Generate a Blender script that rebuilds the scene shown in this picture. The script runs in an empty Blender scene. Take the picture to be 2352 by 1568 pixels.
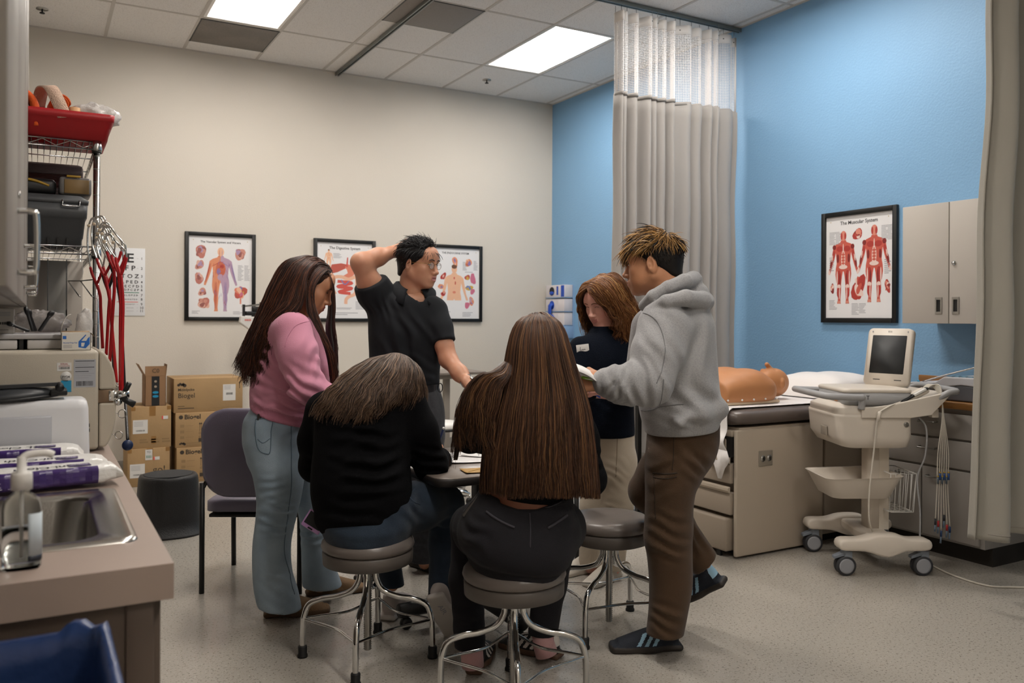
import bpy, bmesh, math, random
import numpy as np
from mathutils import Vector, Matrix
random.seed(7)
RNG = np.random.default_rng(11)
SC = bpy.context.scene
COL = SC.collection
PI = math.pi

# ---------------------------------------------------------------- camera model (image taken as 2352 x 1568)
CF, CYAW, CROLL, CPOS, CSH = 1942.8, .5122, .005, np.array([-4.8414, -7.7419, 1.30]), 53.0
_cy, _sy = math.cos(CYAW), math.sin(CYAW)
FW = np.array([_sy, _cy, 0.0])
_r, _u = np.array([_cy, -_sy, 0.0]), np.array([0, 0, 1.0])
RT = _r * math.cos(CROLL) + _u * math.sin(CROLL)
UPV = -_r * math.sin(CROLL) + _u * math.cos(CROLL)
UPZ = np.array([0, 0, 1.0])

def _ray(px, py):
    return FW + RT * (px - 1176) / CF + UPV * (784 - CSH - py) / CF
def at(px, py, d):            # the point seen at a pixel at depth d
    return CPOS + _ray(px, py) * d
def onz(px, py, z=0.0):
    v = _ray(px, py); return CPOS + v * ((z - CPOS[2]) / v[2])
def onx(px, py, x):
    v = _ray(px, py); return CPOS + v * ((x - CPOS[0]) / v[0])
def ony(px, py, y):
    v = _ray(px, py); return CPOS + v * ((y - CPOS[1]) / v[1])

def nrm(v):
    v = np.asarray(v, float); return v / (np.linalg.norm(v) + 1e-12)
def rotz(a):
    c, s = math.cos(a), math.sin(a); return np.array([[c, -s, 0], [s, c, 0], [0, 0, 1.0]])
def rotx(a):
    c, s = math.cos(a), math.sin(a); return np.array([[1.0, 0, 0], [0, c, -s], [0, s, c]])
def roty(a):
    c, s = math.cos(a), math.sin(a); return np.array([[c, 0, s], [0, 1.0, 0], [-s, 0, c]])
def frame(x, z):              # columns x, y, z from an x direction and a rough z
    x = nrm(x); y = nrm(np.cross(z, x)); return np.stack([x, y, np.cross(x, y)], 1)

# ---------------------------------------------------------------- materials
MATS = {}
def lin(c):
    if isinstance(c, str):
        c = [int(c[i:i + 2], 16) / 255 for i in (0, 2, 4)]
    return tuple(x / 12.92 if x <= .04045 else ((x + .055) / 1.055) ** 2.4 for x in c)
def mat(name, col, rough=.5, metal=0.0, bump=None, var=None, spec=.5, trans=0, ior=1.45, emit=0, sheen=0, coat=0,
        alpha=1, aniso=0, stretch=(1, 1, 1), sss=0, col2=None, speck=None):
    """bump=(scale,strength,detail) noise bump; var=(scale,amount) mottled colour; speck=(scale,threshold,colour)"""
    if name in MATS: return MATS[name]
    m = bpy.data.materials.new(name); m.use_nodes = True; nt = m.node_tree; N = nt.nodes; L = nt.links
    b = N['Principled BSDF']; c = lin(col) + (1,)
    b.inputs['Base Color'].default_value = c
    b.inputs['Roughness'].default_value = rough; b.inputs['Metallic'].default_value = metal
    b.inputs['Specular IOR Level'].default_value = spec; b.inputs['IOR'].default_value = ior
    b.inputs['Transmission Weight'].default_value = trans; b.inputs['Alpha'].default_value = alpha
    b.inputs['Sheen Weight'].default_value = sheen; b.inputs['Coat Weight'].default_value = coat
    b.inputs['Anisotropic'].default_value = aniso
    if sss:
        b.inputs['Subsurface Weight'].default_value = sss; b.inputs['Subsurface Radius'].default_value = (.012, .005, .003)
        b.inputs['Subsurface Scale'].default_value = 1.0
    if emit:
        b.inputs['Emission Color'].default_value = c; b.inputs['Emission Strength'].default_value = emit
    def coords():
        tc = N.new('ShaderNodeTexCoord'); mp = N.new('ShaderNodeMapping'); mp.inputs['Scale'].default_value = stretch
        L.new(tc.outputs['Object'], mp.inputs['Vector']); return mp.outputs['Vector']
    vec = coords() if (bump or var or speck) else None
    src = None
    if var:
        n = N.new('ShaderNodeTexNoise'); n.inputs['Scale'].default_value = var[0]; n.inputs['Detail'].default_value = 5
        L.new(vec, n.inputs['Vector'])
        mx = N.new('ShaderNodeMix'); mx.data_type = 'RGBA'
        c2 = lin(col2) + (1,) if col2 else tuple(x * (1 - var[1]) for x in c[:3]) + (1,)
        mr = N.new('ShaderNodeMapRange'); mr.inputs[1].default_value = .35; mr.inputs[2].default_value = .65
        L.new(n.outputs['Fac'], mr.inputs[0]); L.new(mr.outputs[0], mx.inputs[0])
        mx.inputs[6].default_value = c; mx.inputs[7].default_value = c2
        src = mx.outputs[2]
    if speck:
        for sc_, th, cc in (speck if isinstance(speck, list) else [speck]):
            n = N.new('ShaderNodeTexNoise'); n.inputs['Scale'].default_value = sc_; n.inputs['Detail'].default_value = 2
            L.new(vec, n.inputs['Vector'])
            gt = N.new('ShaderNodeMapRange'); gt.inputs[1].default_value = th; gt.inputs[2].default_value = th + .05
            L.new(n.outputs['Fac'], gt.inputs[0])
            mx = N.new('ShaderNodeMix'); mx.data_type = 'RGBA'; L.new(gt.outputs[0], mx.inputs[0])
            if src: L.new(src, mx.inputs[6])
            else: mx.inputs[6].default_value = c
            mx.inputs[7].default_value = lin(cc) + (1,); src = mx.outputs[2]
    if src: L.new(src, b.inputs['Base Color'])
    if bump:
        n = N.new('ShaderNodeTexNoise'); n.inputs['Scale'].default_value = bump[0]
        n.inputs['Detail'].default_value = bump[2] if len(bump) > 2 else 4
        L.new(vec, n.inputs['Vector'])
        bp = N.new('ShaderNodeBump'); bp.inputs['Strength'].default_value = bump[1]; bp.inputs['Distance'].default_value = .01
        L.new(n.outputs['Fac'], bp.inputs['Height']); L.new(bp.outputs['Normal'], b.inputs['Normal'])
    MATS[name] = m
    return m

# ---------------------------------------------------------------- things and parts
ROOT = {}
def thing(name, label, cat, loc=(0, 0, 0), rz=0.0, group=None):
    o = bpy.data.objects.new(name, None); COL.objects.link(o); o.empty_display_size = .1
    o.location = [float(x) for x in loc]; o.rotation_euler = (0, 0, rz)
    o['label'] = label; o['category'] = cat
    if group: o['group'] = group
    ROOT[o.name] = (rotz(rz), np.array(loc, float))
    return o
def tag(o, label, cat, group=None, kind=None):
    if label: o['label'] = label
    if cat: o['category'] = cat
    if group: o['group'] = group
    if kind: o['kind'] = kind
    return o
def struct(o):
    o['kind'] = 'structure'; return o
def dup(root, loc, rz=0.0, label=None, group=None):
    r = root.copy(); COL.objects.link(r); r.location = [float(x) for x in loc]; r.rotation_euler = (0, 0, rz)
    if label: r['label'] = label
    if group: r['group'] = group
    for ch in list(root.children):
        c = ch.copy(); COL.objects.link(c); c.parent = r
        for g in list(ch.children):
            d = g.copy(); COL.objects.link(d); d.parent = c
    return r

# ---------------------------------------------------------------- mesh builder
class MB:
    def __init__(s): s.v = []; s.f = []; s.m = []; s.s = []; s.mats = []; s.n = 0
    def mi(s, m):
        if m not in s.mats: s.mats.append(m)
        return s.mats.index(m)
    def add(s, V, F, m, smooth=False):
        V = np.asarray(V, float).reshape(-1, 3); k = s.mi(m)
        for f in F:
            s.f.append([int(i) + s.n for i in f]); s.m.append(k); s.s.append(smooth)
        s.v.append(V); s.n += len(V)
    def quad(s, a, b, c, d, m): s.add([a, b, c, d], [(0, 1, 2, 3)], m)
    def box(s, c, size, m, R=None, bev=0.0, seg=2):
        c = np.asarray(c, float); h = np.asarray(size, float) / 2
        if bev <= 0:
            P = np.array([[x, y, z] for x in (-1, 1) for y in (-1, 1) for z in (-1, 1)], float) * h
            F = [(0, 1, 3, 2), (4, 6, 7, 5), (0, 4, 5, 1), (2, 3, 7, 6), (0, 2, 6, 4), (1, 5, 7, 3)]
        else:
            bm = bmesh.new(); bmesh.ops.create_cube(bm, size=1.0)
            for v in bm.verts: v.co = Vector((v.co.x * 2 * h[0], v.co.y * 2 * h[1], v.co.z * 2 * h[2]))
            bmesh.ops.bevel(bm, geom=bm.edges[:], offset=min(bev, .49 * 2 * h.min()), segments=seg, profile=.5, affect='EDGES')
            bm.verts.ensure_lookup_table(); bm.verts.index_update()
            P = np.array([v.co[:] for v in bm.verts]); F = [[v.index for v in f.verts] for f in bm.faces]; bm.free()
        if R is not None: P = P @ np.asarray(R).T
        s.add(P + c, F, m, bev > 0)
    def bx(s, x0, x1, y0, y1, z0, z1, m, bev=0.0, seg=2):
        s.box(((x0 + x1) / 2, (y0 + y1) / 2, (z0 + z1) / 2), (abs(x1 - x0), abs(y1 - y0), abs(z1 - z0)), m, None, bev, seg)
    def tube(s, pts, r, m, n=10, closed=False, caps=True, flat=None):
        P = np.asarray(pts, float); K = len(P); r = np.full(K, r, float) if np.isscalar(r) else np.asarray(r, float)
        if closed: T = np.roll(P, -1, 0) - np.roll(P, 1, 0)
        else: T = np.gradient(P, axis=0)
        T /= np.linalg.norm(T, axis=1)[:, None] + 1e-12
        a = np.array([0, 0, 1.0]) if abs(T[0][2]) < .9 else np.array([1.0, 0, 0])
        X = nrm(np.cross(T[0], a)); V = []
        th = np.linspace(0, 2 * PI, n, endpoint=False)
        for i in range(K):
            X = nrm(X - T[i] * (X @ T[i])); Y = np.cross(T[i], X)
            V.append(P[i] + r[i] * (np.cos(th)[:, None] * X + np.sin(th)[:, None] * Y * (flat or 1)))
        V = np.concatenate(V); F = []
        for i in range(K if closed else K - 1):
            a0, b0 = i * n, ((i + 1) % K) * n
            for j in range(n): F.append((a0 + j, a0 + (j + 1) % n, b0 + (j + 1) % n, b0 + j))
        if caps and not closed:
            F.append(list(range(n))[::-1]); F.append([(K - 1) * n + j for j in range(n)])
        s.add(V, F, m, True)
    def cyl(s, a, b, r, m, n=24, r2=None): s.tube([a, b], [r, r if r2 is None else r2], m, n)
    def lathe(s, prof, c, m, n=32, R=None, sx=1, sy=1):
        pr = np.asarray(prof, float); th = np.linspace(0, 2 * PI, n, endpoint=False)
        V = np.concatenate([np.stack([sx * p[0] * np.cos(th), sy * p[0] * np.sin(th), np.full(n, p[1])], 1) for p in pr]); F = []
        for i in range(len(pr) - 1):
            for j in range(n): F.append((i * n + j, i * n + (j + 1) % n, (i + 1) * n + (j + 1) % n, (i + 1) * n + j))
        if pr[0][0] > 1e-6: F.append(list(range(n))[::-1])
        if pr[-1][0] > 1e-6: F.append([(len(pr) - 1) * n + j for j in range(n)])
        if R is not None: V = V @ np.asarray(R).T
        s.add(V + np.asarray(c, float), F, m, True)
    def prism(s, poly, o, X, Y, h, m, smooth=False):
        """polygon (2-D) in the frame o + x X + y Y, pushed by h along X x Y"""
        P = np.asarray(poly, float); o = np.asarray(o, float); X = np.asarray(X, float); Y = np.asarray(Y, float); n = len(P)
        Z = nrm(np.cross(X, Y)) * h
        A = o + P[:, :1] * X + P[:, 1:] * Y
        if h == 0: s.add(A, [list(range(n))], m); return
        s.add(np.concatenate([A, A + Z]), [list(range(n))[::-1], [n + i for i in range(n)]] +
              [(i, (i + 1) % n, n + (i + 1) % n, n + i) for i in range(n)], m, smooth)
    def grid(s, P, m, closed_u=False, smooth=True, flip=False):
        P = np.asarray(P, float); a, b = P.shape[:2]; F = []
        for i in range(a if closed_u else a - 1):
            i2 = (i + 1) % a
            for j in range(b - 1):
                q = (i * b + j, i2 * b + j, i2 * b + j + 1, i * b + j + 1); F.append(q[::-1] if flip else q)
        s.add(P.reshape(-1, 3), F, m, smooth)
    def ball(s, c, r, m, n=16, R=None):
        r = (r, r, r) if np.isscalar(r) else r; a = np.linspace(0, PI, n // 2 + 1)
        th = np.linspace(0, 2 * PI, n, endpoint=False)
        P = np.array([[[math.sin(t) * math.cos(p) * r[0], math.sin(t) * math.sin(p) * r[1], math.cos(t) * r[2]] for t in a] for p in th])
        if R is not None: P = P @ np.asarray(R).T
        s.grid(P + np.asarray(c, float), m, True, True, True)
    def text(s, txt, size, o, X, Y, m, align='CENTER', bold=0.0, xs=1.0):
        V, F = text_geo(txt, align, bold)
        if not len(V): return
        o = np.asarray(o, float); X = np.asarray(X, float); Y = np.asarray(Y, float)
        s.add(o + V[:, :1] * size * xs * X + V[:, 1:2] * size * Y, F, m)
    def build(s, name, parent=None, label=None, cat=None, group=None, bevel=0, subd=0, solid=0, smooth_angle=None, kind=None):
        V = np.concatenate(s.v) if s.v else np.zeros((0, 3))
        root = parent
        while root is not None and root.parent is not None: root = root.parent
        if root is not None and root.name in ROOT:
            R, t = ROOT[root.name]; V = (V - t) @ R
        me = bpy.data.meshes.new(name); me.from_pydata(V.tolist(), [], s.f)
        for m in s.mats: me.materials.append(m)
        me.polygons.foreach_set('material_index', s.m); me.polygons.foreach_set('use_smooth', s.s); me.update()
        o = bpy.data.objects.new(name, me); COL.objects.link(o)
        if parent is not None: o.parent = parent
        if solid:
            md = o.modifiers.new('solid', 'SOLIDIFY'); md.thickness = solid; md.offset = 0
        if bevel:
            md = o.modifiers.new('bevel', 'BEVEL'); md.width = bevel; md.segments = 2; md.limit_method = 'ANGLE'; md.angle_limit = .6
        if subd:
            md = o.modifiers.new('sub', 'SUBSURF'); md.levels = md.render_levels = subd
        tag(o, label, cat, group, kind)
        return o

_TX = {}
def text_geo(txt, align, bold):
    key = (txt, align, bold)
    if key in _TX: return _TX[key]
    cu = bpy.data.curves.new('t', 'FONT'); cu.body = txt; cu.align_x = align; cu.align_y = 'CENTER'; cu.offset = bold
    cu.resolution_u = 2; cu.size = 1.0
    ob = bpy.data.objects.new('t', cu); COL.objects.link(ob)
    me = ob.to_mesh(); V = np.array([v.co[:] for v in me.vertices]).reshape(-1, 3); F = [list(p.vertices) for p in me.polygons]
    ob.to_mesh_clear(); bpy.data.objects.remove(ob); bpy.data.curves.remove(cu)
    _TX[key] = (V, F); return _TX[key]

def bez(pts, n=8, closed=False):
    """smooth Catmull-Rom polyline through points"""
    P = np.asarray(pts, float); K = len(P); out = []
    if K < 3 and not closed: return P
    for i in range(K if closed else K - 1):
        p0, p1, p2, p3 = (P[(i - 1) % K], P[i], P[(i + 1) % K], P[(i + 2) % K]) if closed else \
            (P[max(i - 1, 0)], P[i], P[i + 1], P[min(i + 2, K - 1)])
        for t in np.linspace(0, 1, n, endpoint=False):
            out.append(.5 * (2 * p1 + (p2 - p0) * t + (2 * p0 - 5 * p1 + 4 * p2 - p3) * t * t + (3 * p1 - p0 - 3 * p2 + p3) * t ** 3))
    if not closed: out.append(P[-1])
    return np.array(out)
def rrect(w, h, r, n=5):
    out = []
    for cx, cy, a0 in ((w / 2 - r, h / 2 - r, 0), (-w / 2 + r, h / 2 - r, PI / 2), (-w / 2 + r, -h / 2 + r, PI), (w / 2 - r, -h / 2 + r, 1.5 * PI)):
        for a in np.linspace(a0, a0 + PI / 2, n): out.append((cx + r * math.cos(a), cy + r * math.sin(a)))
    return out
def loftring(mb, rings, m, cap0=True, cap1=True, smooth=True):
    R = np.asarray(rings, float); k, n = R.shape[:2]; F = []
    for i in range(k - 1):
        for j in range(n): F.append((i * n + j, i * n + (j + 1) % n, (i + 1) * n + (j + 1) % n, (i + 1) * n + j))
    if cap0: F.append(list(range(n))[::-1])
    if cap1: F.append([(k - 1) * n + j for j in range(n)])
    mb.add(R.reshape(-1, 3), F, m, smooth)

# ---------------------------------------------------------------- distance fields for bodies and cloth
def vnoise(P, seed=0):
    """cheap smooth noise from summed sines (vectorised), about -1..1"""
    r = np.random.default_rng(seed); out = 0
    for k in range(5):
        a = r.normal(size=3); a /= np.linalg.norm(a); out = out + np.sin(P @ (a * (1 + .45 * k)).astype(P.dtype) * 2 + r.uniform(0, 6.28))
    return out / 3.2

class Field:
    def __init__(s, lo, hi, h):
        s.lo = np.asarray(lo, float); s.h = h; s.n = np.ceil((np.asarray(hi, float) - s.lo) / h).astype(int) + 1
        s.D = np.full(s.n, 1.0, np.float32)
    def sub(s, lo, hi):
        i0 = np.clip(np.floor((np.asarray(lo) - s.lo) / s.h).astype(int), 0, s.n); i1 = np.clip(np.ceil((np.asarray(hi) - s.lo) / s.h).astype(int) + 1, 0, s.n)
        if (i1 <= i0).any(): return None, None
        ax = [(s.lo[k] + s.h * np.arange(i0[k], i1[k])).astype(np.float32) for k in range(3)]
        P = np.stack(np.meshgrid(*ax, indexing='ij'), -1)
        return (slice(i0[0], i1[0]), slice(i0[1], i1[1]), slice(i0[2], i1[2])), P
    def op(s, fn, lo, hi, k=.02, mode='u'):
        pad = k + 3 * s.h
        sl, P = s.sub(np.asarray(lo) - pad, np.asarray(hi) + pad)
        if sl is None: return
        v = fn(P).astype(np.float32); d = s.D[sl]
        if mode == 'u':
            h = np.maximum(k - np.abs(d - v), 0) / k; s.D[sl] = np.minimum(d, v) - h * h * k * .25
        else:
            v = -v; h = np.maximum(k - np.abs(d - v), 0) / k; s.D[sl] = np.maximum(d, v) + h * h * k * .25
    def cone(s, a, b, ra, rb, k=.02, mode='u', flat=None):
        a = np.asarray(a, np.float32); b = np.asarray(b, np.float32); ab = b - a; L2 = float(ab @ ab) + 1e-9
        def fn(P):
            q = P - a; t = np.clip(q @ ab / L2, 0, 1)[..., None]; w = q - t * ab
            if flat is not None:
                nv = nrm(flat[0]).astype(np.float32); w = w + nv * ((w @ nv) * (1 / flat[1] - 1))[..., None]
            return np.sqrt((w * w).sum(-1)) - (ra + (rb - ra) * t[..., 0])
        R = max(ra, rb); s.op(fn, np.minimum(a, b) - R, np.maximum(a, b) + R, k, mode)
    def chain(s, pts, rs, k=.02, flat=None):
        for i in range(len(pts) - 1): s.cone(pts[i], pts[i + 1], rs[i], rs[i + 1], k, 'u', flat)
    def ell(s, c, r, R=None, k=.02, mode='u'):
        c = np.asarray(c, np.float32); r = np.asarray(r, np.float32); Rm = np.eye(3, dtype=np.float32) if R is None else np.asarray(R, np.float32)
        def fn(P):
            q = (P - c) @ Rm; k0 = np.sqrt(((q / r) ** 2).sum(-1)); k1 = np.sqrt(((q / (r * r)) ** 2).sum(-1)) + 1e-6
            return k0 * (k0 - 1) / k1
        m = float(r.max()); s.op(fn, c - m, c + m, k, mode)
    def box(s, c, half, R=None, rad=.01, k=.01, mode='u'):
        c = np.asarray(c, np.float32); hf = np.asarray(half, np.float32) - rad; Rm = np.eye(3, dtype=np.float32) if R is None else np.asarray(R, np.float32)
        def fn(P):
            q = np.abs((P - c) @ Rm) - hf
            return np.sqrt((np.maximum(q, 0) ** 2).sum(-1)) + np.minimum(q.max(-1), 0) - rad
        m = float(np.linalg.norm(half)); s.op(fn, c - m, c + m, k, mode)
    def loft(s, st, k=.03, pw=2.0):
        """st: list of (centre, right, a, front, b); elliptical sections blended along the axis"""
        C = [np.asarray(x[0], np.float32) for x in st]
        A0 = (C[-1] - C[0]); A0 = A0 / np.linalg.norm(A0)
        tab = bez([np.concatenate([x[0], x[1], [x[2]], x[3], [x[4]]]) for x in st], 12) if len(st) > 2 else np.array([np.concatenate([x[0], x[1], [x[2]], x[3], [x[4]]]) for x in st])
        H = (tab[:, :3] - C[0]) @ A0; o = np.argsort(H); H = H[o]; tab = tab[o]
        def fn(P):
            hgt = (P - C[0]) @ A0.astype(np.float32); hc = np.clip(hgt, H[0], H[-1]); I = [np.interp(hc, H, tab[:, c]).astype(np.float32) for c in range(11)]
            over = hgt - hc; q = P - np.stack(I[:3], -1) - over[..., None] * A0.astype(np.float32)
            u = q[..., 0] * I[3] + q[..., 1] * I[4] + q[..., 2] * I[5]; v = q[..., 0] * I[7] + q[..., 1] * I[8] + q[..., 2] * I[9]; ra, rb = I[6], I[10]; rc = np.minimum(ra, rb) * .6
            if pw == 2.0: k0 = np.sqrt((u / ra) ** 2 + (v / rb) ** 2 + (over / rc) ** 2)
            else: k0 = (np.abs(u / ra) ** pw + np.abs(v / rb) ** pw + np.abs(over / rc) ** pw) ** (1 / pw)
            k1 = np.sqrt((u / ra ** 2) ** 2 + (v / rb ** 2) ** 2 + (over / rc ** 2) ** 2) + 1e-5
            return (k0 - 1) * np.minimum(k0 / k1, np.maximum(ra, rb))
        M = max(max(x[2], x[4]) for x in st); A = np.array(C)
        s.op(fn, A.min(0) - M, A.max(0) + M, k)
    def cut(s, p, n, k=.006):
        """remove everything on the side the normal points to"""
        n = nrm(n).astype(np.float32); p = np.asarray(p, np.float32)
        sl, P = s.sub(s.lo, s.lo + s.h * s.n)
        v = (P - p) @ n; d = s.D; h = np.maximum(k - np.abs(d - v), 0) / k; s.D = np.maximum(d, v) + h * h * k * .25
    def cutball(s, p, n, R, k=.006):
        """like cut, but only within R of p"""
        n = nrm(n).astype(np.float32); p = np.asarray(p, np.float32)
        sl, P = s.sub(p - R, p + R)
        if sl is None: return
        q = P - p; v = np.minimum(q @ n, R - np.sqrt((q * q).sum(-1))); d = s.D[sl]
        h = np.maximum(k - np.abs(d - v), 0) / k; s.D[sl] = np.maximum(d, v) + h * h * k * .25
    def wrinkle(s, fn):
        """add fn(P) to the distance near the surface only"""
        idx = np.argwhere(np.abs(s.D) < .05)
        P = (s.lo + s.h * idx).astype(np.float32)
        s.D[tuple(idx.T)] += fn(P).astype(np.float32)
    def folds(s, c, R, dirn, wl, amp, seed=0, wob=.35):
        """cloth folds: ridges across dirn within R of c"""
        c = np.asarray(c, np.float32); dn = nrm(dirn).astype(np.float32)
        sl, P = s.sub(c - R, c + R)
        if sl is None: return
        q = P - c; m = np.clip(1 - (q * q).sum(-1) / (R * R), 0, 1); m = m * m
        w = vnoise(q / (wl * 2.2), seed)
        ph = (q @ dn) / wl * 2 * PI + w * 6.28 * wob
        s.D[sl] += (amp * 1.6 * m * np.sin(ph) * (0.65 + .35 * vnoise(q / (wl * 3.1), seed + 5))).astype(np.float32)
    def twin(s):
        f = Field.__new__(Field); f.lo, f.h, f.n = s.lo, s.h, s.n; f.D = np.full(s.n, 1.0, np.float32); return f
    def join(s, o, k=.02):
        h = np.maximum(k - np.abs(s.D - o.D), 0) / k; s.D = np.minimum(s.D, o.D) - h * h * k * .25
    def mesh(s):
        """naive surface nets"""
        D = s.D; neg = D < 0
        c = [neg[i:neg.shape[0] - 1 + i, j:neg.shape[1] - 1 + j, k:neg.shape[2] - 1 + k] for i in (0, 1) for j in (0, 1) for k in (0, 1)]
        sm = sum(x.astype(np.int8) for x in c); cells = np.argwhere((sm > 0) & (sm < 8))
        idx = np.full(sm.shape, -1, np.int64); idx[tuple(cells.T)] = np.arange(len(cells))
        acc = np.zeros((len(cells), 3)); cnt = np.zeros(len(cells))
        cor = [(i, j, k) for i in (0, 1) for j in (0, 1) for k in (0, 1)]
        val = {q: D[cells[:, 0] + q[0], cells[:, 1] + q[1], cells[:, 2] + q[2]] for q in cor}
        for a in cor:
            for ax in range(3):
                if a[ax]: continue
                b = list(a); b[ax] = 1; b = tuple(b)
                va, vb = val[a], val[b]; m = (va < 0) != (vb < 0)
                t = np.where(m, va / (va - vb + 1e-12), 0)
                p = np.tile(np.array(a, float), (len(cells), 1)); p[:, ax] = t
                acc[m] += p[m]; cnt[m] += 1
        V = s.lo + s.h * (cells + acc / cnt[:, None])
        F = []
        for ax in range(3):
            o1, o2 = [(1, 2), (2, 0), (0, 1)][ax]
            sa = [slice(None)] * 3; sb = [slice(None)] * 3; sa[ax] = slice(0, -1); sb[ax] = slice(1, None)
            ch = neg[tuple(sa)] != neg[tuple(sb)]; e = np.argwhere(ch)
            e = e[(e[:, o1] > 0) & (e[:, o2] > 0) & (e[:, o1] < sm.shape[o1]) & (e[:, o2] < sm.shape[o2])]
            def cell(d1, d2):
                q = e.copy(); q[:, o1] -= d1; q[:, o2] -= d2; return idx[tuple(q.T)]
            Q = np.stack([cell(1, 1), cell(0, 1), cell(0, 0), cell(1, 0)], 1)
            inside = neg[tuple(e.T)]; Q[~inside] = Q[~inside][:, ::-1]
            F.append(Q)
        F = np.concatenate(F)
        return V, F[(F >= 0).all(1)]

def fast_object(name, V, F, mats, parent=None, fm=None, label=None):
    root = parent
    while root is not None and root.parent is not None: root = root.parent
    if root is not None and root.name in ROOT:
        R, t = ROOT[root.name]; V = (V - t) @ R
    me = bpy.data.meshes.new(name); n = len(F); k = F.shape[1]
    me.vertices.add(len(V)); me.vertices.foreach_set('co', np.asarray(V, np.float32).ravel())
    me.loops.add(n * k); me.loops.foreach_set('vertex_index', F.astype(np.int32).ravel())
    me.polygons.add(n); me.polygons.foreach_set('loop_start', np.arange(0, n * k, k, dtype=np.int32))
    me.polygons.foreach_set('use_smooth', np.ones(n, bool))
    for m in mats: me.materials.append(m)
    if fm is not None: me.polygons.foreach_set('material_index', fm.astype(np.int32))
    me.update(calc_edges=True); me.validate()
    o = bpy.data.objects.new(name, me); COL.objects.link(o)
    if parent is not None: o.parent = parent
    if label: o['label'] = label
    return o
def merge(parts):
    Vs, Fs, n = [], [], 0
    for V, F in parts: Vs.append(V); Fs.append(F + n); n += len(V)
    return np.concatenate(Vs), np.concatenate(Fs)
EXPO = 0.0
# ================================================================= materials of the place
m_beige = mat('beige_paint', 'd2cbc0', .75, bump=(90, .12), stretch=(1, 1, 1))
m_blue = mat('blue_paint', '7ba5c9', .55, bump=(70, .22))
m_tile = mat('ceiling_tile', 'e9e5e1', .9, bump=(160, .5), speck=(190, .62, 'a9a29b'))
m_tbar = mat('ceiling_tbar', 'c2bcb5', .6)
m_floor = mat('vinyl_floor', 'a49e95', .27, spec=.5, bump=(9, .05), speck=[(95, .60, '7f7871'), (150, .66, '4d4843'), (120, .64, 'b9b3a9')], coat=.12)
m_base = mat('baseboard', '8b867e', .5)
m_white = mat('white_enamel', 'e4e2dd', .4)
m_black = mat('black_plastic', '111112', .45)
m_blackframe = mat('black_frame', '121212', .4)
m_chrome = mat('chrome', 'd6d6d4', .08, 1.0)
m_steel = mat('brushed_steel', 'a8a6a2', .28, 1.0, bump=(220, .03), stretch=(1, 8, 1))
m_zinc = mat('zinc_wire', 'b9b8b6', .22, 1.0)
m_paper = mat('white_paper', 'e9e8e6', .7)
m_print = mat('chart_paper', 'e6e5e6', .35)
m_ink = mat('black_ink', '18181a', .6)
m_gray_ink = mat('grey_ink', '9b9ba0', .7)
HC = 3.604; XL = -5.25; YF = -9.5
COLX = [0.0] + [-.09 - .6096 * k for k in range(9)] + [XL]
ROWY = [0.0, -.894] + [-.894 - 1.2245 * k for k in range(1, 8)]
ROWY = [y for y in ROWY if y > YF] + [YF]
LIGHTS = [(2, 1), (6, 1), (2, 3), (6, 3), (6, 5), (6, 7)]      # (column, row) cells that hold a lamp

# ================================================================= shell
mb = MB(); mb.bx(XL, 0, YF, 0, -.1, 0, m_floor); struct(mb.build('floor'))
mb = MB(); mb.bx(XL - .1, 0.1, 0, .12, 0, HC + .2, m_beige); struct(mb.build('wall_back'))
mb = MB(); mb.bx(0, .12, YF, 0, 0, HC + .2, m_blue); struct(mb.build('wall_right'))
mb = MB(); mb.bx(XL - .12, XL, YF, 0, 0, HC + .2, m_beige); struct(mb.build('wall_left'))
mb = MB(); mb.bx(XL, 0, YF - .12, YF, 0, HC + .2, m_beige); struct(mb.build('wall_front'))
mb = MB(); mb.bx(XL, -.005, -.012, 0, 0, .1, m_base, .003); struct(mb.build('baseboard_back'))
mb = MB(); mb.bx(-.012, 0, YF, -.012, 0, .1, m_base, .003); struct(mb.build('baseboard_right'))
mb = MB()
for i in range(len(COLX) - 1):
    for j in range(len(ROWY) - 1):
        if (i, j) in LIGHTS: continue
        mb.bx(COLX[i + 1] + .010, COLX[i] - .010, ROWY[j + 1] + .010, ROWY[j] - .010, HC, HC + .02, m_tile)
for x in COLX[1:-1]: mb.bx(x - .012, x + .012, YF, 0, HC - .004, HC + .03, m_tbar)
for y in ROWY[1:-1]: mb.bx(XL, 0, y - .012, y + .012, HC - .003, HC + .03, m_tbar)
mb.bx(-.022, 0, YF, 0, HC - .006, HC + .02, m_tbar); mb.bx(XL, 0, -.022, 0, HC - .006, HC + .02, m_tbar)
mb.bx(XL, 0, YF, 0, HC + .19, HC + .2, m_tile)
struct(mb.build('ceiling'))

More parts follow.
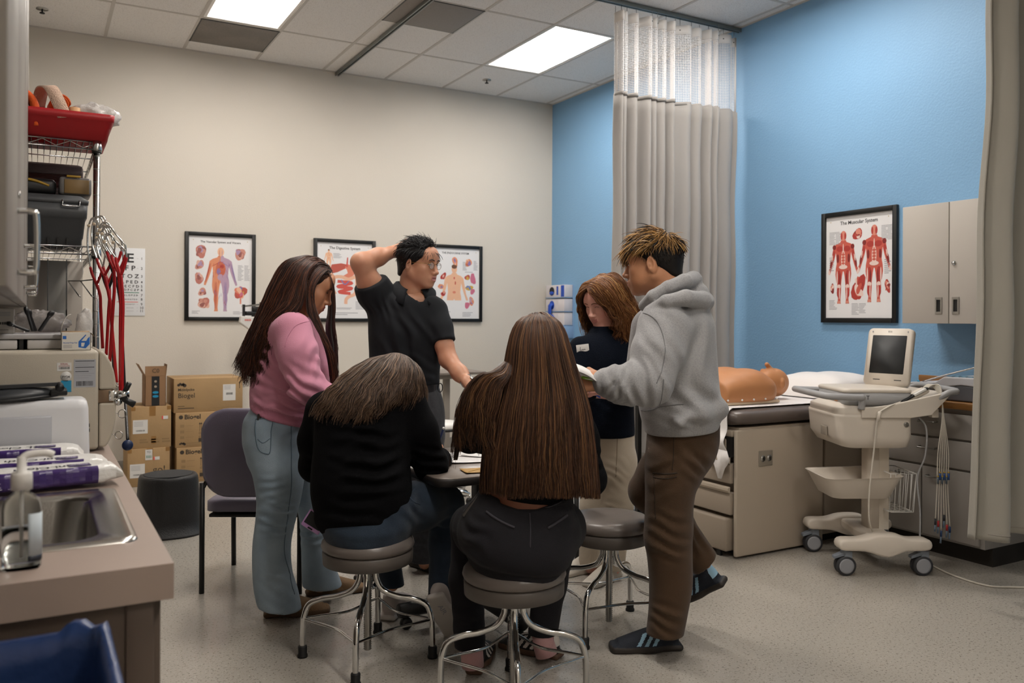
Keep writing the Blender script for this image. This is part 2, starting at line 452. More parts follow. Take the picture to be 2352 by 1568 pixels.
# ================================================================= ceiling fittings
m_lens = mat('lamp_lens', 'fff8f0', .5, emit=40.0)
m_troffer = mat('lamp_housing', 'eceae6', .45)
def ceiling_light(i, j, label):
    x1, x0 = COLX[i] - .014, COLX[i + 1] + .014; y1, y0 = ROWY[j] - .014, ROWY[j + 1] + .014
    cx, cy = (x0 + x1) / 2, (y0 + y1) / 2
    t = thing('ceiling_light', label, 'ceiling light', (cx, cy, HC), 0, 'recessed ceiling lamps')
    mb = MB(); a, b = (x1 - x0) / 2, (y1 - y0) / 2
    R0 = [(cx - a, cy - b, HC), (cx + a, cy - b, HC), (cx + a, cy + b, HC), (cx - a, cy + b, HC)]
    R1 = [(cx - a + .022, cy - b + .022, HC), (cx + a - .022, cy - b + .022, HC), (cx + a - .022, cy + b - .022, HC), (cx - a + .022, cy + b - .022, HC)]
    R2 = [(cx - a * .62, cy - b * .8, HC + .10), (cx + a * .62, cy - b * .8, HC + .10), (cx + a * .62, cy + b * .8, HC + .10), (cx - a * .62, cy + b * .8, HC + .10)]
    V = R0 + R1 + R2
    F = [(k, (k + 1) % 4, 4 + (k + 1) % 4, 4 + k) for k in range(4)] + [(4 + k, 4 + (k + 1) % 4, 8 + (k + 1) % 4, 8 + k) for k in range(4)] + [(8, 9, 10, 11)]
    mb.add(V, F, m_troffer)
    mb.bx(x0, x1, y0, y1, HC + .11, HC + .13, m_troffer)
    mb.build('housing', t)
    mb = MB(); n = 14; w = a * .56; prof = [(w * math.cos(th), -.075 * math.sin(th)) for th in np.linspace(0, PI, n)]
    L = b * .78
    rings = [[(cx + p[0] * s, cy + yy, HC + .095 + p[1] * s) for p in prof] for yy, s in ((-L, .86), (-L * .96, 1), (L * .96, 1), (L, .86))]
    loftring(mb, rings, m_lens); mb.build('diffuser', t)
ceiling_light(2, 1, 'lit recessed ceiling lamp left of the curtain, whole in view')
ceiling_light(6, 1, 'lit recessed ceiling lamp cut off by the top edge above the grey air vent')
ceiling_light(2, 3, 'lit recessed ceiling lamp above the exam table side of the room')
ceiling_light(6, 3, 'lit recessed ceiling lamp above the guest chair side of the room')
ceiling_light(6, 5, 'lit recessed ceiling lamp above the sink counter')
ceiling_light(6, 7, 'lit recessed ceiling lamp behind the viewer')

m_vent = mat('vent_grey', '7f7770', .55, var=(3.2, .25), speck=(420, .56, '4b4540'))
m_vent2 = mat('vent_grey_plain', '857e79', .6, speck=(420, .6, '5b5550'))
def vent(x0, x1, y0, y1, label, m):
    t = thing('air_vent', label, 'air vent', ((x0 + x1) / 2, (y0 + y1) / 2, HC))
    mb = MB(); mb.bx(x0 + .012, x1 - .012, y0 + .012, y1 - .012, HC - .008, HC - .002, m, .002); mb.build('perforated_panel', t)
    mb = MB()
    for a in ((x0 + .004, x0 + .014, y0, y1), (x1 - .014, x1 - .004, y0, y1), (x0, x1, y0 + .004, y0 + .014), (x0, x1, y1 - .014, y1 - .004)):
        mb.bx(*a, HC - .007, HC - .0005, m_black)
    mb.build('frame', t)
vent(COLX[7], COLX[6], -.880, -.275, 'square grey air vent with a dark smudge in front of a ceiling lamp', m_vent)
vent(COLX[5], COLX[4], -2.118, -1.545, 'plain grey return air vent beside the ceiling curtain track', m_vent2)
for (px, py), lb in (((97, 20), 'dark fire sprinkler in the ceiling at the upper left'), ((1118, 183), 'small dark fire sprinkler in the ceiling between lamp and blue wall')):
    p = onz(px, py, HC); t = thing('fire_sprinkler', lb, 'sprinkler', p)
    mb = MB(); mb.lathe([(.042, HC - .006), (.04, HC + .01)], (p[0], p[1], 0), m_steel, 20); mb.build('escutcheon', t)
    mb = MB(); mb.cyl((p[0], p[1], HC - .006), (p[0], p[1], HC - .03), .006, m_black, 10); mb.lathe([(.018, HC - .036), (.018, HC - .030)], (p[0], p[1], 0), m_black, 14); mb.build('nozzle', t)

m_track = mat('track_grey', '7b807e', .35, .6)
def track(a, b, label):
    t = thing('curtain_track', label, 'curtain track', a)
    mb = MB(); a = np.array(a); b = np.array(b); d = nrm(b - a); s = np.array([-d[1], d[0], 0])
    for k in (-1, 1): mb.box((a + b) / 2 + s * .013 * k, (.01, np.linalg.norm(b - a), .03), m_track, frame(s, (0, 0, 1)), .002)
    mb.box((a + b) / 2 + np.array([0, 0, .011]), (.03, np.linalg.norm(b - a), .008), m_track, frame(s, (0, 0, 1)))
    mb.build('rail', t)
track((-2.39, -.002, HC - .022), (-2.39, -6.2, HC - .022), 'long grey ceiling curtain track ending at the beige wall')
track((-.002, -2.79, HC - .022), (-2.36, -2.79, HC - .022), 'grey ceiling curtain track meeting the blue wall')
track((-.002, -5.42, HC - .022), (-2.36, -5.42, HC - .022), 'grey ceiling curtain track over the curtain at the right edge')

# ================================================================= curtains
m_curt = mat('curtain_cloth', 'a29e9a', .8, bump=(60, .25), stretch=(30, 30, 1), sheen=.2)
m_curt2 = mat('curtain_cloth_ribbed', '979389', .75, bump=(60, .35), stretch=(40, 40, 1), sheen=.2)
m_cband = mat('curtain_header', 'e6e2de', .8)
m_seam = mat('curtain_seam', '8c8780', .9)
def net_material():
    m = bpy.data.materials.new('curtain_netting'); m.use_nodes = True; nt = m.node_tree; N = nt.nodes; L = nt.links; b = N['Principled BSDF']
    b.inputs['Base Color'].default_value = lin('efeceb') + (1,); b.inputs['Roughness'].default_value = .8
    uv = N.new('ShaderNodeUVMap'); sep = N.new('ShaderNodeSeparateXYZ'); L.new(uv.outputs[0], sep.inputs[0])
    def wave(out, shift=None):
        a = N.new('ShaderNodeMath'); a.operation = 'FRACT'; L.new(out, a.inputs[0])
        c = N.new('ShaderNodeMath'); c.operation = 'SUBTRACT'; L.new(a.outputs[0], c.inputs[0]); c.inputs[1].default_value = .5
        d = N.new('ShaderNodeMath'); d.operation = 'ABSOLUTE'; L.new(c.outputs[0], d.inputs[0]); return d.outputs[0]
    mx = N.new('ShaderNodeMath'); mx.operation = 'MAXIMUM'; L.new(wave(sep.outputs[0]), mx.inputs[0]); L.new(wave(sep.outputs[1]), mx.inputs[1])
    gt = N.new('ShaderNodeMath'); gt.operation = 'GREATER_THAN'; gt.inputs[1].default_value = .345; L.new(mx.outputs[0], gt.inputs[0])
    L.new(gt.outputs[0], b.inputs['Alpha'])
    return m
m_net = net_material()
def curtain(xy, z0, z1, z2, label, cloth, rest=None):
    """xy: polyline (dense) in plan; z0 hem, z1 cloth top, z2 header top"""
    P = np.asarray(xy, float); n = len(P)
    t = thing('privacy_curtain', label, 'curtain', (P[:, 0].mean(), P[:, 1].mean(), z0), 0, 'privacy curtains')
    c = P.mean(0)
    zs = np.concatenate([np.linspace(z0, z0 + .05, 3), np.linspace(z0 + .1, z1, 26)])
    def sheet(zs, flare=0.0):
        G = np.zeros((n, len(zs), 3))
        for j, z in enumerate(zs):
            k = (z1 - z) / (z1 - z0); q = P.copy()
            if rest is not None: q = P * (1 - max(k, 0)) + rest * max(k, 0) if k > 0 else P
            G[:, j, :2] = q; G[:, j, 2] = z
        return G
    mb = MB(); G = sheet(zs)
    wob = np.array([[vnoise(np.array([[p[0] * 3, p[1] * 3, p[2] * 1.4]]), 3)[0] for p in row] for row in G])
    G[:, :, 1] += .012 * wob; mb.grid(G, cloth); cl = mb.build('cloth', t, solid=.003)
    mb = MB(); mb.grid(sheet([z0 + .028, z0 + .032]) + [0, -.003, 0], m_seam); mb.build('hem_stitching', t, solid=.002)
    zz = np.linspace(z1, z2 - .07, 5); mb = MB(); G = sheet(zz); mb.grid(G, m_net); o = mb.build('netting', t)
    L = np.concatenate([[0], np.cumsum(np.linalg.norm(np.diff(P, axis=0), axis=1))])
    uvl = o.data.uv_layers.new(name='UVMap'); nz = len(zz)
    vi = np.zeros(len(o.data.loops), int); o.data.loops.foreach_get('vertex_index', vi)
    uv = np.stack([L[vi // nz] / .0125, (zz[vi % nz] - z1) / .0125], 1); uvl.data.foreach_set('uv', uv.ravel())
    mb = MB(); mb.grid(sheet([z2 - .07, z2 - .035, z2]), m_cband); mb.grid(sheet([z1 - .012, z1 + .012]), cloth)
    mb.grid(sheet([z1, z2])[:2] , m_cband); mb.grid(sheet([z1, z2])[-3:], m_cband); mb.build('header_band', t, solid=.004)
    # hooks hang from the track
    k = max(8, int(L[-1] / .16)); tr = HC - .03
    for s in np.linspace(.02, L[-1] - .02, k):
        i = int(np.searchsorted(L, s)); i = min(i, n - 1); p = P[i]; mb = MB()
        mb.tube([(p[0], p[1], z2 - .03), (p[0], p[1], z2 + .01), (p[0], p[1], tr)], .0022, m_zinc, 6)
        mb.ball((p[0], p[1], z2 - .035), .006, m_black, 6); mb.build('hook', t)
def pleats(x0, x1, y, folds, amp, pw=1.0, n=260, seed=1):
    r = np.random.default_rng(seed); u = np.linspace(0, 1, n); out = []
    ph = np.cumsum(1 + .45 * np.sin(u * 17 + 1) + .35 * np.sin(u * 41)); ph = ph / ph[-1] * folds
    for i in range(n):
        xx = x0 + (x1 - x0) * u[i] ** pw
        a = amp * (.75 + .25 * math.sin(u[i] * 23 + seed)); s = math.sin(2 * PI * ph[i])
        out.append((xx + .010 * math.cos(2 * PI * ph[i]), y + a * s))
    return np.array(out)
P1 = pleats(-1.19, -.03, -2.79, 12.5, .055, 1.25, 340, 2)
curtain(P1, .29, 2.93, 3.52, 'gathered grey privacy curtain with white netting hanging at the blue wall', m_curt, P1 * [1.0, 1] + [-.02, 0])
P2 = pleats(-.98, -.12, -5.42, 5.2, .075, 1.0, 200, 5)
P2r = pleats(-1.12, -.08, -5.43, 5.2, .10, 1.0, 200, 5)
curtain(P2, .30, 2.93, 3.52, 'grey ribbed privacy curtain at the right edge in front of the wall cabinet', m_curt2, P2r)
# ================================================================= wall charts
C_RED = [mat('print_red_%d' % i, c, .4) for i, c in enumerate(('a83a34', 'c25a4c', '7e2a28', 'd68a78', 'e8cfc6'))]
C_FLESH = [mat('print_flesh_%d' % i, c, .4) for i, c in enumerate(('d98f6c', 'e8b898', 'c46a50', 'b79ab0', '8a78a8'))]
C_ORG = [mat('print_organ_%d' % i, c, .4) for i, c in enumerate(('b5584c', 'c9574f', 'd9836c', 'e6b59a', 'c77088', 'c9a24a', '6a7fb5'))]
C_PALE = [mat('print_pale_%d' % i, c, .4) for i, c in enumerate(('b9756a', 'c98f80', '935a55', 'ab90b0', 'dcb09f'))]
BODY = [(.04, .865), (.05, .84), (.12, .815), (.165, .78), (.18, .70), (.20, .60), (.215, .52), (.245, .45), (.25, .41), (.225, .40), (.205, .45), (.175, .53), (.145, .62), (.125, .70),
        (.115, .62), (.11, .55), (.125, .48), (.13, .40), (.115, .30), (.10, .26), (.105, .18), (.085, .08), (.09, .03), (.10, .0), (.04, .0), (.045, .06), (.035, .18), (.035, .26), (.02, .38), (.006, .44)]
def sym(poly): return poly + [(-x, y) for x, y in poly[::-1]]
def clipy(P, y0):
    out = []
    for i in range(len(P)):
        a, b = P[i - 1], P[i]
        if (a[1] >= y0) != (b[1] >= y0): t = (y0 - a[1]) / (b[1] - a[1]); out.append((a[0] + (b[0] - a[0]) * t, y0))
        if b[1] >= y0: out.append(b)
    return out
def figure(mb, o, X, Y, N, h, style, seed, y0=-1):
    """front view of a body drawn flat, h tall, standing on o"""
    r = random.Random(seed); z = [0.0003]
    def put(poly, m):
        poly = clipy(poly, y0)
        if len(poly) < 3: return
        mb.prism([(x * h, y * h) for x, y in poly], o + N * z[0], X, Y, 0, m); z[0] += .00004
    def oval(cx, cy, a, b, m, rot=0, n=12):
        c, s = math.cos(rot), math.sin(rot)
        put([(cx + a * math.cos(t) * c - b * math.sin(t) * s, cy + a * math.cos(t) * s + b * math.sin(t) * c) for t in np.linspace(0, 2 * PI, n, endpoint=False)], m)
    base = {'muscle': C_RED[1], 'vascular': C_FLESH[1], 'skin': C_FLESH[1]}[style]
    half = [(0, .44)] + [(x, y) for x, y in BODY[::-1]] + [(0, .865)]
    put(half if False else [(-x, y) for x, y in half], base if style != 'vascular' else C_FLESH[0])
    put(half, base if style != 'vascular' else C_FLESH[3])
    oval(0, .925, .05, .07, C_FLESH[1] if style == 'vascular' else (C_FLESH[1] if style == 'skin' else C_RED[3]))
    if style == 'skin': oval(0, .965, .05, .035, mat('print_hair', '6b4a38', .5))
    if style == 'muscle':
        for s in (-1, 1):
            oval(s * .06, .75, .055, .04, C_RED[0]); oval(s * .15, .775, .03, .035, C_RED[2]); oval(s * .16, .68, .02, .055, C_RED[0], s * .15)
            oval(s * .2, .56, .018, .07, C_RED[2], s * .2); oval(s * .235, .43, .016, .03, C_RED[4]); oval(s * .185, .625, .008, .05, C_RED[4], s * .2)
            oval(s * .075, .36, .038, .10, C_RED[0], s * .05); oval(s * .055, .33, .012, .09, C_RED[2]); oval(s * .10, .35, .01, .1, C_RED[4])
            oval(s * .07, .235, .03, .03, C_RED[4]); oval(s * .075, .15, .03, .07, C_RED[0]); oval(s * .06, .14, .008, .08, C_RED[4]); oval(s * .07, .02, .03, .02, C_RED[3])
            oval(s * .09, .62, .02, .06, C_RED[2]); oval(s * .03, .92, .015, .05, C_RED[0])
        oval(0, .60, .035, .13, C_RED[4]); oval(0, .62, .02, .10, C_RED[3]); oval(0, .50, .07, .03, C_RED[4]); oval(0, .76, .008, .06, C_RED[4])
        for k in range(4): oval(0, .55 + .04 * k, .03, .012, C_RED[1])
    if style == 'vascular':
        oval(0, .66, .075, .12, C_FLESH[2]); oval(.02, .70, .03, .03, C_RED[0]); oval(-.03, .62, .03, .05, C_FLESH[4]); oval(0, .53, .05, .05, C_FLESH[3])
        for s in (-1, 1):
            mm = C_RED[0] if s < 0 else C_FLESH[4]
            for k in range(3):
                dx = (k - 1) * .012
                oval(s * (.075 + dx), .25, .0035, .22, mm, s * .02); oval(s * (.19 + dx * .7), .6, .003, .16, mm, s * .25)
            oval(s * .06, .74, .004, .08, mm, s * 1.0); oval(s * .02, .9, .003, .06, mm)
        for k in range(5): oval(0, .6 + .04 * k, .05, .004, C_RED[1], .3 * (-1) ** k)
        for k in range(26):
            y = r.uniform(.08, .82); w_ = .10 if y < .45 else .13; oval(r.uniform(-w_, w_), y, .0025, r.uniform(.02, .05), C_RED[0] if k % 2 else C_FLESH[4], r.uniform(-.5, .5), 6)
    if style == 'skin':
        oval(0, .78, .012, .02, C_ORG[1]); oval(.02, .70, .012, .03, C_RED[1]); oval(-.0, .62, .035, .02, C_ORG[3]); oval(0, .55, .03, .02, C_ORG[2])
def blobs(mb, o, X, Y, N, a, b, cols, seed, n=9):
    """a small generic organ vignette"""
    r = random.Random(seed)
    for k in range(n):
        f = 1 if k == 0 else r.uniform(.25, .6); cx, cy = (0, 0) if k == 0 else (r.uniform(-.45, .45) * a, r.uniform(-.5, .5) * b); ro = r.uniform(-.6, .6)
        pts = []
        for t in np.linspace(0, 2 * PI, 14, endpoint=False):
            q = 1 + .14 * math.sin(2 * t + k) + .1 * math.sin(3 * t + seed); x, y = a * f * q * math.cos(t), b * f * q * math.sin(t)
            pts.append((cx + x * math.cos(ro) - y * math.sin(ro), cy + x * math.sin(ro) + y * math.cos(ro)))
        mb.prism(pts, o + N * (.0004 + .00004 * k), X, Y, 0, cols[k % len(cols)])
def lines(mb, o, X, Y, N, w, h, n, seed):
    r = random.Random(seed)
    for k in range(n):
        y = -h * k / n; l = w * r.uniform(.55, 1)
        mb.prism([(0, y), (l, y), (l, y - h / n * .4), (0, y - h / n * .4)], o + N * .0004, X, Y, 0, m_gray_ink)
def ribbon(mb, pts, w, o, X, Y, N, m, z):
    P = bez(pts, 8); T = np.gradient(P, axis=0); T /= np.linalg.norm(T, axis=1)[:, None] + 1e-9; S = np.stack([-T[:, 1], T[:, 0]], 1) * w
    A = P + S; B = P - S; V = np.concatenate([A, B]); n = len(P)
    zz = z + np.tile(np.arange(n), 2)[:, None] * 1.2e-6; mb.add(o + N * zz + V[:, :1] * X + V[:, 1:] * Y, [(i, i + 1, n + i + 1, n + i) for i in range(n - 1)], m)
def chart(c, X, N, w, h, title, kind, label):
    """framed chart with its back on the wall: c = centre on the wall"""
    c = np.array(c, float); X = np.array(X, float); N = np.array(N, float); Y = UPZ
    t = thing('framed_chart', label, 'chart', c - Y * h / 2, 0, 'framed anatomy charts')
    mb = MB(); fw = .033; R = np.stack([X, N, Y], 1)
    for s in (-1, 1):
        mb.box(c + X * s * (w / 2 - fw / 2) + N * .013, (fw, .026, h), m_blackframe, R, .003); mb.box(c + Y * s * (h / 2 - fw / 2) + N * .013, (w - 2 * fw, .026, fw), m_blackframe, R, .003)
    mb.box(c + N * .004, (w - .02, .008, h - .02), m_blackframe, R)
    mb.build('frame', t)
    mb = MB(); iw, ih = w - 2 * fw, h - 2 * fw; o = c + N * .0095
    mb.prism([(-iw / 2, -ih / 2), (iw / 2, -ih / 2), (iw / 2, ih / 2), (-iw / 2, ih / 2)], o, X, Y, 0, m_print)
    P = lambda u, v: o + X * (u * iw / 2) + Y * (v * ih / 2)
    tw = np.ptp(text_geo(title, 'CENTER', .016)[0][:, 0]); mb.text(title, iw * (.64 if len(title) > 24 else .56) / tw, P(0, .86) + N * .0005, X, Y, m_ink, 'CENTER', .016, 1.0)
    for s in (-1, 1): mb.prism([(.004 * math.cos(a), .004 * math.sin(a)) for a in np.linspace(0, 6.28, 8, endpoint=False)], P(s * .86, .90) + N * .0005, X, Y, 0, mat('eyelet', 'b9a77f', .5))
    if kind == 'muscle':
        figure(mb, P(-.46, -.72), X, Y, N, ih * .72, 'muscle', 1); figure(mb, P(.46, -.70), X, Y, N, ih * .74, 'muscle', 2)
        blobs(mb, P(-.03, .62), X, Y, N, .035, .04, C_RED, 3); blobs(mb, P(0, -.42), X, Y, N, .045, .09, C_RED, 4, 12)
        blobs(mb, P(-.8, -.42), X, Y, N, .016, .035, C_RED[2:], 5); blobs(mb, P(.84, -.4), X, Y, N, .018, .045, C_RED, 6)
        for k, (u, v, ww, hh, nn) in enumerate(((-.9, .7, .06, .09, 11), (-.7, .7, .05, .09, 11), (.66, .74, .06, .1, 12), (.84, .74, .05, .1, 12), (-.9, -.65, .07, .07, 8), (-.2, -.72, .06, .08, 9), (.02, -.72, .06, .07, 8), (-.9, .2, .05, .1, 8), (.75, .1, .05, .1, 8))):
            lines(mb, P(u, v), X, Y, N, ww, hh, nn, k)
    if kind == 'vascular':
        figure(mb, P(.0, -.86), X, Y, N, ih * .80, 'vascular', 3)
        for k, (u, v, a, b) in enumerate(((-.62, .62, .045, .055), (-.66, .28, .030, .045), (-.68, -.05, .036, .048), (-.58, -.38, .036, .03), (-.52, -.66, .05, .042), (.62, .58, .042, .052))):
            blobs(mb, P(u, v), X, Y, N, a, b, C_PALE[k % 2:] + C_PALE[:k % 2], 20 + k, 13)
        blobs(mb, P(.64, -.38), X, Y, N, .045, .06, C_ORG, 31, 12); mb.prism([(-.006, 0), (.006, 0), (.006, -.06), (-.006, -.06)], P(.64, -.5) + N * .0005, X, Y, 0, C_ORG[2])
        for k, (u, v, ww, hh, nn) in enumerate(((.55, .3, .05, .14, 13), (.76, .3, .05, .14, 13), (-.9, -.85, .08, .03, 3), (.4, -.86, .1, .03, 3))): lines(mb, P(u, v), X, Y, N, ww, hh, nn, 40 + k)
    if kind == 'digestive':
        figure(mb, P(-.58, .30), X, Y, N, ih * .26, 'skin', 5)
        s = ih / 2; q = lambda *a: [(x * s, y * s) for x, y in a]
        mb.prism(q((-.36, .42), (-.40, .30), (-.36, .18), (-.2, .22), (.05, .34), (.12, .42), (-.1, .46)), P(0, 0) + N * .0005, X, Y, 0, C_ORG[0])
        mb.prism(q((0, .36), (.1, .44), (.24, .38), (.28, .2), (.18, .08), (.02, .06), (-.06, .12), (.08, .2), (.06, .28)), P(0, 0) + N * .00055, X, Y, 0, C_ORG[2])
        ribbon(mb, q((-.26, -.36), (-.33, -.2), (-.3, .06), (-.1, .1), (.1, .04), (.3, .1), (.33, -.1), (.28, -.34), (.12, -.42), (.04, -.5), (.03, -.62)), .045 * s, P(0, 0), X, Y, N, C_ORG[3], .0006)
        ribbon(mb, q((-.2, -.02), (.2, -.06), (-.2, -.16), (.2, -.2), (-.16, -.3), (.16, -.34)), .04 * s, P(0, 0), X, Y, N, C_ORG[1], .00065)
        ribbon(mb, q((-.1, .02), (.0, -.1), (.12, .0)), .012 * s, P(0, 0), X, Y, N, C_ORG[6], .0007)
        mb.prism(q((.03, .36), (.06, .62), (.09, .62), (.08, .36)), P(0, 0) + N * .0006, X, Y, 0, C_ORG[1])
        blobs(mb, P(.5, .68), X, Y, N, .03, .03, C_ORG, 51)
        for k, (u, v, ww, hh, nn) in enumerate(((-.42, .72, .09, .05, 5), (.4, -.55, .12, .08, 7), (-.6, -.85, .3, .03, 2), (-.3, -.72, .2, .02, 2))): lines(mb, P(u, v), X, Y, N, ww, hh, nn, 60 + k)
    if kind == 'endocrine':
        figure(mb, P(-.05, -1.22), X, Y, N, ih * .88, 'skin', 7, .42)
        for k, (u, v, a, b, cs) in enumerate(((-.02, .62, .03, .05, C_FLESH), (.55, .60, .035, .04, C_FLESH), (-.5, .2, .024, .04, C_RED), (.5, .18, .03, .028, C_ORG), (.74, .14, .03, .055, C_ORG[4:5]), (.58, -.12, .045, .025, C_ORG[5:]), (.72, -.22, .024, .03, C_ORG[4:5]), (.5, -.62, .03, .03, C_ORG[4:5]), (.68, -.5, .026, .045, C_FLESH), (-.6, -.1, .03, .025, C_FLESH), (-.5, -.3, .025, .025, C_RED))):
            blobs(mb, P(u, v), X, Y, N, a, b, cs, 70 + k, 6)
        for k, (u, v, ww, hh, nn) in enumerate(((.3, .62, .05, .09, 9), (.76, .66, .05, .1, 9), (.4, .34, .12, .012, 1), (.3, -.82, .12, .05, 4), (-.8, -.8, .2, .04, 3))): lines(mb, P(u, v), X, Y, N, ww, hh, nn, 90 + k)
    mb.build('print', t)
BX, BN = (1, 0, 0), (0, -1, 0)
chart((-3.432, 0, 1.652), BX, BN, .598, .770, 'The Vascular System and Viscera', 'vascular', 'black framed chart of a whole body in red and purple beside the eye chart')
chart((-2.306, 0, 1.648), BX, BN, .602, .775, 'The Digestive System', 'digestive', 'black framed chart of stomach, liver and bowel behind the man with raised arm')
chart((-1.152, 0, 1.650), BX, BN, .602, .775, 'THE ENDOCRINE SYSTEM', 'endocrine', 'black framed chart with a bare torso and small glands right of the man in black')
chart((0, -3.913, 1.664), (0, -1, 0), (-1, 0, 0), .600, .764, 'The Muscular System', 'muscle', 'black framed chart of two red muscle figures on the blue wall')

# eye chart
m_green = mat('green_ink', '2f7d63', .6); m_redink = mat('red_ink', 'd8564e', .6); m_chart = mat('eye_chart_card', 'dedfe1', .5)
x1, x0 = -4.044, -4.32; zt, zb = 1.872, 1.306
t = thing('eye_chart', 'white letter eye chart hanging behind the red stethoscopes', 'eye chart', ((x0 + x1) / 2, -.004, zb))
mb = MB(); mb.bx(x0, x1, -.006, -.001, zb, zt, m_chart, .001)
cx = x0 + .115; rows = [('E', .105), ('F P', .056), ('T O Z', .045), ('L P E D', .036), ('P E C F D', .030), ('E D F C Z P', .024), ('F E L O P Z D', .018), ('D E F P O T E C', .014), ('L E F O D P C T', .010), ('F D P L T C E O', .007), ('P E Z O L C F T D', .006)]
zz = [1.785, 1.703, 1.636, 1.588, 1.552, 1.522, 1.477, 1.443, 1.402, 1.372, 1.346]
for k, ((s, h), z) in enumerate(zip(rows, zz)):
    p = np.array([cx + .045, -.0068, z])
    mb.text(s, h, p, np.array(BX), UPZ, m_ink, 'CENTER', .02, 1.15)
    mb.text(str(k + 1), .030, (x1 - .026, -.0068, z), np.array(BX), UPZ, m_ink, 'CENTER', .008); mb.bx(x1 - .065, x1 - .053, -.0066, -.006, z, z + .0015, m_gray_ink)
mb.bx(x0 + .06, x0 + .23, -.0068, -.006, 1.497, 1.503, m_green); mb.bx(x0 + .06, x0 + .222, -.0068, -.006, 1.419, 1.424, m_redink)
mb.build('card', t); mb = MB(); mb.lathe([(.012, 0), (.012, .006), (.006, .009)], ((x0 + x1) / 2 - .03, -.006, zt - .02), m_steel, 14, rotx(PI / 2)); mb.build('hanging_pin', t)
# ================================================================= counter run along the left wall
m_lam = mat('counter_laminate', '9c8b80', .42, var=(3, .08), bump=(40, .02))
m_lamdark = mat('cabinet_laminate', '56493f', .5, var=(2, .1))
m_cabgrey = mat('cabinet_grey', '7c766f', .42)
m_toe = mat('toe_kick', '2a2622', .7)
m_ss = mat('stainless', 'b5b2ad', .22, 1.0, bump=(160, .02), stretch=(1, 12, 1))
CX = -4.63; CT = .87; CY0, CY1 = -6.165, -4.12
# base cabinet
t = thing('base_cabinet', 'dark brown laminate base cabinet under the sink counter', 'cabinet', (-4.95, -5.14, 0))
mb = MB(); mb.bx(XL + .002, XL + .02, CY0 + .05, CY1 - .01, .1, CT - .063, m_lamdark); mb.bx(CX - .055, CX - .035, CY0 + .05, CY1 - .01, .1, CT - .063, m_lamdark); mb.bx(XL + .02, CX - .055, CY0 + .05, CY1 - .01, .1, .118, m_lamdark); mb.bx(XL + .02, CX - .055, CY1 - .03, CY1 - .01, .118, CT - .063, m_lamdark); mb.bx(XL + .002, CX - .10, CY0 + .05, CY1 - .01, 0, .1, m_toe); mb.build('carcass', t)
mb = MB(); mb.bx(XL + .002, CX - .03, CY0 + .02, CY0 + .045, .0, CT - .063, m_lamdark); mb.bx(CX - .075, CX - .030, CY0 + .014, CY0 + .05, 0, CT - .063, m_lamdark, .002); mb.build('end_panel', t)
for k in range(4):
    y0 = CY0 + .06 + k * .485; mb = MB(); mb.bx(CX - .034, CX - .014, y0, y0 + .475, .12, CT - .06, m_lamdark, .002); d = mb.build('door', t)
    mb = MB(); mb.tube(bez([(CX - .014, y0 + .4, .7), (CX + .018, y0 + .4, .69), (CX + .018, y0 + .4, .59), (CX - .014, y0 + .4, .58)], 5), .005, m_chrome, 8); mb.build('handle', d)
# worktop with sink cut-out
SX0, SX1, SY0, SY1 = -5.12, -4.70, -5.95, -5.46      # bowl opening
t = thing('worktop', 'beige brown laminate worktop with a square front edge and a cut out for the sink', 'worktop', (-4.94, -5.14, CT))
mb = MB()
xe = CX - .03; ye = CY0 + .025
for a in ((XL + .001, xe, ye, SY0), (XL + .001, xe, SY1, CY1), (XL + .001, SX0, SY0, SY1), (SX1, xe, SY0, SY1)): mb.bx(*a, CT - .038, CT, m_lam)
mb.bx(xe, CX, CY0, CY1, CT - .062, CT, m_lam); mb.bx(XL + .001, xe, CY0, ye, CT - .062, CT, m_lam)
mb.build('top', t)
mb = MB(); mb.bx(XL + .001, XL + .02, CY0, CY1, CT, CT + .1, m_lam, .002); struct(mb.build('trim_1'))
# sink
t = thing('kitchen_sink', 'stainless steel sink with a wide rolled rim set in the counter', 'sink', (-4.91, -5.7, CT - .17))
rx0, rx1, ry0, ry1 = -5.17, -4.668, -5.985, -5.425
def rr(x0, x1, y0, y1, z, r): return [(cx_ + (x0 + x1) / 2, cy_ + (y0 + y1) / 2, z) for cx_, cy_ in rrect(x1 - x0, y1 - y0, r, 7)]
mb = MB()
loftring(mb, [rr(rx0, rx1, ry0, ry1, CT + .0005, .03), rr(rx0 + .002, rx1 - .002, ry0 + .002, ry1 - .002, CT + .006, .03), rr(rx0 + .012, rx1 - .012, ry0 + .012, ry1 - .012, CT + .008, .03),
              rr(rx0 + .022, rx1 - .022, ry0 + .022, ry1 - .022, CT + .004, .03), rr(SX0 + .012, SX1 - .028, SY0 + .012, SY1 - .022, CT + .0035, .06), rr(SX0 + .02, SX1 - .036, SY0 + .02, SY1 - .03, CT - .006, .065),
              rr(SX0 + .03, SX1 - .045, SY0 + .03, SY1 - .04, CT - .14, .07), rr(SX0 + .05, SX1 - .065, SY0 + .05, SY1 - .06, CT - .165, .07), rr(SX0 + .16, SX1 - .17, SY0 + .19, SY1 - .2, CT - .17, .03)], m_ss, False, False)
mb.build('basin', t)
mb = MB(); mb.lathe([(.045, CT - .169), (.04, CT - .166), (.03, CT - .169), (.006, CT - .168), (0, CT - .168)], ((SX0 + SX1) / 2 - .004, (SY0 + SY1) / 2 - .004, 0), m_chrome, 24); mb.build('drain', t)
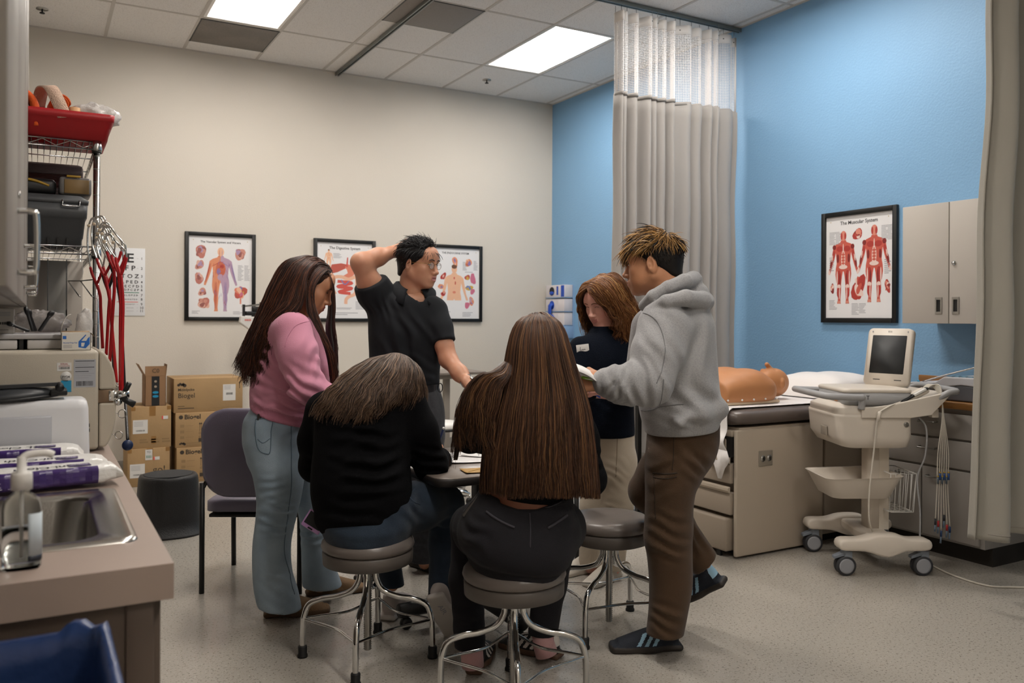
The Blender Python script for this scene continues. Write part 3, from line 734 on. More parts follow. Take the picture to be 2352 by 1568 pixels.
# upper wall cabinet
t = thing('wall_cabinet', 'grey wall cabinet over the sink counter with long chrome bar handles', 'cabinet', (-5.05, -5.2, 1.334))
UX = -4.872; UY0, UY1 = -6.60, -3.86; UZ = 1.334
mb = MB(); mb.bx(XL + .001, UX - .02, UY0, UY1, UZ, 2.75, m_cabgrey); mb.build('carcass', t)
ys = [UY0 + .002, -5.95, -5.05, -4.42, UY1 - .002]
for k in range(4):
    mb = MB(); mb.bx(UX - .019, UX, ys[k] + .0025, ys[k + 1] - .0025, UZ + .001, 2.748, m_cabgrey, .0015); d = mb.build('door', t)
    hy = {0: ys[1] - .05, 1: ys[2] - .05, 2: ys[3] - .05, 3: ys[4] - .15}[k]; mb = MB()
    if k == 0: hy = -5.98
    z0, z1 = UZ + .045, UZ + .155
    mb.tube(bez([(UX, hy, z1), (UX + .022, hy, z1), (UX + .03, hy, z1 - .012), (UX + .03, hy, z0 + .012), (UX + .022, hy, z0), (UX, hy, z0)], 6), .0055, m_chrome, 10); mb.build('handle', d)
mb = MB(); mb.cyl((UX, -5.96, 1.52), (UX + .004, -5.96, 1.52), .006, m_chrome, 14); mb.build('lock', t)

# ================================================================= things on the counter
m_purple = mat('purple_film', '3d2a63', .3, bump=(25, .4)); m_film = mat('white_film', 'dcdad6', .3, bump=(22, .7)); m_ptext = mat('dark_text', '33303a', .5); m_wtext = mat('pale_text', 'cfc8de', .5)
def wipes(p0, p1, w, h, z, label, txt):
    """soft packet lying between p0 and p1 (2-D), twisted foil ends"""
    p0 = np.array(p0); p1 = np.array(p1); L = np.linalg.norm(p1 - p0); X = np.append((p1 - p0) / L, 0); Y = np.array([-X[1], X[0], 0]); c = np.append((p0 + p1) / 2, z)
    t = thing('wipes_packet', label, 'wipes packet', c, 0, 'purple and white wipes packets'); mb = MB(); rings = []; n = 32
    for s in np.linspace(-.5, .5, 30):
        e = 1 - max(0, abs(s) - .40) / .10; e = max(e, 0); hh = .008 + (h / 2 - .008) * min(1, e) ** .5; ww = w / 2 * (.86 + .14 * min(1, e)) * (1 + .05 * math.sin(s * 40))
        row = []
        for a in np.linspace(0, 2 * PI, n, endpoint=False):
            ca, sa = math.cos(a), math.sin(a); u = ww * math.copysign(abs(ca) ** .45, ca); v = hh * math.copysign(abs(sa) ** .45, sa)
            k = .006 * math.sin(s * 90 + a * 3) * (1 - min(1, e)) + .0015 * math.sin(s * 60 + 5 * a)
            row.append(c + X * (s * L) + Y * (u + k) + UPZ * (h / 2 + v * (1 + k * 4) + (0 if e >= 1 else (1 - e) * .008 * math.sin(s * 20))))
        rings.append(row)
    R = np.array(rings)
    mb.add(R[:4].reshape(-1, 3), [], m_film)
    for i in range(29):
        s = -.5 + (i + .5) / 29
        for j in range(n):
            a = (j + .5) / n * 2 * PI; purple = abs(s) < .36 and (math.sin(a) < (.85 if math.cos(a) * Y[1] < 0 else .3)) 
            mb.add([R[i, j], R[i, (j + 1) % n], R[i + 1, (j + 1) % n], R[i + 1, j]], [(0, 1, 2, 3)], m_purple if purple else m_film, True)
    mb.text(txt, .034, c + UPZ * (h + .0012) - Y * (w * .22) + X * (L * .10), -X, -Y, m_ptext, 'CENTER', .02)
    mb.box(c + UPZ * (h + .0004) + X * (L * .27) - Y * (w * .2), (L * .12, w * .3, .0012), m_purple, frame(X, UPZ)); mb.text('Super', .018, c + UPZ * (h + .0018) + X * (L * .27) - Y * (w * .2), -X, -Y, m_wtext, 'CENTER', .01)
    for k in range(5): mb.box(c - Y * (w / 2 + .0004) + UPZ * (h * (.22 + .1 * k)) - X * (L * .15), (L * .34, .0006, .0016), m_wtext, frame(X, UPZ))
    mb.build('packet', t)
    return t
wipes((-5.07, -5.375), (-4.653, -5.325), .11, .048, CT + .0085, 'purple and white wipes packet lying along the back rim of the sink', 'Sani-Cloth')
wipes((-5.10, -5.150), (-4.668, -5.165), .12, .05, CT + .001, 'purple and white wipes packet behind the one at the sink rim', 'Sani-Cloth')
mb = MB(); c = np.array([-4.86, -4.985, CT]);
wipes((-5.14, -4.985), (-4.72, -5.00), .115, .062, CT + .001, 'dark topped wipes packet farthest back in front of the white centrifuge', 'XL Cloth')

# sanitizer bottle
m_clear = mat('clear_plastic', 'f4f6f6', .04, trans=1.0, ior=1.12); m_gel = mat('clear_gel', 'eef3f4', .02, trans=1.0, ior=1.34); m_pump = mat('pump_white', 'd9d5cf', .4)
m_blabel = mat('bottle_label', 'b9c3c9', .5); m_navy = mat('label_navy', '1e2430', .5)
bx, by = -4.862, -6.072; t = thing('sanitizer_bottle', 'clear hand sanitizer pump bottle on the near corner of the counter', 'bottle', (bx, by, CT))
def bring(z, s=1.0, a=.030, b=.0235): return [(bx + x * s, by + y * s, CT + z) for x, y in [(a * math.copysign(abs(math.cos(q)) ** .6, math.cos(q)), b * math.copysign(abs(math.sin(q)) ** .6, math.sin(q))) for q in np.linspace(0, 2 * PI, 40, endpoint=False)]]
mb = MB(); loftring(mb, [bring(.0, .9), bring(.004), bring(.10), bring(.115, .92), bring(.124, .6), bring(.128, .42), bring(.138, .42)], m_clear); mb.build('bottle', t)
mb = MB(); loftring(mb, [bring(.006, .88), bring(.01, .94), bring(.070, .94)], m_gel); mb.build('gel', t)
mb = MB()
for a, b in ((-.028, .028),):
    pass
X3 = nrm([1, -.9, 0]); lab = [[(bx + .0305 * 1.0 * (1 if k > .3 else 1), 0, 0) for k in (0, 1)]]
pts = [bring(0)[i] for i in (31, 32, 33, 34, 35, 36, 37, 38, 39)]; G = np.array([[(bx + (p[0] - bx) * 1.03, by + (p[1] - by) * 1.03, CT + z) for z in (.014, .024, .095)] for p in pts])
mb.grid(G[:, :2], m_navy, smooth=True); mb.grid(G[:, 1:], m_blabel); mb.build('sticker', t, solid=.0006)
mb = MB(); mb.lathe([(.0165, .134), (.0165, .160), (.015, .163), (.0075, .164), (.0075, .188), (.006, .19)], (bx, by, CT), m_pump, 28)
mb.tube(bez([(bx, by, CT + .186), (bx + .01, by + .003, CT + .192), (bx + .035, by + .006, CT + .193), (bx + .047, by + .008, CT + .188)], 5), [.0075] * 11 + [.005] * 5 if False else .0065, m_pump, 12)
mb.cyl((bx, by, CT + .02), (bx, by, CT + .134), .003, m_pump, 10); mb.build('pump', t)

# white centrifuge with a dark hinged lid
m_cw = mat('device_white', 'd2d2d4', .35); m_cw2 = mat('device_grey', 'b3b4b9', .4); m_lid = mat('lid_grey', '2c2e31', .4)
cx0, cx1, cy0, cy1 = -5.12, -4.700, -4.93, -4.765
t = thing('bench_centrifuge', 'white bench centrifuge with dark hinged lid beside the wipes', 'centrifuge', ((cx0 + cx1) / 2, (cy0 + cy1) / 2, CT))
mb = MB(); rings = []
for z, i in ((.0, .0), (.012, 0), (.155, .004), (.175, .008), (.182, .018)):
    rings.append([((cx0 + cx1) / 2 + x, (cy0 + cy1) / 2 + y, CT + z) for x, y in rrect(cx1 - cx0 - 2 * i, cy1 - cy0 - 2 * i, .025, 5)])
loftring(mb, rings, m_cw)
mb.bx(cx0 + .09, cx1 - .10, cy0 - .002, cy0 + .02, CT + .01, CT + .14, m_cw2, .006)
for z in (.075, .09): mb.cyl((cx1 - .004, cy1 - .03, CT + z), (cx1 + .005, cy1 - .03, CT + z), .006, m_black, 12)
mb.build('housing', t)
lc = np.array([-4.925, -4.85, CT + .182]); tilt = rotx(.0) @ roty(-.06)
mb = MB(); mb.lathe([(.135, 0), (.14, .006), (.138, .014), (.12, .024), (.07, .032), (0, .034)], lc + np.array([0, 0, .004]), m_lid, 40, tilt, 1, .56); mb.build('lid', t)
mb = MB(); mb.lathe([(.145, 0), (.145, .008), (.13, .010)], lc, m_black, 40, tilt, 1, .56); mb.build('gasket', t)
mb = MB(); mb.lathe([(.022, 0), (.022, .010), (.014, .014), (.013, .026), (.009, .031), (0, .032)], lc + np.array([-.045, -.045, .028]), m_black, 20); mb.build('lid_knob', t)
mb = MB(); mb.prism([(-.07, -.016), (.12, -.010), (.12, .010), (-.07, .016)], lc + np.array([.02, -.03, .038]), np.array([1, .0, .02]), np.array([0, 1, 0]), .010, m_lid)
for k in range(3): mb.cyl((lc[0] + .145, lc[1] - .05 + .03 * k, lc[2] + .036), (lc[0] + .145, lc[1] - .03 + .03 * k, lc[2] + .036), .012, m_black, 12)
mb.bx(lc[0] + .12, lc[0] + .165, lc[1] - .05, lc[1] + .04, lc[2] + .012, lc[2] + .03, m_black, .004); mb.build('hinge', t)

# autoclave
m_auto = mat('autoclave_beige', 'b3aa9a', .4, bump=(250, .06)); m_lbl = mat('sticker_white', 'd6d4d0', .5); m_lblg = mat('sticker_grey', 'a4a6ab', .4); m_teal = mat('sticker_blue', '1f86ae', .4); m_copper = mat('hinge_bronze', '7d6a58', .35, .8); m_red_ink2 = mat('label_red', '9c4a44', .6)
ax0, ax1, ay0, ay1 = -5.20, -4.668, -4.755, -4.22; AZ = 1.192
t = thing('autoclave', 'beige bench autoclave with a clamp handle on its round door', 'autoclave', ((ax0 + ax1) / 2, (ay0 + ay1) / 2, CT))
mb = MB(); mb.bx(ax0, ax1, ay0, ay1, CT + .006, AZ, m_auto, .012, 3)
for x in (ax0 + .05, ax1 - .05):
    for y in (ay0 + .05, ay1 - .05): mb.cyl((x, y, CT), (x, y, CT + .01), .015, m_black, 12)
mb.build('body', t)
def doorprof(za, zb):      # door bulge in X-Z
    out = []
    for z in np.linspace(za, zb, 14):
        u = (z - (CT + .02)) / (AZ - CT - .02); w = .052 * (1 - abs(2 * u - .92) ** 3.2 * .62); out.append((z, max(w, .004)))
    return out
mb = MB()
for za, zb in ((CT + .012, 1.022), (1.066, AZ - .004)):
    pr = doorprof(za, zb); poly = [(0, z) for z, w in pr] ; poly = [(.002, pr[0][0])] + [(w, z) for z, w in pr] + [(.002, pr[-1][0])]
    mb.prism(poly, (ax1, ay0 + .014, 0), np.array([1, 0, 0]), UPZ, -(ay1 - ay0 - .03), m_auto)
mb.build('door', t, bevel=.006)
mb = MB(); mb.bx(ax1 - .002, ax1 + .045, ay0 + .02, ay0 + .35, 1.022, 1.066, m_copper, .003); mb.build('hinge_bar', t)
mb = MB(); k = np.array([ax1 + .06, ay0 + .03, 1.045]); mb.cyl(k + [-.06, 0, 0], k + [.015, 0, 0], .009, m_steel, 14); mb.bx(k[0] - .03, k[0] - .012, k[1] - .016, k[1] + .016, 1.028, 1.062, m_chrome, .003)
mb.cyl(k + [-.004, -.012, .002], k + [.03, -.012, .004], .013, m_chrome, 18); mb.ball(k + [-.002, -.01, -.020], .013, m_chrome, 14); mb.build('clamp_screw', t)
mb = MB(); mb.tube([k + [.018, -.012, .012], k + [.03, -.02, .04]], .0085, m_black, 14); mb.tube([k + [.006, -.014, -.008], k + [.044, -.03, -.030]], [.008, .011], m_black, 14); mb.build('clamp_handle', t)
def sticker(parent, name, c, X, N, w, h, m, art=None, th=.0006):
    c = np.array(c, float); X = np.array(X, float); N = np.array(N, float); Y = np.cross(N, X); mb = MB(); mb.box(c + N * th / 2, (w, th, h), m, np.stack([X, N, Y], 1))
    if art: art(mb, c + N * (th + .0002), X, Y)
    return mb.build(name, parent)
def bars(mb, o, X, Y, w, h, n, seed, m=None):
    r = random.Random(seed); x = -w / 2
    while x < w / 2:
        b = w / n * r.choice((.4, .7, 1.1)); mb.prism([(x, -h / 2), (x + b, -h / 2), (x + b, h / 2), (x, h / 2)], o, X, Y, 0, m or m_ink); x += b + w / n * r.choice((.5, .8))
fy = ay0 - .0002
def art1(mb, o, X, Y):
    mb.text('SERIAL', .0075, o + Y * .0085, X, Y, m_red_ink2, 'CENTER', .02); bars(mb, o - Y * .004, X, Y, .03, .007, 22, 2)
    for k in range(2): mb.prism([(-.016, 0), (.016, 0), (.016, .0008), (-.016, .0008)], o + Y * (.001 + .002 * k), X, Y, 0, m_red_ink2)
def art2(mb, o, X, Y):
    for k in range(9): mb.prism([(-.027, 0), (.027 - .008 * (k % 3), 0), (.027 - .008 * (k % 3), .002), (-.027, .002)], o + Y * (.038 - .0066 * k), X, Y, 0, m_ink if k in (0, 3, 5) else m_gray_ink)
    bars(mb, o - Y * .032, X, Y, .048, .015, 30, 5)
sticker(t, 'serial_sticker', (-4.765, fy, 1.142), (1, 0, 0), (0, -1, 0), .040, .026, m_lbl, art1)
sticker(t, 'rating_sticker', (-4.7075, fy, 1.12), (1, 0, 0), (0, -1, 0), .062, .088, m_lblg, art2)
mb = MB(); mb.lathe([(.0155, 0), (.0155, .0006)], (-4.760, fy, 1.112), m_lbl, 24, rotx(PI / 2)); mb.text('FY24', .010, (-4.760, fy - .001, 1.110), np.array([1.0, 0, 0]), UPZ, m_ink, 'CENTER', .02); mb.build('round_sticker', t)
sticker(t, 'blue_sticker', (-4.7595, fy, 1.081), (1, 0, 0), (0, -1, 0), .029, .036, m_teal)
t2 = t
# alcohol prep pad box
m_box = mat('box_white', 'd9d4ca', .5); m_bblue = mat('print_blue', '1c5fae', .5); m_card = mat('card_inside', '8d7458', .7)
px0, px1, py0, py1 = -4.773, -4.690, -4.735, -4.66; pz0, pz1 = AZ, AZ + .056
t = thing('prep_pad_box', 'small open white and blue prep pad carton on top of the autoclave', 'carton', ((px0 + px1) / 2, (py0 + py1) / 2, pz0))
mb = MB()
for a in ((px0, px1, py0, py0 + .0015), (px0, px1, py1 - .0015, py1), (px0, px0 + .0015, py0, py1), (px1 - .0015, px1, py0, py1)): mb.bx(*a, pz0, pz1, m_box)
mb.bx(px0, px1, py0, py1, pz0, pz0 + .0015, m_box)
o = np.array([px0, py0 - .0004, pz0]); Xv = np.array([1.0, 0, 0])
mb.text('Alcohol Prep Pad', .0056, o + [.005, 0, .024], Xv, UPZ, m_bblue, 'LEFT', .015); mb.prism([(.004, .036), (.014, .036), (.014, .046), (.004, .046)], o, Xv, UPZ, 0, m_bblue)
for k in range(3): mb.prism([(.005, .008 + .004 * k), (.03, .008 + .004 * k), (.03, .0095 + .004 * k), (.005, .0095 + .004 * k)], o, Xv, UPZ, 0, m_gray_ink)
mb.prism([(.048, .010), (.048, .028), (.068, .05), (.07, .048), (.056, .030), (.07, .030), (.074, .038), (.08, .044), (.08, .020), (.068, .006)], o, Xv, UPZ, 0, m_bblue)
mb.prism([(.056, .012), (.056, .024), (.066, .024), (.063, .012)], o + [0, -.0003, 0], Xv, UPZ, 0, m_box)
mb.bx(px0 + .002, px1 - .002, py0 + .002, py1 - .002, pz0 + .002, pz1 - .008, m_paper); mb.build('carton', t)
mb = MB(); mb.grid(np.array([[(px0 - .001 + a, y, pz1 + b) for a, b in ((0, 0), (.003, .02), (.009, .04), (.02, .055), (.028, .058))] for y in (py0, py1)]), m_box)
mb.grid(np.array([[(x, py1 + b, pz1 + a) for a, b in ((0, 0), (.004, .012))] for x in (px0, px1)]), m_card); mb.grid(np.array([[(px1 + b, y, pz1 + a) for a, b in ((0, 0), (-.012, .010))] for y in (py0, py1)]), m_card); mb.build('flap', t, solid=.001)
# grey organiser on the autoclave with pulls, carton and tools
m_org = mat('organiser_grey', 'a5a3a4', .5); m_bin = mat('bin_white', 'c0bdbb', .5)
ox0, ox1, oy0, oy1 = -5.18, -4.735, -4.64, -4.32; OZ = AZ + .05
t = thing('drawer_organizer', 'low grey organizer with pale drawers on top of the autoclave', 'organizer', ((ox0 + ox1) / 2, (oy0 + oy1) / 2, AZ))
mb = MB(); mb.bx(ox0, ox1, oy0, oy1, OZ - .016, OZ, m_org, .003); mb.bx(ox0, ox1, oy1 - .01, oy1, AZ, OZ - .016, m_org)
for x in (ox0, ox0 + .141, ox0 + .291, ox1 - .012): mb.bx(x, x + .012, oy0 + .008, oy1 - .01, AZ, OZ - .016, m_black)
mb.build('frame', t)
for k in range(3): mb = MB(); mb.bx(ox0 + .015 + .149 * k, ox0 + .137 + .149 * k, oy0 + .004, oy1 - .02, AZ + .002, OZ - .018, m_bin, .004); mb.build('drawer', t)
t = thing('supply_carton', 'white carton with a barcode label on the left of the grey organizer', 'carton', (-5.0, -4.5, OZ))
mb = MB(); mb.bx(-5.12, -4.905, -4.56, -4.42, OZ, OZ + .082, mat('carton_offwhite', 'b5b1aa', .6), .002); o = np.array([-4.985, -4.5605, OZ]); bars(mb, o + [.03, 0, .034], Xv, UPZ, .07, .008, 26, 9)
for k in range(3): mb.prism([(-.04, .068 - .005 * k), (.07, .068 - .005 * k), (.07, .070 - .005 * k), (-.04, .070 - .005 * k)], o, Xv, UPZ, 0, m_gray_ink)
mb.prism([(-.04, .012), (.065, .012), (.065, .0135), (-.04, .0135)], o, Xv, UPZ, 0, m_ink); mb.build('carton', t)
def wrench(p, q, lb):
    t = thing('reflex_tool', lb, 'tool', p, 0, 'black handled tools on the organizer'); p = np.array(p); q = np.array(q); d = nrm(q - p)
    mb = MB(); n = 12; P = [p + (q - p) * s for s in np.linspace(0, 1, n)]; mb.tube(P, [.008] * 7 + [.0075, .009, .013, .013, .008], m_black, 10, flat=.6); mb.build('handle', t)
    mb = MB(); mb.cyl(q - d * .018 + np.array([0, -.0085, 0]), q - d * .018 + np.array([0, -.0065, 0]), .003, m_chrome, 8); mb.build('rivet', t)
wrench((-4.852, -4.545, OZ + .009), (-4.873, -4.545, OZ + .088), 'upright black handled tool in the middle of the grey organizer')
wrench((-4.845, -4.50, OZ + .009), (-4.868, -4.53, OZ + .080), 'black handled tool leaning behind the upright one')
wrench((-4.832, -4.53, OZ + .009), (-4.795, -4.56, OZ + .074), 'black handled tool leaning right toward the prep pad carton')
wrench((-4.862, -4.57, OZ + .009), (-4.925, -4.575, OZ + .036), 'black handled tool lying low beside the barcode carton')
m_bag = mat('clear_bag', 'cfc9c6', .15, trans=.75, ior=1.2, bump=(30, 1.0)); m_bag2 = mat('milky_bag', 'd8d4d0', .25, trans=.3, ior=1.2, bump=(24, 1.0))
def crumple(name, lb, c, r, m, seed, cat='plastic bag', parent=None):
    mb = MB(); mb.ball(c, r, m, 36); V = mb.v[0]; q = V - np.array(c); d = 1 + .16 * vnoise(q * 35, seed)[:, None] + .10 * vnoise(q * 90, seed + 1)[:, None]; mb.v[0] = np.array(c) + q * d
    mb.v[0][:, 2] = np.maximum(mb.v[0][:, 2], c[2] - r[2] * .8)
    o = mb.build(name, parent)
    if lb: tag(o, lb, cat)
    return o
crumple('plastic_bag', 'crumpled clear plastic bag among the black tools', (-4.83, -4.44, OZ + .036), (.085, .05, .042), m_bag, 3)

# base of a wall rack: clear file holder on the left wall side behind the autoclave
m_acry = mat('clear_acrylic', 'e9ecee', .06, trans=.9, ior=1.2)
m_wallpan = mat('wall_panel', 'b1a99f', .6)
# ================================================================= wire shelving by the left wall
WX0, WX1, WY0, WY1 = -5.215, -4.622, -4.05, -2.53
t = thing('wire_shelf', 'tall chrome wire shelving unit by the left wall', 'shelf', ((WX0 + WX1) / 2, (WY0 + WY1) / 2, 0))
SHZ = [1.985, 1.572, .82, .2]
for x in (WX0 + .015, WX1 - .015):
    for y in (WY0 + .015, WY1 - .015):
        mb = MB(); mb.cyl((x, y, .02), (x, y, 2.015), .0127, m_zinc, 18)
        for z in np.arange(.1, 2.0, .0508): mb.lathe([(.0129, z), (.0132, z + .001), (.0129, z + .002)], (x, y, 0), m_steel, 14)
        mb.cyl((x, y, 0), (x, y, .02), .018, m_black, 14); mb.build('post', t)
for z in SHZ:
    mb = MB(); x0, x1, y0, y1 = WX0 + .015, WX1 - .015, WY0 + .015, WY1 - .015
    for zz, r in ((z, .0032), (z - .030, .0032)):
        for a, b in (((x0, y0), (x1, y0)), ((x0, y1), (x1, y1)), ((x0, y0), (x0, y1)), ((x1, y0), (x1, y1))): mb.tube([(a[0], a[1], zz), (b[0], b[1], zz)], r, m_zinc, 6)
    def zig(a, b, n):
        a = np.array(a); b = np.array(b); P = [a + (b - a) * i / (2 * n) + np.array([0, 0, -.004 - (.022 if i % 2 else 0)]) for i in range(2 * n + 1)]; mb.tube(P, .0022, m_zinc, 5)
    zig((x0, y0, z), (x1, y0, z), 6); zig((x0, y1, z), (x1, y1, z), 6); zig((x1, y0, z), (x1, y1, z), 16); zig((x0, y0, z), (x0, y1, z), 16)
    for x in np.linspace(x0, x1, 26)[1:-1]: mb.tube([(x, y0, z + .002), (x, y1, z + .002)], .0016, m_zinc, 5)
    for y in np.linspace(y0, y1, 5)[1:-1]: mb.tube([(x0, y, z - .006), (x1, y, z - .006)], .0028, m_zinc, 6)
    mb.build('shelf_grid', t)
    for x in (x0, x1):
        for y in (y0, y1): mb = MB(); mb.lathe([(.018, z - .036), (.0195, z - .03), (.0165, z + .006), (.0135, z + .008)], (x, y, 0), m_zinc, 16); mb.lathe([(.0175, z - .044), (.0175, z - .036)], (x, y, 0), m_black, 16); mb.build('corner_collar', t)
ST = SHZ[0] + .0042; S2 = SHZ[1] + .0042
# red bin on the top shelf
m_redbin = mat('red_plastic', 'a3151c', .42); t = thing('storage_bin', 'red plastic storage bin on the top wire shelf', 'bin', (-4.83, -3.85, ST))
rx0, rx1, ry0, ry1 = -5.13, -4.580, -4.085, -3.72
def bring2(z, g): return [((rx0 + rx1) / 2 + x, (ry0 + ry1) / 2 + y, ST + z) for x, y in rrect(rx1 - rx0 + 2 * g, ry1 - ry0 + 2 * g, .02, 5)]
mb = MB(); loftring(mb, [bring2(0, -.02), bring2(.045, -.012), bring2(.047, -.008), bring2(.070, -.003), bring2(.072, .002), bring2(.098, .004), bring2(.098, .0), bring2(.07, -.006), bring2(.012, -.024)], m_redbin, True, True); mb.build('bin', t)
m_orange = mat('orange_cloth', 'd4561c', .85, bump=(120, .4)); m_gauze = mat('gauze', 'd9b9a4', .9, bump=(200, .8), stretch=(1, 3, 1)); m_wood = mat('tan_roll', 'c79a6e', .7)
def spiral_roll(name, lb, a, b, r, m, turns=4):
    t = thing(name, lb, 'bandage roll', a); mb = MB(); a = np.array(a); b = np.array(b); d = nrm(b - a); X = nrm(np.cross(d, UPZ)) if abs(d[2]) < .9 else np.array([1.0, 0, 0]); Y = np.cross(d, X); n = 90
    th = np.linspace(0, turns * 2 * PI, n); rr_ = r * (.12 + .88 * th / th[-1]); G = np.array([[p + X * (q * math.cos(w)) + Y * (q * math.sin(w)) for p in (a, b)] for w, q in zip(th, rr_)]); mb.grid(G, m); mb.build('roll', t, solid=r / turns * .75)
spiral_roll('elastic_bandage', 'orange rolled bandage seen end on above the red bin', (-4.765, -4.06, ST + 0.128), (-4.775, -3.86, ST + 0.145), .034, m_orange, 4)
t = thing('splint_roll', 'folded orange splint sheet leaning in the red bin', 'splint', (-4.84, -4.03, ST + .1)); mb = MB()
mb.tube(bez([(-4.845, -4.04, ST + 0.030), (-4.855, -4.035, ST + 0.120), (-4.90, -4.0, ST + 0.160), (-5.0, -3.95, ST + 0.150)], 8), [.035] * 25, m_orange, 16, flat=.5); mb.build('foam_sheet', t)
t = thing('gauze_wrap', 'pink beige gauze strip draped over the orange splint', 'bandage', (-4.80, -4.06, ST + .1)); mb = MB()
pth = bez([(-4.75, -4.082, ST + 0.070), (-4.775, -4.08, ST + 0.135), (-4.80, -4.06, ST + 0.184), (-4.825, -4.0, ST + 0.188), (-4.84, -3.93, ST + 0.130)], 8); Xg = np.array([.024, .0, .004]); mb.grid(np.array([[p - Xg, p, p + Xg] for p in pth]), m_gauze); mb.build('strip', t, solid=.006)
t = thing('tape_roll', 'short tan tape roll standing inside the red bin', 'tape', (-4.715, -4.04, ST + 0.030)); mb = MB(); mb.lathe([(.012, .0), (.0195, 0), (.0195, .095), (.012, .095)], (-4.715, -4.04, ST + .025), m_wood, 24); mb.build('roll', t)
crumple('plastic_bag', 'crumpled milky plastic bag sticking out of the red bin', (-4.645, -3.98, ST + 0.105), (.085, .07, .05), m_bag2, 8)
# things standing high on the wall cabinet
t = thing('supply_carton', 'tall white carton on the top wire shelf behind the red bin', 'carton', (-5.0, -3.55, ST)); mb = MB(); mb.bx(-5.18, -4.875, -3.70, -3.42, ST, 2.405, m_box, .003); mb.build('carton', t)
t = thing('tape_roll', 'tan tape roll lying on the tall white carton at the far left', 'tape', (-4.885, -3.6, 2.40)); mb = MB(); q = at(57, 105, 3.72); q[2] = 2.405 + .031; mb.tube([q + [-.06, .0, 0], q + [.008, 0, .0]], [.031, .029], m_wood, 20); mb.build('roll', t)
# grey tote
m_tote = mat('tote_grey', '4b4d50', .5); tx0, tx1, ty0, ty1 = -5.13, -4.665, -4.0, -3.62
t = thing('storage_tote', 'dark grey lidded tote on the second wire shelf', 'tote', (-4.9, -3.8, S2))
def tr(z, g): return [((tx0 + tx1) / 2 + x, (ty0 + ty1) / 2 + y, S2 + z) for x, y in rrect(tx1 - tx0 + 2 * g, ty1 - ty0 + 2 * g, .02, 5)]
mb = MB(); loftring(mb, [tr(0, -.022), tr(.03, -.020), tr(.032, -.016), tr(.11, -.008), tr(.112, -.003), tr(.165, .0), tr(.165, -.004)], m_tote)
for k in range(11): mb.bx(tx0 + .06 + .033 * k, tx0 + .066 + .033 * k, ty0 + .004, ty0 + .02, S2 + .002, S2 + .03, m_black)
mb.build('tub', t)
mb = MB(); loftring(mb, [tr(.166, .002), tr(.180, .004), tr(.200, -.022), tr(.203, -.05)], m_tote); mb.build('lid', t)
for x0_ in (tx0 + .14, tx1 - .09):
    mb = MB(); mb.tube([(x0_, ty0 - .006, S2 + .178), (x0_, ty0 - .010, S2 + .155), (x0_ + .06, ty0 - .010, S2 + .155), (x0_ + .06, ty0 - .006, S2 + .178)], .003, m_zinc, 6); mb.build('latch', t)
# black case and amber box on the tote
m_yellow = mat('yellow_trim', 'a88424', .5); m_amber = mat('amber_box', '8b6f43', .4, trans=.2)
t = thing('tool_case', 'black case with a yellow stripe lying on the grey tote', 'case', (-4.9, -3.85, S2 + .204)); mb = MB(); z0 = S2 + .204
mb.box((-4.90, -3.86, z0 + .030), (.25, .19, .06), m_black, None, .02, 3); mb.build('shell', t); mb = MB(); mb.tube(bez([(-4.98, -3.953, z0 + .03), (-4.93, -3.957, z0 + .05), (-4.86, -3.957, z0 + .05), (-4.80, -3.953, z0 + .032)], 6), .005, m_yellow, 8); mb.build('stripe', t)
t = thing('organizer_box', 'amber see through box with a yellow clasp on the grey tote', 'box', (-4.735, -3.85, S2 + .204)); mb = MB(); mb.box((-4.708, -3.88, z0 + .036), (.115, .16, .072), mat('smoke_plastic', '6d6a68', .35), None, .012, 3); mb.build('tray', t)
mb = MB(); mb.box((-4.704, -3.962, z0 + .034), (.088, .006, .056), m_amber, None, .002); mb.build('amber_window', t); mb = MB(); mb.box((-4.715, -3.962, z0 + .074), (.05, .01, .008), m_yellow, None, .002); mb.build('clasp', t)
# wrapped packs hanging under the top shelf: film covered bundle
m_wrap = mat('cling_wrap', '7a6a68', .15, spec=.8, bump=(40, .8), stretch=(1, 1, 14)); m_wrapred = mat('wrapped_red', '4a1c18', .25, spec=.8, bump=(30, .6), stretch=(1, 1, 10))
t = thing('wrapped_bundle', 'plastic wrapped dark red bundle behind the black case', 'bundle', (-4.9, -3.5, S2 + .204)); mb = MB(); mb.box((-4.89, -3.585, z0 + .080), (.44, .28, .16), m_wrapred, None, .02, 4); mb.build('contents', t)
mb = MB(); mb.box((-4.89, -3.730, z0 + .132), (.43, .008, .04), m_wrap, None, .003); mb.box((-4.89, -3.730, z0 + .03), (.43, .008, .05), m_wrap, None, .003); mb.build('film', t)
# clear acrylic file holder and a pale panel at the left wall beyond the autoclave
t = thing('file_holder', 'clear acrylic file holder behind the autoclave', 'holder', (-4.86, -3.93, .83)); mb = MB(); hx0, hx1, hy, hz0, hz1 = -4.805, -4.735, -3.93, .83, 1.525
mb.bx(hx0, hx0 + .004, hy, hy + .12, hz0, hz1, m_acry); mb.bx(hx1 - .004, hx1, hy, hy + .12, hz0, hz1, m_acry); mb.bx(hx0, hx1, hy + .116, hy + .12, hz0, hz1, m_acry); mb.bx(hx0, hx1, hy, hy + .004, hz0, hz1 - .2, m_acry); mb.build('holder', t)
t = thing('backing_board', 'pale board standing against the wire shelf behind the autoclave', 'board', (-4.85, -3.74, SHZ[2])); mb = MB(); mb.bx(-5.16, -4.672, -3.76, -3.745, SHZ[2] + .005, 1.53, m_wallpan, .003); mb.build('board', t)
m_bubble = mat('milky_cup', 'd5d2cf', .3, trans=.2)
t = thing('specimen_bag', 'clear and white wrapped supplies behind the prep pad carton', 'supplies', (-4.715, -4.55, AZ)); crumple('wrapping', None, (-4.703, -4.58, AZ + .06), (.026, .03, .075), m_bag2, 12, parent=t)
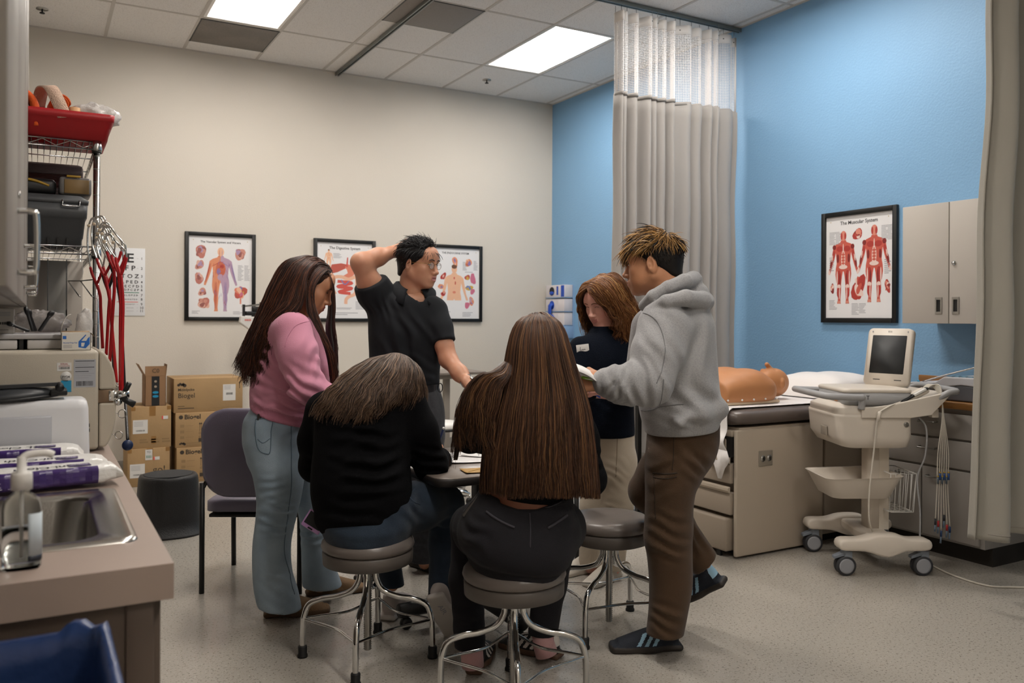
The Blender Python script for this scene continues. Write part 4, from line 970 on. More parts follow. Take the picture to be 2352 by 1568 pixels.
t = thing('wire_prong_rack', 'two bent wire prongs on a clip on the shelf post', 'rack', (-4.66, -4.0, 1.5)); mb = MB()
for dx in (0, .045):
    a = at(156 + dx * 640, 645, 3.5); b = at(182 + dx * 640, 680, 3.3); mb.tube([a, b, b + [.006, 0, -.002]], .0026, m_zinc, 8)
a = at(156, 645, 3.5); b2 = at(185, 645, 3.5); mb.tube([a, b2, np.array([WX1 - .015, WY0 + .03, b2[2]])], .0026, m_zinc, 6); mb.build('prongs', t)

# ================================================================= stethoscopes over the shelf corner
m_sred = mat('red_tubing', 'a30f16', .35); m_sblk = mat('black_tubing', '17171a', .35)
spec = [  # top px, y of yoke, end px/py, colour, depth, ear spread
    (215, 512, 222, 626, 236, 800, 'r', 3.22, 16, 'red stethoscope leftmost of the bundle with its ear tubes tilted left'),
    (228, 508, 240, 606, 268, 880, 'r', 3.16, 20, 'red stethoscope second from the left in the bundle'),
    (240, 522, 262, 590, 252, 830, 'r', 3.12, 18, 'red stethoscope in the middle of the bundle over the autoclave'),
    (232, 540, 250, 622, 244, 815, 'r', 3.26, 15, 'red stethoscope lying under the middle one in the bundle'),
    (246, 530, 272, 598, 276, 900, 'r', 3.08, 18, 'red stethoscope hanging straight beside the eye chart'),
    (236, 530, 268, 616, 286, 890, 'k', 3.15, 17, 'black stethoscope hanging in front of the eye chart'),
    (226, 560, 248, 640, 262, 860, 'k', 3.20, 14, 'black stethoscope hidden among the red ones'),
    (250, 548, 278, 604, 280, 905, 'r', 3.04, 14, 'red stethoscope rightmost of the bundle touching the eye chart'),
]
for tx, ty, yx, yy, ex, ey, c, d, sp, lb in spec:
    m = m_sred if c == 'r' else m_sblk; yk = at(yx, yy, d); tp = at(tx, ty, d); t = thing('stethoscope', lb, 'stethoscope', at(ex, ey, d), 0, 'stethoscopes hung on the shelf post')
    mb = MB(); en = []
    for s in (-1, 1):
        u = RT * (sp / CF * d) * s; a = yk + u * .9 - UPZ * -.02; q = tp + u * .8 - FW * .02 * s
        P = bez([a, a + (q - a) * .4 + u * .55 + RT * .004, a + (q - a) * .8 + u * .4, q + UPZ * .012, q + UPZ * .014 - u * .7, q - u * 1.1 - UPZ * .012], 7); mb.tube(P, .0032, m_chrome, 8); mb.ball(P[-1], .0065, mat('ear_tip', 'cbb9a0', .5), 8); en.append(a)
    mb.build('headset', t)
    mb = MB()
    for a in en: mb.tube(bez([a, a + (yk - a) * .3 - UPZ * .02, yk - UPZ * .045], 6), .0052, m, 10)
    e = at(ex, ey, d); md = (yk + e) / 2 + RT * .004; mb.tube(bez([yk - UPZ * .043, yk * .7 + e * .3 + RT * .006, md, e], 10), .0058, m, 10)
    f2 = e + RT * .012; mb.build('tubing', t)
    if ey > 870:
        mb = MB(); 
        if lb.startswith('black stethoscope hanging'): 
            q = at(293, 1022, 2.95); mb.tube(bez([e, e + RT * .004 - UPZ * .06, q + UPZ * .02], 6), .0052, m_sblk, 8); mb.ball(q, (.0185, .012, .019), mat('navy_cover', '1a2a4d', .4), 18)
        else: mb.cyl(e - UPZ * .012 - FW * .006, e - UPZ * .012 + FW * .006, .016, m_chrome, 18)
        mb.build('chest_piece', t)
# chest pieces that lie flat at the autoclave door: thin rings
for (px, py, r, lb) in ((281, 950, .0135, 'round clear stethoscope diaphragm ring below the clamp handle'), (273, 999, .0125, 'lower thin ring hanging by the autoclave door')):
    q = at(px, py, 2.78); t = thing('diaphragm_ring', lb, 'ring', q); mb = MB(); mb.tube([q + r * 1.0 * (RT * math.cos(a) + UPZ * math.sin(a)) for a in np.linspace(0, 2 * PI, 24, endpoint=False)], .0016, m_zinc, 6, True); mb.tube([q - RT * r, q - RT * (r + .012) + UPZ * .004], .0012, m_zinc, 5); mb.build('ring', t)
# ================================================================= waste bin at the lower left
m_bluebag = mat('blue_liner', '22365f', .35, bump=(14, .6)); m_binhull = mat('bin_steel', '8d8c8a', .25, .9)
bc = np.array([-4.925, -6.44]); t = thing('waste_bin', 'waste bin lined with a blue plastic bag at the near end of the counter', 'waste bin', (bc[0], bc[1], 0))
def ring(z, g, r=.06): return [(bc[0] + x, bc[1] + y, z) for x, y in rrect(.35 + 2 * g, .35 + 2 * g, r, 7)]
mb = MB(); loftring(mb, [ring(0, -.03), ring(.79, 0), ring(.805, .004), ring(.805, -.004), ring(.03, -.034)], m_binhull); mb.build('bin', t)
mb = MB(); L = [ring(.73, .008), ring(.805, .013), ring(.82, .008), ring(.818, -.004), ring(.78, -.008), ring(.35, -.03), ring(.12, -.04), ring(.10, -.10)]
A = np.array(L); A[1:5, :, 2] += .008 * np.sin(np.arange(A.shape[1]) * 1.7) + .006 * np.sin(np.arange(A.shape[1]) * .6); loftring(mb, A, m_bluebag, False, True); mb.build('liner', t)
# black step stool
m_stool = mat('step_black', '151516', .5, bump=(140, .25)); t = thing('step_stool', 'round black plastic step stool beside the cardboard boxes', 'step stool', (-4.13, -2.33, 0))
c = np.array([-4.145, -2.30]); N = 48
def sring(z, g):
    out = []
    for a in np.linspace(0, 2 * PI, N, endpoint=False):
        rx, ry = .185 + g, .165 + g; q = 1.0
        x, y = rx * math.copysign(abs(math.cos(a)) ** .8, math.cos(a)), ry * math.copysign(abs(math.sin(a)) ** .8, math.sin(a))
        dd = abs(((a - (-1.95) + PI) % (2 * PI)) - PI); q = 1 - .10 * math.exp(-(dd / .10) ** 2) * (1 if z < .335 and z > .13 else 0)
        out.append((c[0] + x * q, c[1] + y * q, z))
    return out
mb = MB(); loftring(mb, [sring(0, .016), sring(.012, .016), sring(.016, .006), sring(.1, .0), sring(.14, -.003), sring(.15, -.004), sring(.325, -.018), sring(.34, -.020), sring(.352, -.026), sring(.356, -.04)], m_stool); mb.build('body', t)
mb = MB(); mb.lathe([(.14, .357), (.135, .3585), (0, .3585)], (c[0], c[1], 0), mat('grip_pad', '2a2b2d', .8, bump=(300, .5)), 36); mb.build('grip_top', t)
# cardboard boxes against the back wall
m_cb = mat('cardboard', 'a58760', .8, var=(5, .1), bump=(60, .1)); m_cb2 = mat('cardboard_brown', '8a6a4c', .8, var=(5, .1)); m_tape = mat('brown_tape', '8f6a3c', .35); m_cbink = mat('box_ink', '3c342b', .8); m_faint = mat('box_ink_faint', '8b7250', .8)
FX = np.array([1.0, 0, 0])
def carton(name, x0, x1, y0, y1, z0, z1, lb, m, deco):
    t = thing(name, lb, 'box', ((x0 + x1) / 2, (y0 + y1) / 2, z0), 0, 'cardboard boxes along the beige wall'); mb = MB(); mb.bx(x0, x1, y0, y1, z0, z1, m, .004)
    mb.bx(x0 + .003, x1 - .003, (y0 + y1) / 2 - .0015, (y0 + y1) / 2 + .0015, z1 - .0005, z1 + .0006, m_cbink)
    o = np.array([x0, y0 - .0006, z0]); deco(mb, o, x1 - x0, z1 - z0, t); mb.build('carton', t); return t
def rect(mb, o, x, z, w, h, m, e=0.0): mb.prism([(x, z), (x + w, z), (x + w, z + h), (x, z + h)], o - np.array([0, e, 0]), FX, UPZ, 0, m)
def logo(mb, o, x, z, s):
    for k, (dx, dz, r) in enumerate(((0, 0, .2), (.22, .16, .17), (.42, .02, .17), (.62, .1, .2), (.8, -.08, .26))): mb.prism([(x + s * (dx + r * math.cos(a)), z + s * (dz + r * math.sin(a))) for a in np.linspace(0, 6.28, 10, endpoint=False)], o, FX, UPZ, 0, m_cbink)
def d_mol(mb, o, w, h, t):
    logo(mb, o, .035, h - .05, .055); mb.text('Mölnlycke', .030, o + [.03, 0, h - .088], FX, UPZ, m_cbink, 'LEFT', .015); mb.text('Biogel', .052, o + [.03, 0, h - .135], FX, UPZ, m_cbink, 'LEFT', .01)
    rect(mb, o, .03, .03, .12, .006, m_cbink); rect(mb, o, .03, .048, .05, .004, m_cbink); rect(mb, o, .3, .028, .22, .003, m_faint); mb.prism([(w - .03, h - .05), (w - .02, h - .05), (w - .025, h - .03)], o, FX, UPZ, 0, m_cbink); rect(mb, o, w - .027, h - .09, .004, .045, m_cbink)
    sticker(t, 'address_sticker', o + [w - .105, -.0002, h * .55], (1, 0, 0), (0, -1, 0), .098, .13, m_lbl, lambda mb, o, X, Y: (bars(mb, o - Y * .01, X, Y, .05, .018, 20, 3), [mb.prism([(-.04, 0), (.01, 0), (.01, .004), (-.04, .004)], o + Y * (.05 - .012 * k), X, Y, 0, m_gray_ink) for k in range(3)]))
def d_bio(seed):
    def f(mb, o, w, h, t):
        mb.prism([(.04 + .016 * math.cos(a), h - .035 + .016 * math.sin(a)) for a in np.linspace(0, 6.28, 16, endpoint=False)], o, FX, UPZ, 0, m_cbink); mb.text('Biogel', .050, o + [.065, 0, h - .036], FX, UPZ, m_cbink, 'LEFT', .03)
        for k in range(3): rect(mb, o, .035, h - .115 - .045 * k, .03, .022, m_faint); rect(mb, o, .075, h - .105 - .045 * k, .06, .003, m_faint)
        x = .185
        for s in (-1, 1): rect(mb, o, x + s * .006, h - .15, .003, .06, m_cbink); mb.prism([(x + s * .006 - .006, h - .095), (x + s * .006 + .009, h - .095), (x + s * .006 + .0015, h - .08)], o, FX, UPZ, 0, m_cbink)
        for k in range(2): mb.prism([(x + .014 * math.cos(a), h - .165 - .03 * k + .012 * math.sin(a)) for a in np.linspace(0, 6.28, 14, endpoint=False)], o, FX, UPZ, 0, m_faint)
        rect(mb, o, x - .014, h - .235, .03, .03, m_cbink)
        logo(mb, o, .035, .03, .04); rect(mb, o, .08, .03, .12, .006, m_faint); rect(mb, o, .08, .015, .16, .004, m_faint)
    return f
def d_plain(go):
    def f(mb, o, w, h, t):
        rect(mb, o, w * .45, h - .075, .045, .075, m_tape); rect(mb, o, .0, h - .03, .03, .03, m_tape); rect(mb, o, w - .03, h - .03, .03, .03, m_tape)
        s = .10 if h > .27 else .095
        sticker(t, 'packing_sticker', o + [.065 + .005 * go, -.0002, h * .52 if not go else h * .42], (1, 0, 0), (0, -1, 0), .105, s + .005, m_lbl, lambda mb, o, X, Y: ([mb.prism([(-.045, 0), (.02, 0), (.02, .003), (-.045, .003)], o + Y * (.035 - .010 * k), X, Y, 0, m_gray_ink) for k in range(4)], bars(mb, o - Y * .03, X, Y, .06, .012, 16, 4)))
        sticker(t, 'red_white_sticker', o + [w - .045 - .05 * go, -.0002, h - .09 + .01 * go], (1, 0, 0), (0, -1, 0), .045, .025, m_lbl, lambda mb, o, X, Y: mb.prism([(-.0225, -.0125), (-.012, -.0125), (-.012, .0125), (-.0225, .0125)], o, X, Y, 0, m_redink))
        if go: mb.text('go!', .075, o + [w - .075, 0, h * .42], FX, UPZ, m_cbink, 'CENTER', .0); sticker(t, 'shipping_sticker', o + [w * .5, -.0002, h - .05], (1, 0, 0), (0, -1, 0), .05, .08, m_lbl, lambda mb, o, X, Y: (bars(mb, o - Y * .015, X, Y, .036, .02, 12, 6, m_green), mb.text('TO', .02, o + Y * .02, X, Y, m_ink)))
        else:
            for k in range(3): rect(mb, o, .06 + .08 * k, .04, .06, .012, m_faint); rect(mb, o, .06 + .08 * k, .06, .05, .01, m_faint)
            rect(mb, o, w * .5, .03, .035, .06, m_tape)
    return f
yb = -.70
carton('cardboard_box', -3.905, -3.382, yb, yb + .42, .548, .815, 'long cardboard box with an address sticker, topmost of the right stack', m_cb, d_mol)
carton('cardboard_box', -3.893, -3.39, yb - .01, yb + .41, .275, .548, 'cardboard glove box in the middle of the right stack', m_cb, d_bio(1))
carton('cardboard_box', -3.885, -3.40, yb - .02, yb + .40, 0, .275, 'cardboard glove box on the floor at the bottom of the right stack', m_cb, d_bio(2))
carton('cardboard_box', -4.21, -3.925, yb - .01, yb + .34, .29, .61, 'taped cardboard box in the middle of the left stack', m_cb, d_plain(0))
carton('cardboard_box', -4.235, -3.935, yb - .02, yb + .34, 0, .29, 'cardboard box with handwriting on the floor under the left stack', m_cb, d_plain(1))
# narrow open box
x0, x1, y0, y1, z0, z1 = -4.112, -3.962, yb + .0, yb + .21, .61, .845
t = thing('cardboard_box', 'narrow open brown box with a black tape strip, topmost of the left stack', 'box', ((x0 + x1) / 2, (y0 + y1) / 2, z0), 0, 'cardboard boxes along the beige wall'); mb = MB()
for a in ((x0, x1, y0, y0 + .003), (x0, x1, y1 - .003, y1), (x0, x0 + .003, y0, y1), (x1 - .003, x1, y0, y1)): mb.bx(*a, z0, z1, m_cb2)
mb.bx(x0, x1, y0, y1, z0, z0 + .004, m_cb2); mb.build('carton', t)
mb = MB(); mb.box(((x0 + x1) / 2, y0 + .002, z1 + .036), (x1 - x0, .003, .074), m_cb2, rotx(-.05)); mb.text('C0', .045, ((x0 + x1) / 2, y0 - .004, z1 + .036), FX, UPZ, m_cbink); mb.box((x1 + .003, (y0 + y1) / 2 - .03, z1 + .04), (.003, y1 - y0 - .05, .09), m_cb2, roty(.1)); mb.box((x0 - .022, (y0 + y1) / 2, z1 + .045), (.003, y1 - y0, .10), m_cb2, roty(-.5)); mb.build('flap', t)
mb = MB(); o = np.array([(x0 + x1) / 2, y0 - .0008, z0]); rect(mb, o, -.028, .004, .056, .225, m_ink)
for k in range(2): mb.prism([(.022 * math.cos(a), .075 + .03 * k + .010 * math.sin(a)) for a in np.linspace(0, 6.28, 14, endpoint=False)], o - [0, .0004, 0], FX, UPZ, 0, m_teal)
for k in range(2): mb.prism([(.010 * math.cos(a), .15 + .04 * k + .009 * math.sin(a)) for a in np.linspace(0, 6.28, 10, endpoint=False)], o - [0, .0004, 0], FX, UPZ, 0, mat('tape_print', '9a8a78', .6))
mb.build('printed_tape', t)
# ================================================================= exam table
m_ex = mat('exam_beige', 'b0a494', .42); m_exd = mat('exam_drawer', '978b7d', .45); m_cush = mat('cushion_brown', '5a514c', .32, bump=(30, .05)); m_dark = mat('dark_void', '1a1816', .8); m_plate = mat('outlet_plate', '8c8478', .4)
EX0, EX1, EY0, EY1 = -1.54, -.14, -4.35, -3.68; EZ = .70
t = thing('exam_table', 'beige exam table with drawers and a brown padded top', 'exam table', ((EX0 + EX1) / 2, (EY0 + EY1) / 2, 0))
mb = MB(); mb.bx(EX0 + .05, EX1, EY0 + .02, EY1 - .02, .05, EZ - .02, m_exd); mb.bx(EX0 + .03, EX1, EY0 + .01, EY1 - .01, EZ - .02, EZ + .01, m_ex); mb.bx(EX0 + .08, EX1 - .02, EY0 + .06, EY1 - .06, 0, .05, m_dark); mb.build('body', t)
for y0, y1 in ((EY0 - .004, EY0 + .022), (EY1 - .022, EY1 + .004)):
    mb = MB(); mb.bx(EX0, -.86, y0, y1, .012, EZ, m_ex, .010, 3); mb.build('side_panel', t)
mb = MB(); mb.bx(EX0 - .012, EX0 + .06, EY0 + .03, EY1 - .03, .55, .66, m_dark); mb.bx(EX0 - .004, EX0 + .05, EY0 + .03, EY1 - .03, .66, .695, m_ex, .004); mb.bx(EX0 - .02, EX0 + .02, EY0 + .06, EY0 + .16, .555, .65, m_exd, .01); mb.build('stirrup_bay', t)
for z0, z1 in ((.405, .55), (.235, .39)):
    mb = MB(); mb.bx(EX0 - .012, EX0 + .05, EY0 + .03, EY1 - .03, z0, z1 - .035, m_exd, .006); d = mb.build('drawer', t)
    mb = MB(); mb.prism([(-.014, z1 - .036), (-.030, z1 - .020), (-.030, z1 - .006), (-.012, z1)], (EX0, EY1 - .03, 0), np.array([1.0, 0, 0]), UPZ, (EY1 - EY0 - .06), m_ex); mb.build('drawer_lip', d)
mb = MB(); mb.bx(EX0 - .03, EX0 + .06, EY0 + .045, EY1 - .045, .035, .215, m_exd, .012, 3); mb.bx(EX0 - .015, EX0, EY0 + .10, EY0 + .13, 0, .036, m_black); mb.bx(EX0 - .015, EX0, EY1 - .13, EY1 - .10, 0, .036, m_black); mb.build('pull_out_step', t)
for x0 in (-.835,):
    for z0, z1 in ((.37, .64), (.08, .345)):
        mb = MB(); mb.bx(x0, EX1 - .02, EY0 + .004, EY0 + .024, z0, z1, m_exd, .004); mb.bx(x0 + .08, EX1 - .1, EY0 - .004, EY0 + .006, z1 - .045, z1 - .025, m_dark, .003); mb.build('side_drawer', t)
def cushring(x, y0, y1, z0, z1, n=20):
    c, hw, hh = (y0 + y1) / 2, (y1 - y0) / 2, (z1 - z0) / 2
    return [(x, c + hw * math.copysign(abs(math.cos(a)) ** .4, math.cos(a)), (z0 + z1) / 2 + hh * math.copysign(abs(math.sin(a)) ** .6, math.sin(a))) for a in np.linspace(0, 2 * PI, 28, endpoint=False)]
mb = MB(); cs = [(EX0 - .014, .03, .04), (EX0 - .008, .010, .02), (EX0 + .01, -.006, .004), (EX0 + .12, -.02, 0), (EX0 + .4, -.02, 0), (EX1 - .5, -.02, 0), (EX1 - .02, -.02, 0), (EX1, .0, .02)]
loftring(mb, [cushring(x, EY0 + i, EY1 - i, EZ + .012 + j, EZ + .112 - j) for x, i, j in cs], m_cush); mb.build('mattress', t)
mb = MB(); ox = onx(1763, 1048, -1.2); mb.box((-1.325, EY0 - .006, .535), (.105, .006, .085), m_plate, None, .003); 
for s in (-1, 1): mb.lathe([(.017, 0), (.017, .003)], (-1.325 + s * .024, EY0 - .009, .535), m_steel, 18, rotx(PI / 2)); mb.bx(-1.325 + s * .024 - .006, -1.325 + s * .024 - .003, EY0 - .0135, EY0 - .0115, .53, .542, m_black); mb.bx(-1.325 + s * .024 + .003, -1.325 + s * .024 + .006, EY0 - .0135, EY0 - .0115, .53, .542, m_black)
mb.build('power_outlet', t)
# paper sheet over the mattress, hanging down at the foot end
m_xp = mat('exam_paper', 'e8e4e2', .6, bump=(16, .25)); PY0, PY1 = EY0 + .045, EY1 - .06
t = thing('exam_paper', 'white paper sheet over the exam table with its torn end hanging down', 'paper sheet', (EX0, -4.0, EZ + .114))
pts = bez([(-.2, EZ + .116), (-.9, EZ + .115), (EX0 + .08, EZ + .1155), (EX0 + .015, EZ + .115), (EX0 - .028, EZ + .08), (EX0 - .036, EZ + .0), (EX0 - .07, EZ - .06), (EX0 - .05, EZ - .11)], 6); n = len(pts)
G = np.array([[(x + (.012 * math.sin(v * 9) if i > n - 22 else 0), PY0 + (PY1 - PY0) * v - .03 * max(0, i - (n - 24)) / 24, z + (.0 if i < n - 6 else 0)) for i, (x, z) in enumerate(pts)] for v in np.linspace(0, 1, 24)])
mb = MB(); mb.grid(G, m_xp)
e = G[:, -1]; tip = [(p + np.array([.004 * math.sin(k), -.02, -(.16 if k in (3, 4) else .10 if k in (2, 5) else .05 + .03 * math.sin(k * 2.1))])) for k, p in enumerate(e)]; tm = [(a + b) / 2 + np.array([-.02 * math.sin(k * .9), 0, 0]) for k, (a, b) in enumerate(zip(e, tip))]
mb.grid(np.stack([e, np.array(tm), np.array(tip)], 1), m_xp); mb.build('sheet', t, solid=.0012)
t = thing('pillow', 'white paper covered pillow at the head of the exam table', 'pillow', (-.42, -4.0, EZ + .12)); mb = MB(); rings = []
for u in np.linspace(-1, 1, 15):
    w = (1 - abs(u) ** 4) ** .5 + .02; rings.append([(-.40 + .30 * u, -4.0 + .27 * (.55 + .45 * w) * math.copysign(abs(math.cos(a)) ** .7, math.cos(a)), EZ + .118 + .075 * w * .9 + .075 * w * math.copysign(abs(math.sin(a)) ** .8, math.sin(a)) + .004 * math.sin(9 * u + 3 * a)) for a in np.linspace(0, 2 * PI, 32, endpoint=False)])
loftring(mb, rings, m_xp); mb.build('pillow', t)
# manikin
m_mk = mat('manikin_skin', 'b98055', .5, sss=.05); m_mkbase = mat('manikin_base', 'c5b299', .5)
t = thing('training_manikin', 'tan resuscitation manikin torso and head lying on the exam table', 'manikin', (-1.25, -4.05, EZ + .117)); c = np.array([-1.25, -4.02, EZ + .118])
def mk():
    F = Field(c + [-.30, -.27, -.01], c + [.46, .27, .30], .006)
    F.loft([(c + [-.22, 0, .055], (0, 1, 0), .205, (0, 0, 1), .095), (c + [-.10, 0, .07], (0, 1, 0), .215, (0, 0, 1), .115), (c + [.05, 0, .075], (0, 1, 0), .225, (0, 0, 1), .112), (c + [.15, 0, .07], (0, 1, 0), .20, (0, 0, 1), .09), (c + [.20, 0, .06], (0, 1, 0), .12, (0, 0, 1), .06)], .03, 2.6)
    for s in (-1, 1): F.ell(c + [.02, s * .095, .14], (.09, .085, .045), None, .05)
    F.cone(c + [.18, 0, .075], c + [.27, 0, .085], .06, .055, .03)
    h = c + [.335, 0, .098]; F.ell(h, (.105, .078, .088), None, .02); F.ell(h + [-.06, 0, .012], (.06, .062, .07), None, .03); F.cone(h + [-.02, 0, .085], h + [-.055, 0, .112], .010, .014, .015)
    for s in (-1, 1): F.ell(h + [-.01, s * .03, .088], (.014, .016, .012), None, .012, 's'); F.ell(h + [.0, s * .078, .0], (.018, .01, .03), None, .01)
    F.ell(h + [-.085, 0, .078], (.008, .022, .010), None, .01); F.cut(c + [0, 0, .012], (0, 0, -1)); F.cut(c + [-.235, 0, 0], (-1, 0, 0), .02)
    return F.mesh()
V, Fc = mk(); fast_object('torso', V, Fc, [m_mk], t)
mb = MB(); mb.bx(c[0] - .25, c[0] + .18, c[1] - .2, c[1] + .2, c[2], c[2] + .018, m_mkbase, .006); mb.build('base_board', t)
for k in range(5): mb = MB(); q = c + [-.23 + .09 * k, -.222 if k else -.205, .03]; mb.ball(q, .006, m_cband, 8); mb.build('rivet', t)

# ================================================================= instrument stand behind the exam table
m_tray = mat('tray_blue_grey', '4d5a68', .35, .4); q = onz(1690, 892, .87); t = thing('instrument_stand', 'dark grey instrument stand with its tray behind the hooded person', 'stand', (-1.12, -3.28, 0)); sx, sy = -1.12, -3.28
mb = MB(); mb.bx(sx - .3, sx + .3, sy - .2, sy + .2, .80, .822, m_tray, .006); mb.build('tray_top', t)
for dx in (-.25, .25):
    mb = MB(); mb.bx(sx + dx - .015, sx + dx + .015, sy - .015, sy + .015, .03, .80, m_black); mb.bx(sx + dx - .02, sx + dx + .02, sy - .2, sy + .2, 0, .03, m_black, .005); mb.build('leg', t)
t = thing('steel_dish', 'shallow steel dish on the instrument stand', 'dish', (sx + .12, sy, .823)); mb = MB(); loftring(mb, [[(sx + .10 + x, sy + y, z) for x, y in rrect(.26 + g, .18 + g, .04, 6)] for z, g in ((.823, 0), (.855, .03), (.858, .045), (.856, .03), (.828, -.005))], m_ss, True, True); mb.build('dish', t)

# ================================================================= base and wall cabinets on the blue wall
m_gcab = mat('cabinet_pale_grey', '9f9a94', .45); m_wcab = mat('cabinet_putty', 'b9b3ab', .5); m_woodc = mat('counter_wood', '8a5f30', .45, var=(4, .25), stretch=(14, 1, 14))
DX = -.53; DY0, DY1 = -5.10, -4.37; t = thing('base_cabinet', 'pale grey base cabinet with drawers under the wooden counter', 'cabinet', (-.27, -4.7, 0))
mb = MB(); mb.bx(DX + .02, -.015, DY0, DY1, .1, .825, m_gcab); mb.bx(DX + .09, -.015, DY0 + .05, DY1, 0, .1, m_toe); mb.bx(DX + .09, -.015, DY0 - .0, DY0 + .05, 0, .1, m_toe); mb.build('carcass', t)
def pull(par, y0, y1, z):
    mb = MB(); mb.tube(bez([(DX, y0, z), (DX - .026, y0, z - .002), (DX - .03, y0 + .012, z - .003), (DX - .03, y1 - .012, z - .003), (DX - .026, y1, z - .002), (DX, y1, z)], 5), .005, m_steel, 8); mb.build('handle', par)
for z0, z1, ya, yb_, pz in ((.665, .80, DY0 + .02, DY1 - .004, .745), (.505, .655, DY0 + .02, DY1 - .004, .60), (.115, .495, DY0 + .02, -4.75, .445), (.115, .495, -4.745, DY1 - .004, .445)):
    mb = MB(); mb.bx(DX, DX + .019, ya + .002, yb_ - .002, z0, z1 - .003, m_gcab, .0015); d = mb.build('drawer' if z0 > .5 else 'door', t)
    cy_ = (-4.79 if z0 > .5 else (ya + .03 + .06 if yb_ > -4.7 else yb_ - .03 - .06)); pull(d, cy_ - .05, cy_ + .05, pz)
t = thing('counter_top', 'wood edged counter over the pale grey base cabinet', 'counter', (-.27, -4.75, .828)); mb = MB(); mb.bx(DX - .025, -.001, DY0 - .02, DY1 + .0, .8255, .862, m_woodc, .003); mb.build('top', t); mb = MB(); mb.bx(-.02, -.001, DY0 - .02, DY1, .862, .96, m_woodc, .002); mb.build('backsplash', t)
UXF = -.33; t = thing('wall_cabinet', 'putty coloured two door wall cabinet beside the muscle chart', 'cabinet', (-.17, -4.8, 1.283)); mb = MB(); mb.bx(UXF + .02, -.001, -5.36, -4.478, 1.283, 1.974, m_wcab); mb.build('carcass', t)
for y0, y1, hy in ((-4.770, -4.478, -4.712), (-5.06, -4.776, -4.815), (-5.358, -5.066, -5.10)):
    mb = MB(); mb.bx(UXF, UXF + .019, y0, y1, 1.283, 1.974, m_wcab, .0015); d = mb.build('door', t)
    mb = MB(); zz = 1.385
    for a in ((hy - .021, hy + .021, zz - .048, zz - .034), (hy - .021, hy + .021, zz + .034, zz + .048), (hy - .021, hy - .012, zz - .034, zz + .034), (hy + .012, hy + .021, zz - .034, zz + .034)): mb.bx(UXF - .005, UXF, a[0], a[1], a[2], a[3], m_steel)
    mb.bx(UXF - .001, UXF + .0005, hy - .012, hy + .012, zz - .034, zz + .034, m_dark); mb.build('recessed_pull', d)
    if y0 == -5.06: mb = MB(); mb.lathe([(.014, 0), (.013, .004), (.008, .006), (.008, .009)], (UXF, -4.803, 1.625), m_chrome, 18, roty(-PI / 2)); mb.build('lock', d)
# printer-like monitor on the counter
m_dev = mat('device_pale', 'bcbcc0', .45); m_devd = mat('device_dark', '55565a', .5)
t = thing('patient_monitor', 'flat white and dark grey device on the wooden counter by the curtain', 'device', (-.3, -4.9, .863)); px = -.52
mb = MB(); mb.prism([(-.02, .0), (.46, 0), (.46, .075), (.30, .085), (.14, .06), (.03, .055), (-.02, .045)], (-.50, -4.66, .866), np.array([0, -1.0, 0]), UPZ, -.30, m_devd); mb.build('base', t, bevel=.006)
mb = MB(); mb.prism([(-.03, .046), (.03, .056), (.14, .061), (.30, .086), (.46, .076), (.46, .13), (.20, .125), (.15, .095), (.0, .085), (-.045, .065)], (-.505, -4.66, .866), np.array([0, -1.0, 0]), UPZ, -.31, m_dev); mb.build('cover', t, bevel=.006)
mb = MB()
for i in range(5):
    for j in range(2): mb.bx(-.47 + .05 * j, -.435 + .05 * j, -4.885 - .04 * i, -4.86 - .04 * i, .991, .996, mat('key_blue', '6f93a8', .5))
mb.build('keypad', t)
mb = MB(); mb.tube(bez([(-.48, -4.72, .955), (-.47, -4.85, 1.0), (-.46, -5.05, 1.06)], 6), .005, m_zinc, 8); mb.build('handle', t)
t = thing('pen', 'blue marker lying at the edge of the pale counter device', 'pen', (-.46, -4.7, .955)); mb = MB(); mb.cyl((-.49, -4.70, .958), (-.44, -4.66, .952), .006, mat('cyan_pen', '3a9ac4', .4), 10); mb.build('pen', t)

# ================================================================= glove boxes on the blue wall
m_gb = mat('glove_box', 'd5d0d4', .5); m_gblue = mat('glove_blue', '1c49b0', .5); m_holder = mat('holder_blue', '8aa9cc', .4)
t = thing('glove_box_holder', 'pale blue wall holder carrying three glove boxes beside the room corner', 'holder', (-.06, -.26, 1.1)); gy0, gy1 = -.43, -.07; gx = -.115
mb = MB(); mb.bx(-.012, .0005, gy0 - .008, gy1 + .004, 1.10, 1.652, m_holder); mb.bx(gx - .012, -.012, gy0 - .01, gy1 + .006, 1.10, 1.225, m_holder, .004); mb.bx(gx - .014, gx - .011, gy0 + .03, gy0 + .075, 1.13, 1.20, m_yellow)
for z in (1.228, 1.37, 1.515): mb.bx(gx - .006, -.012, gy0 - .006, gy1 + .004, z, z + .006, m_holder)
mb.build('rack', t)
GX = np.array([0, -1.0, 0]); GN = np.array([-1.0, 0, 0])
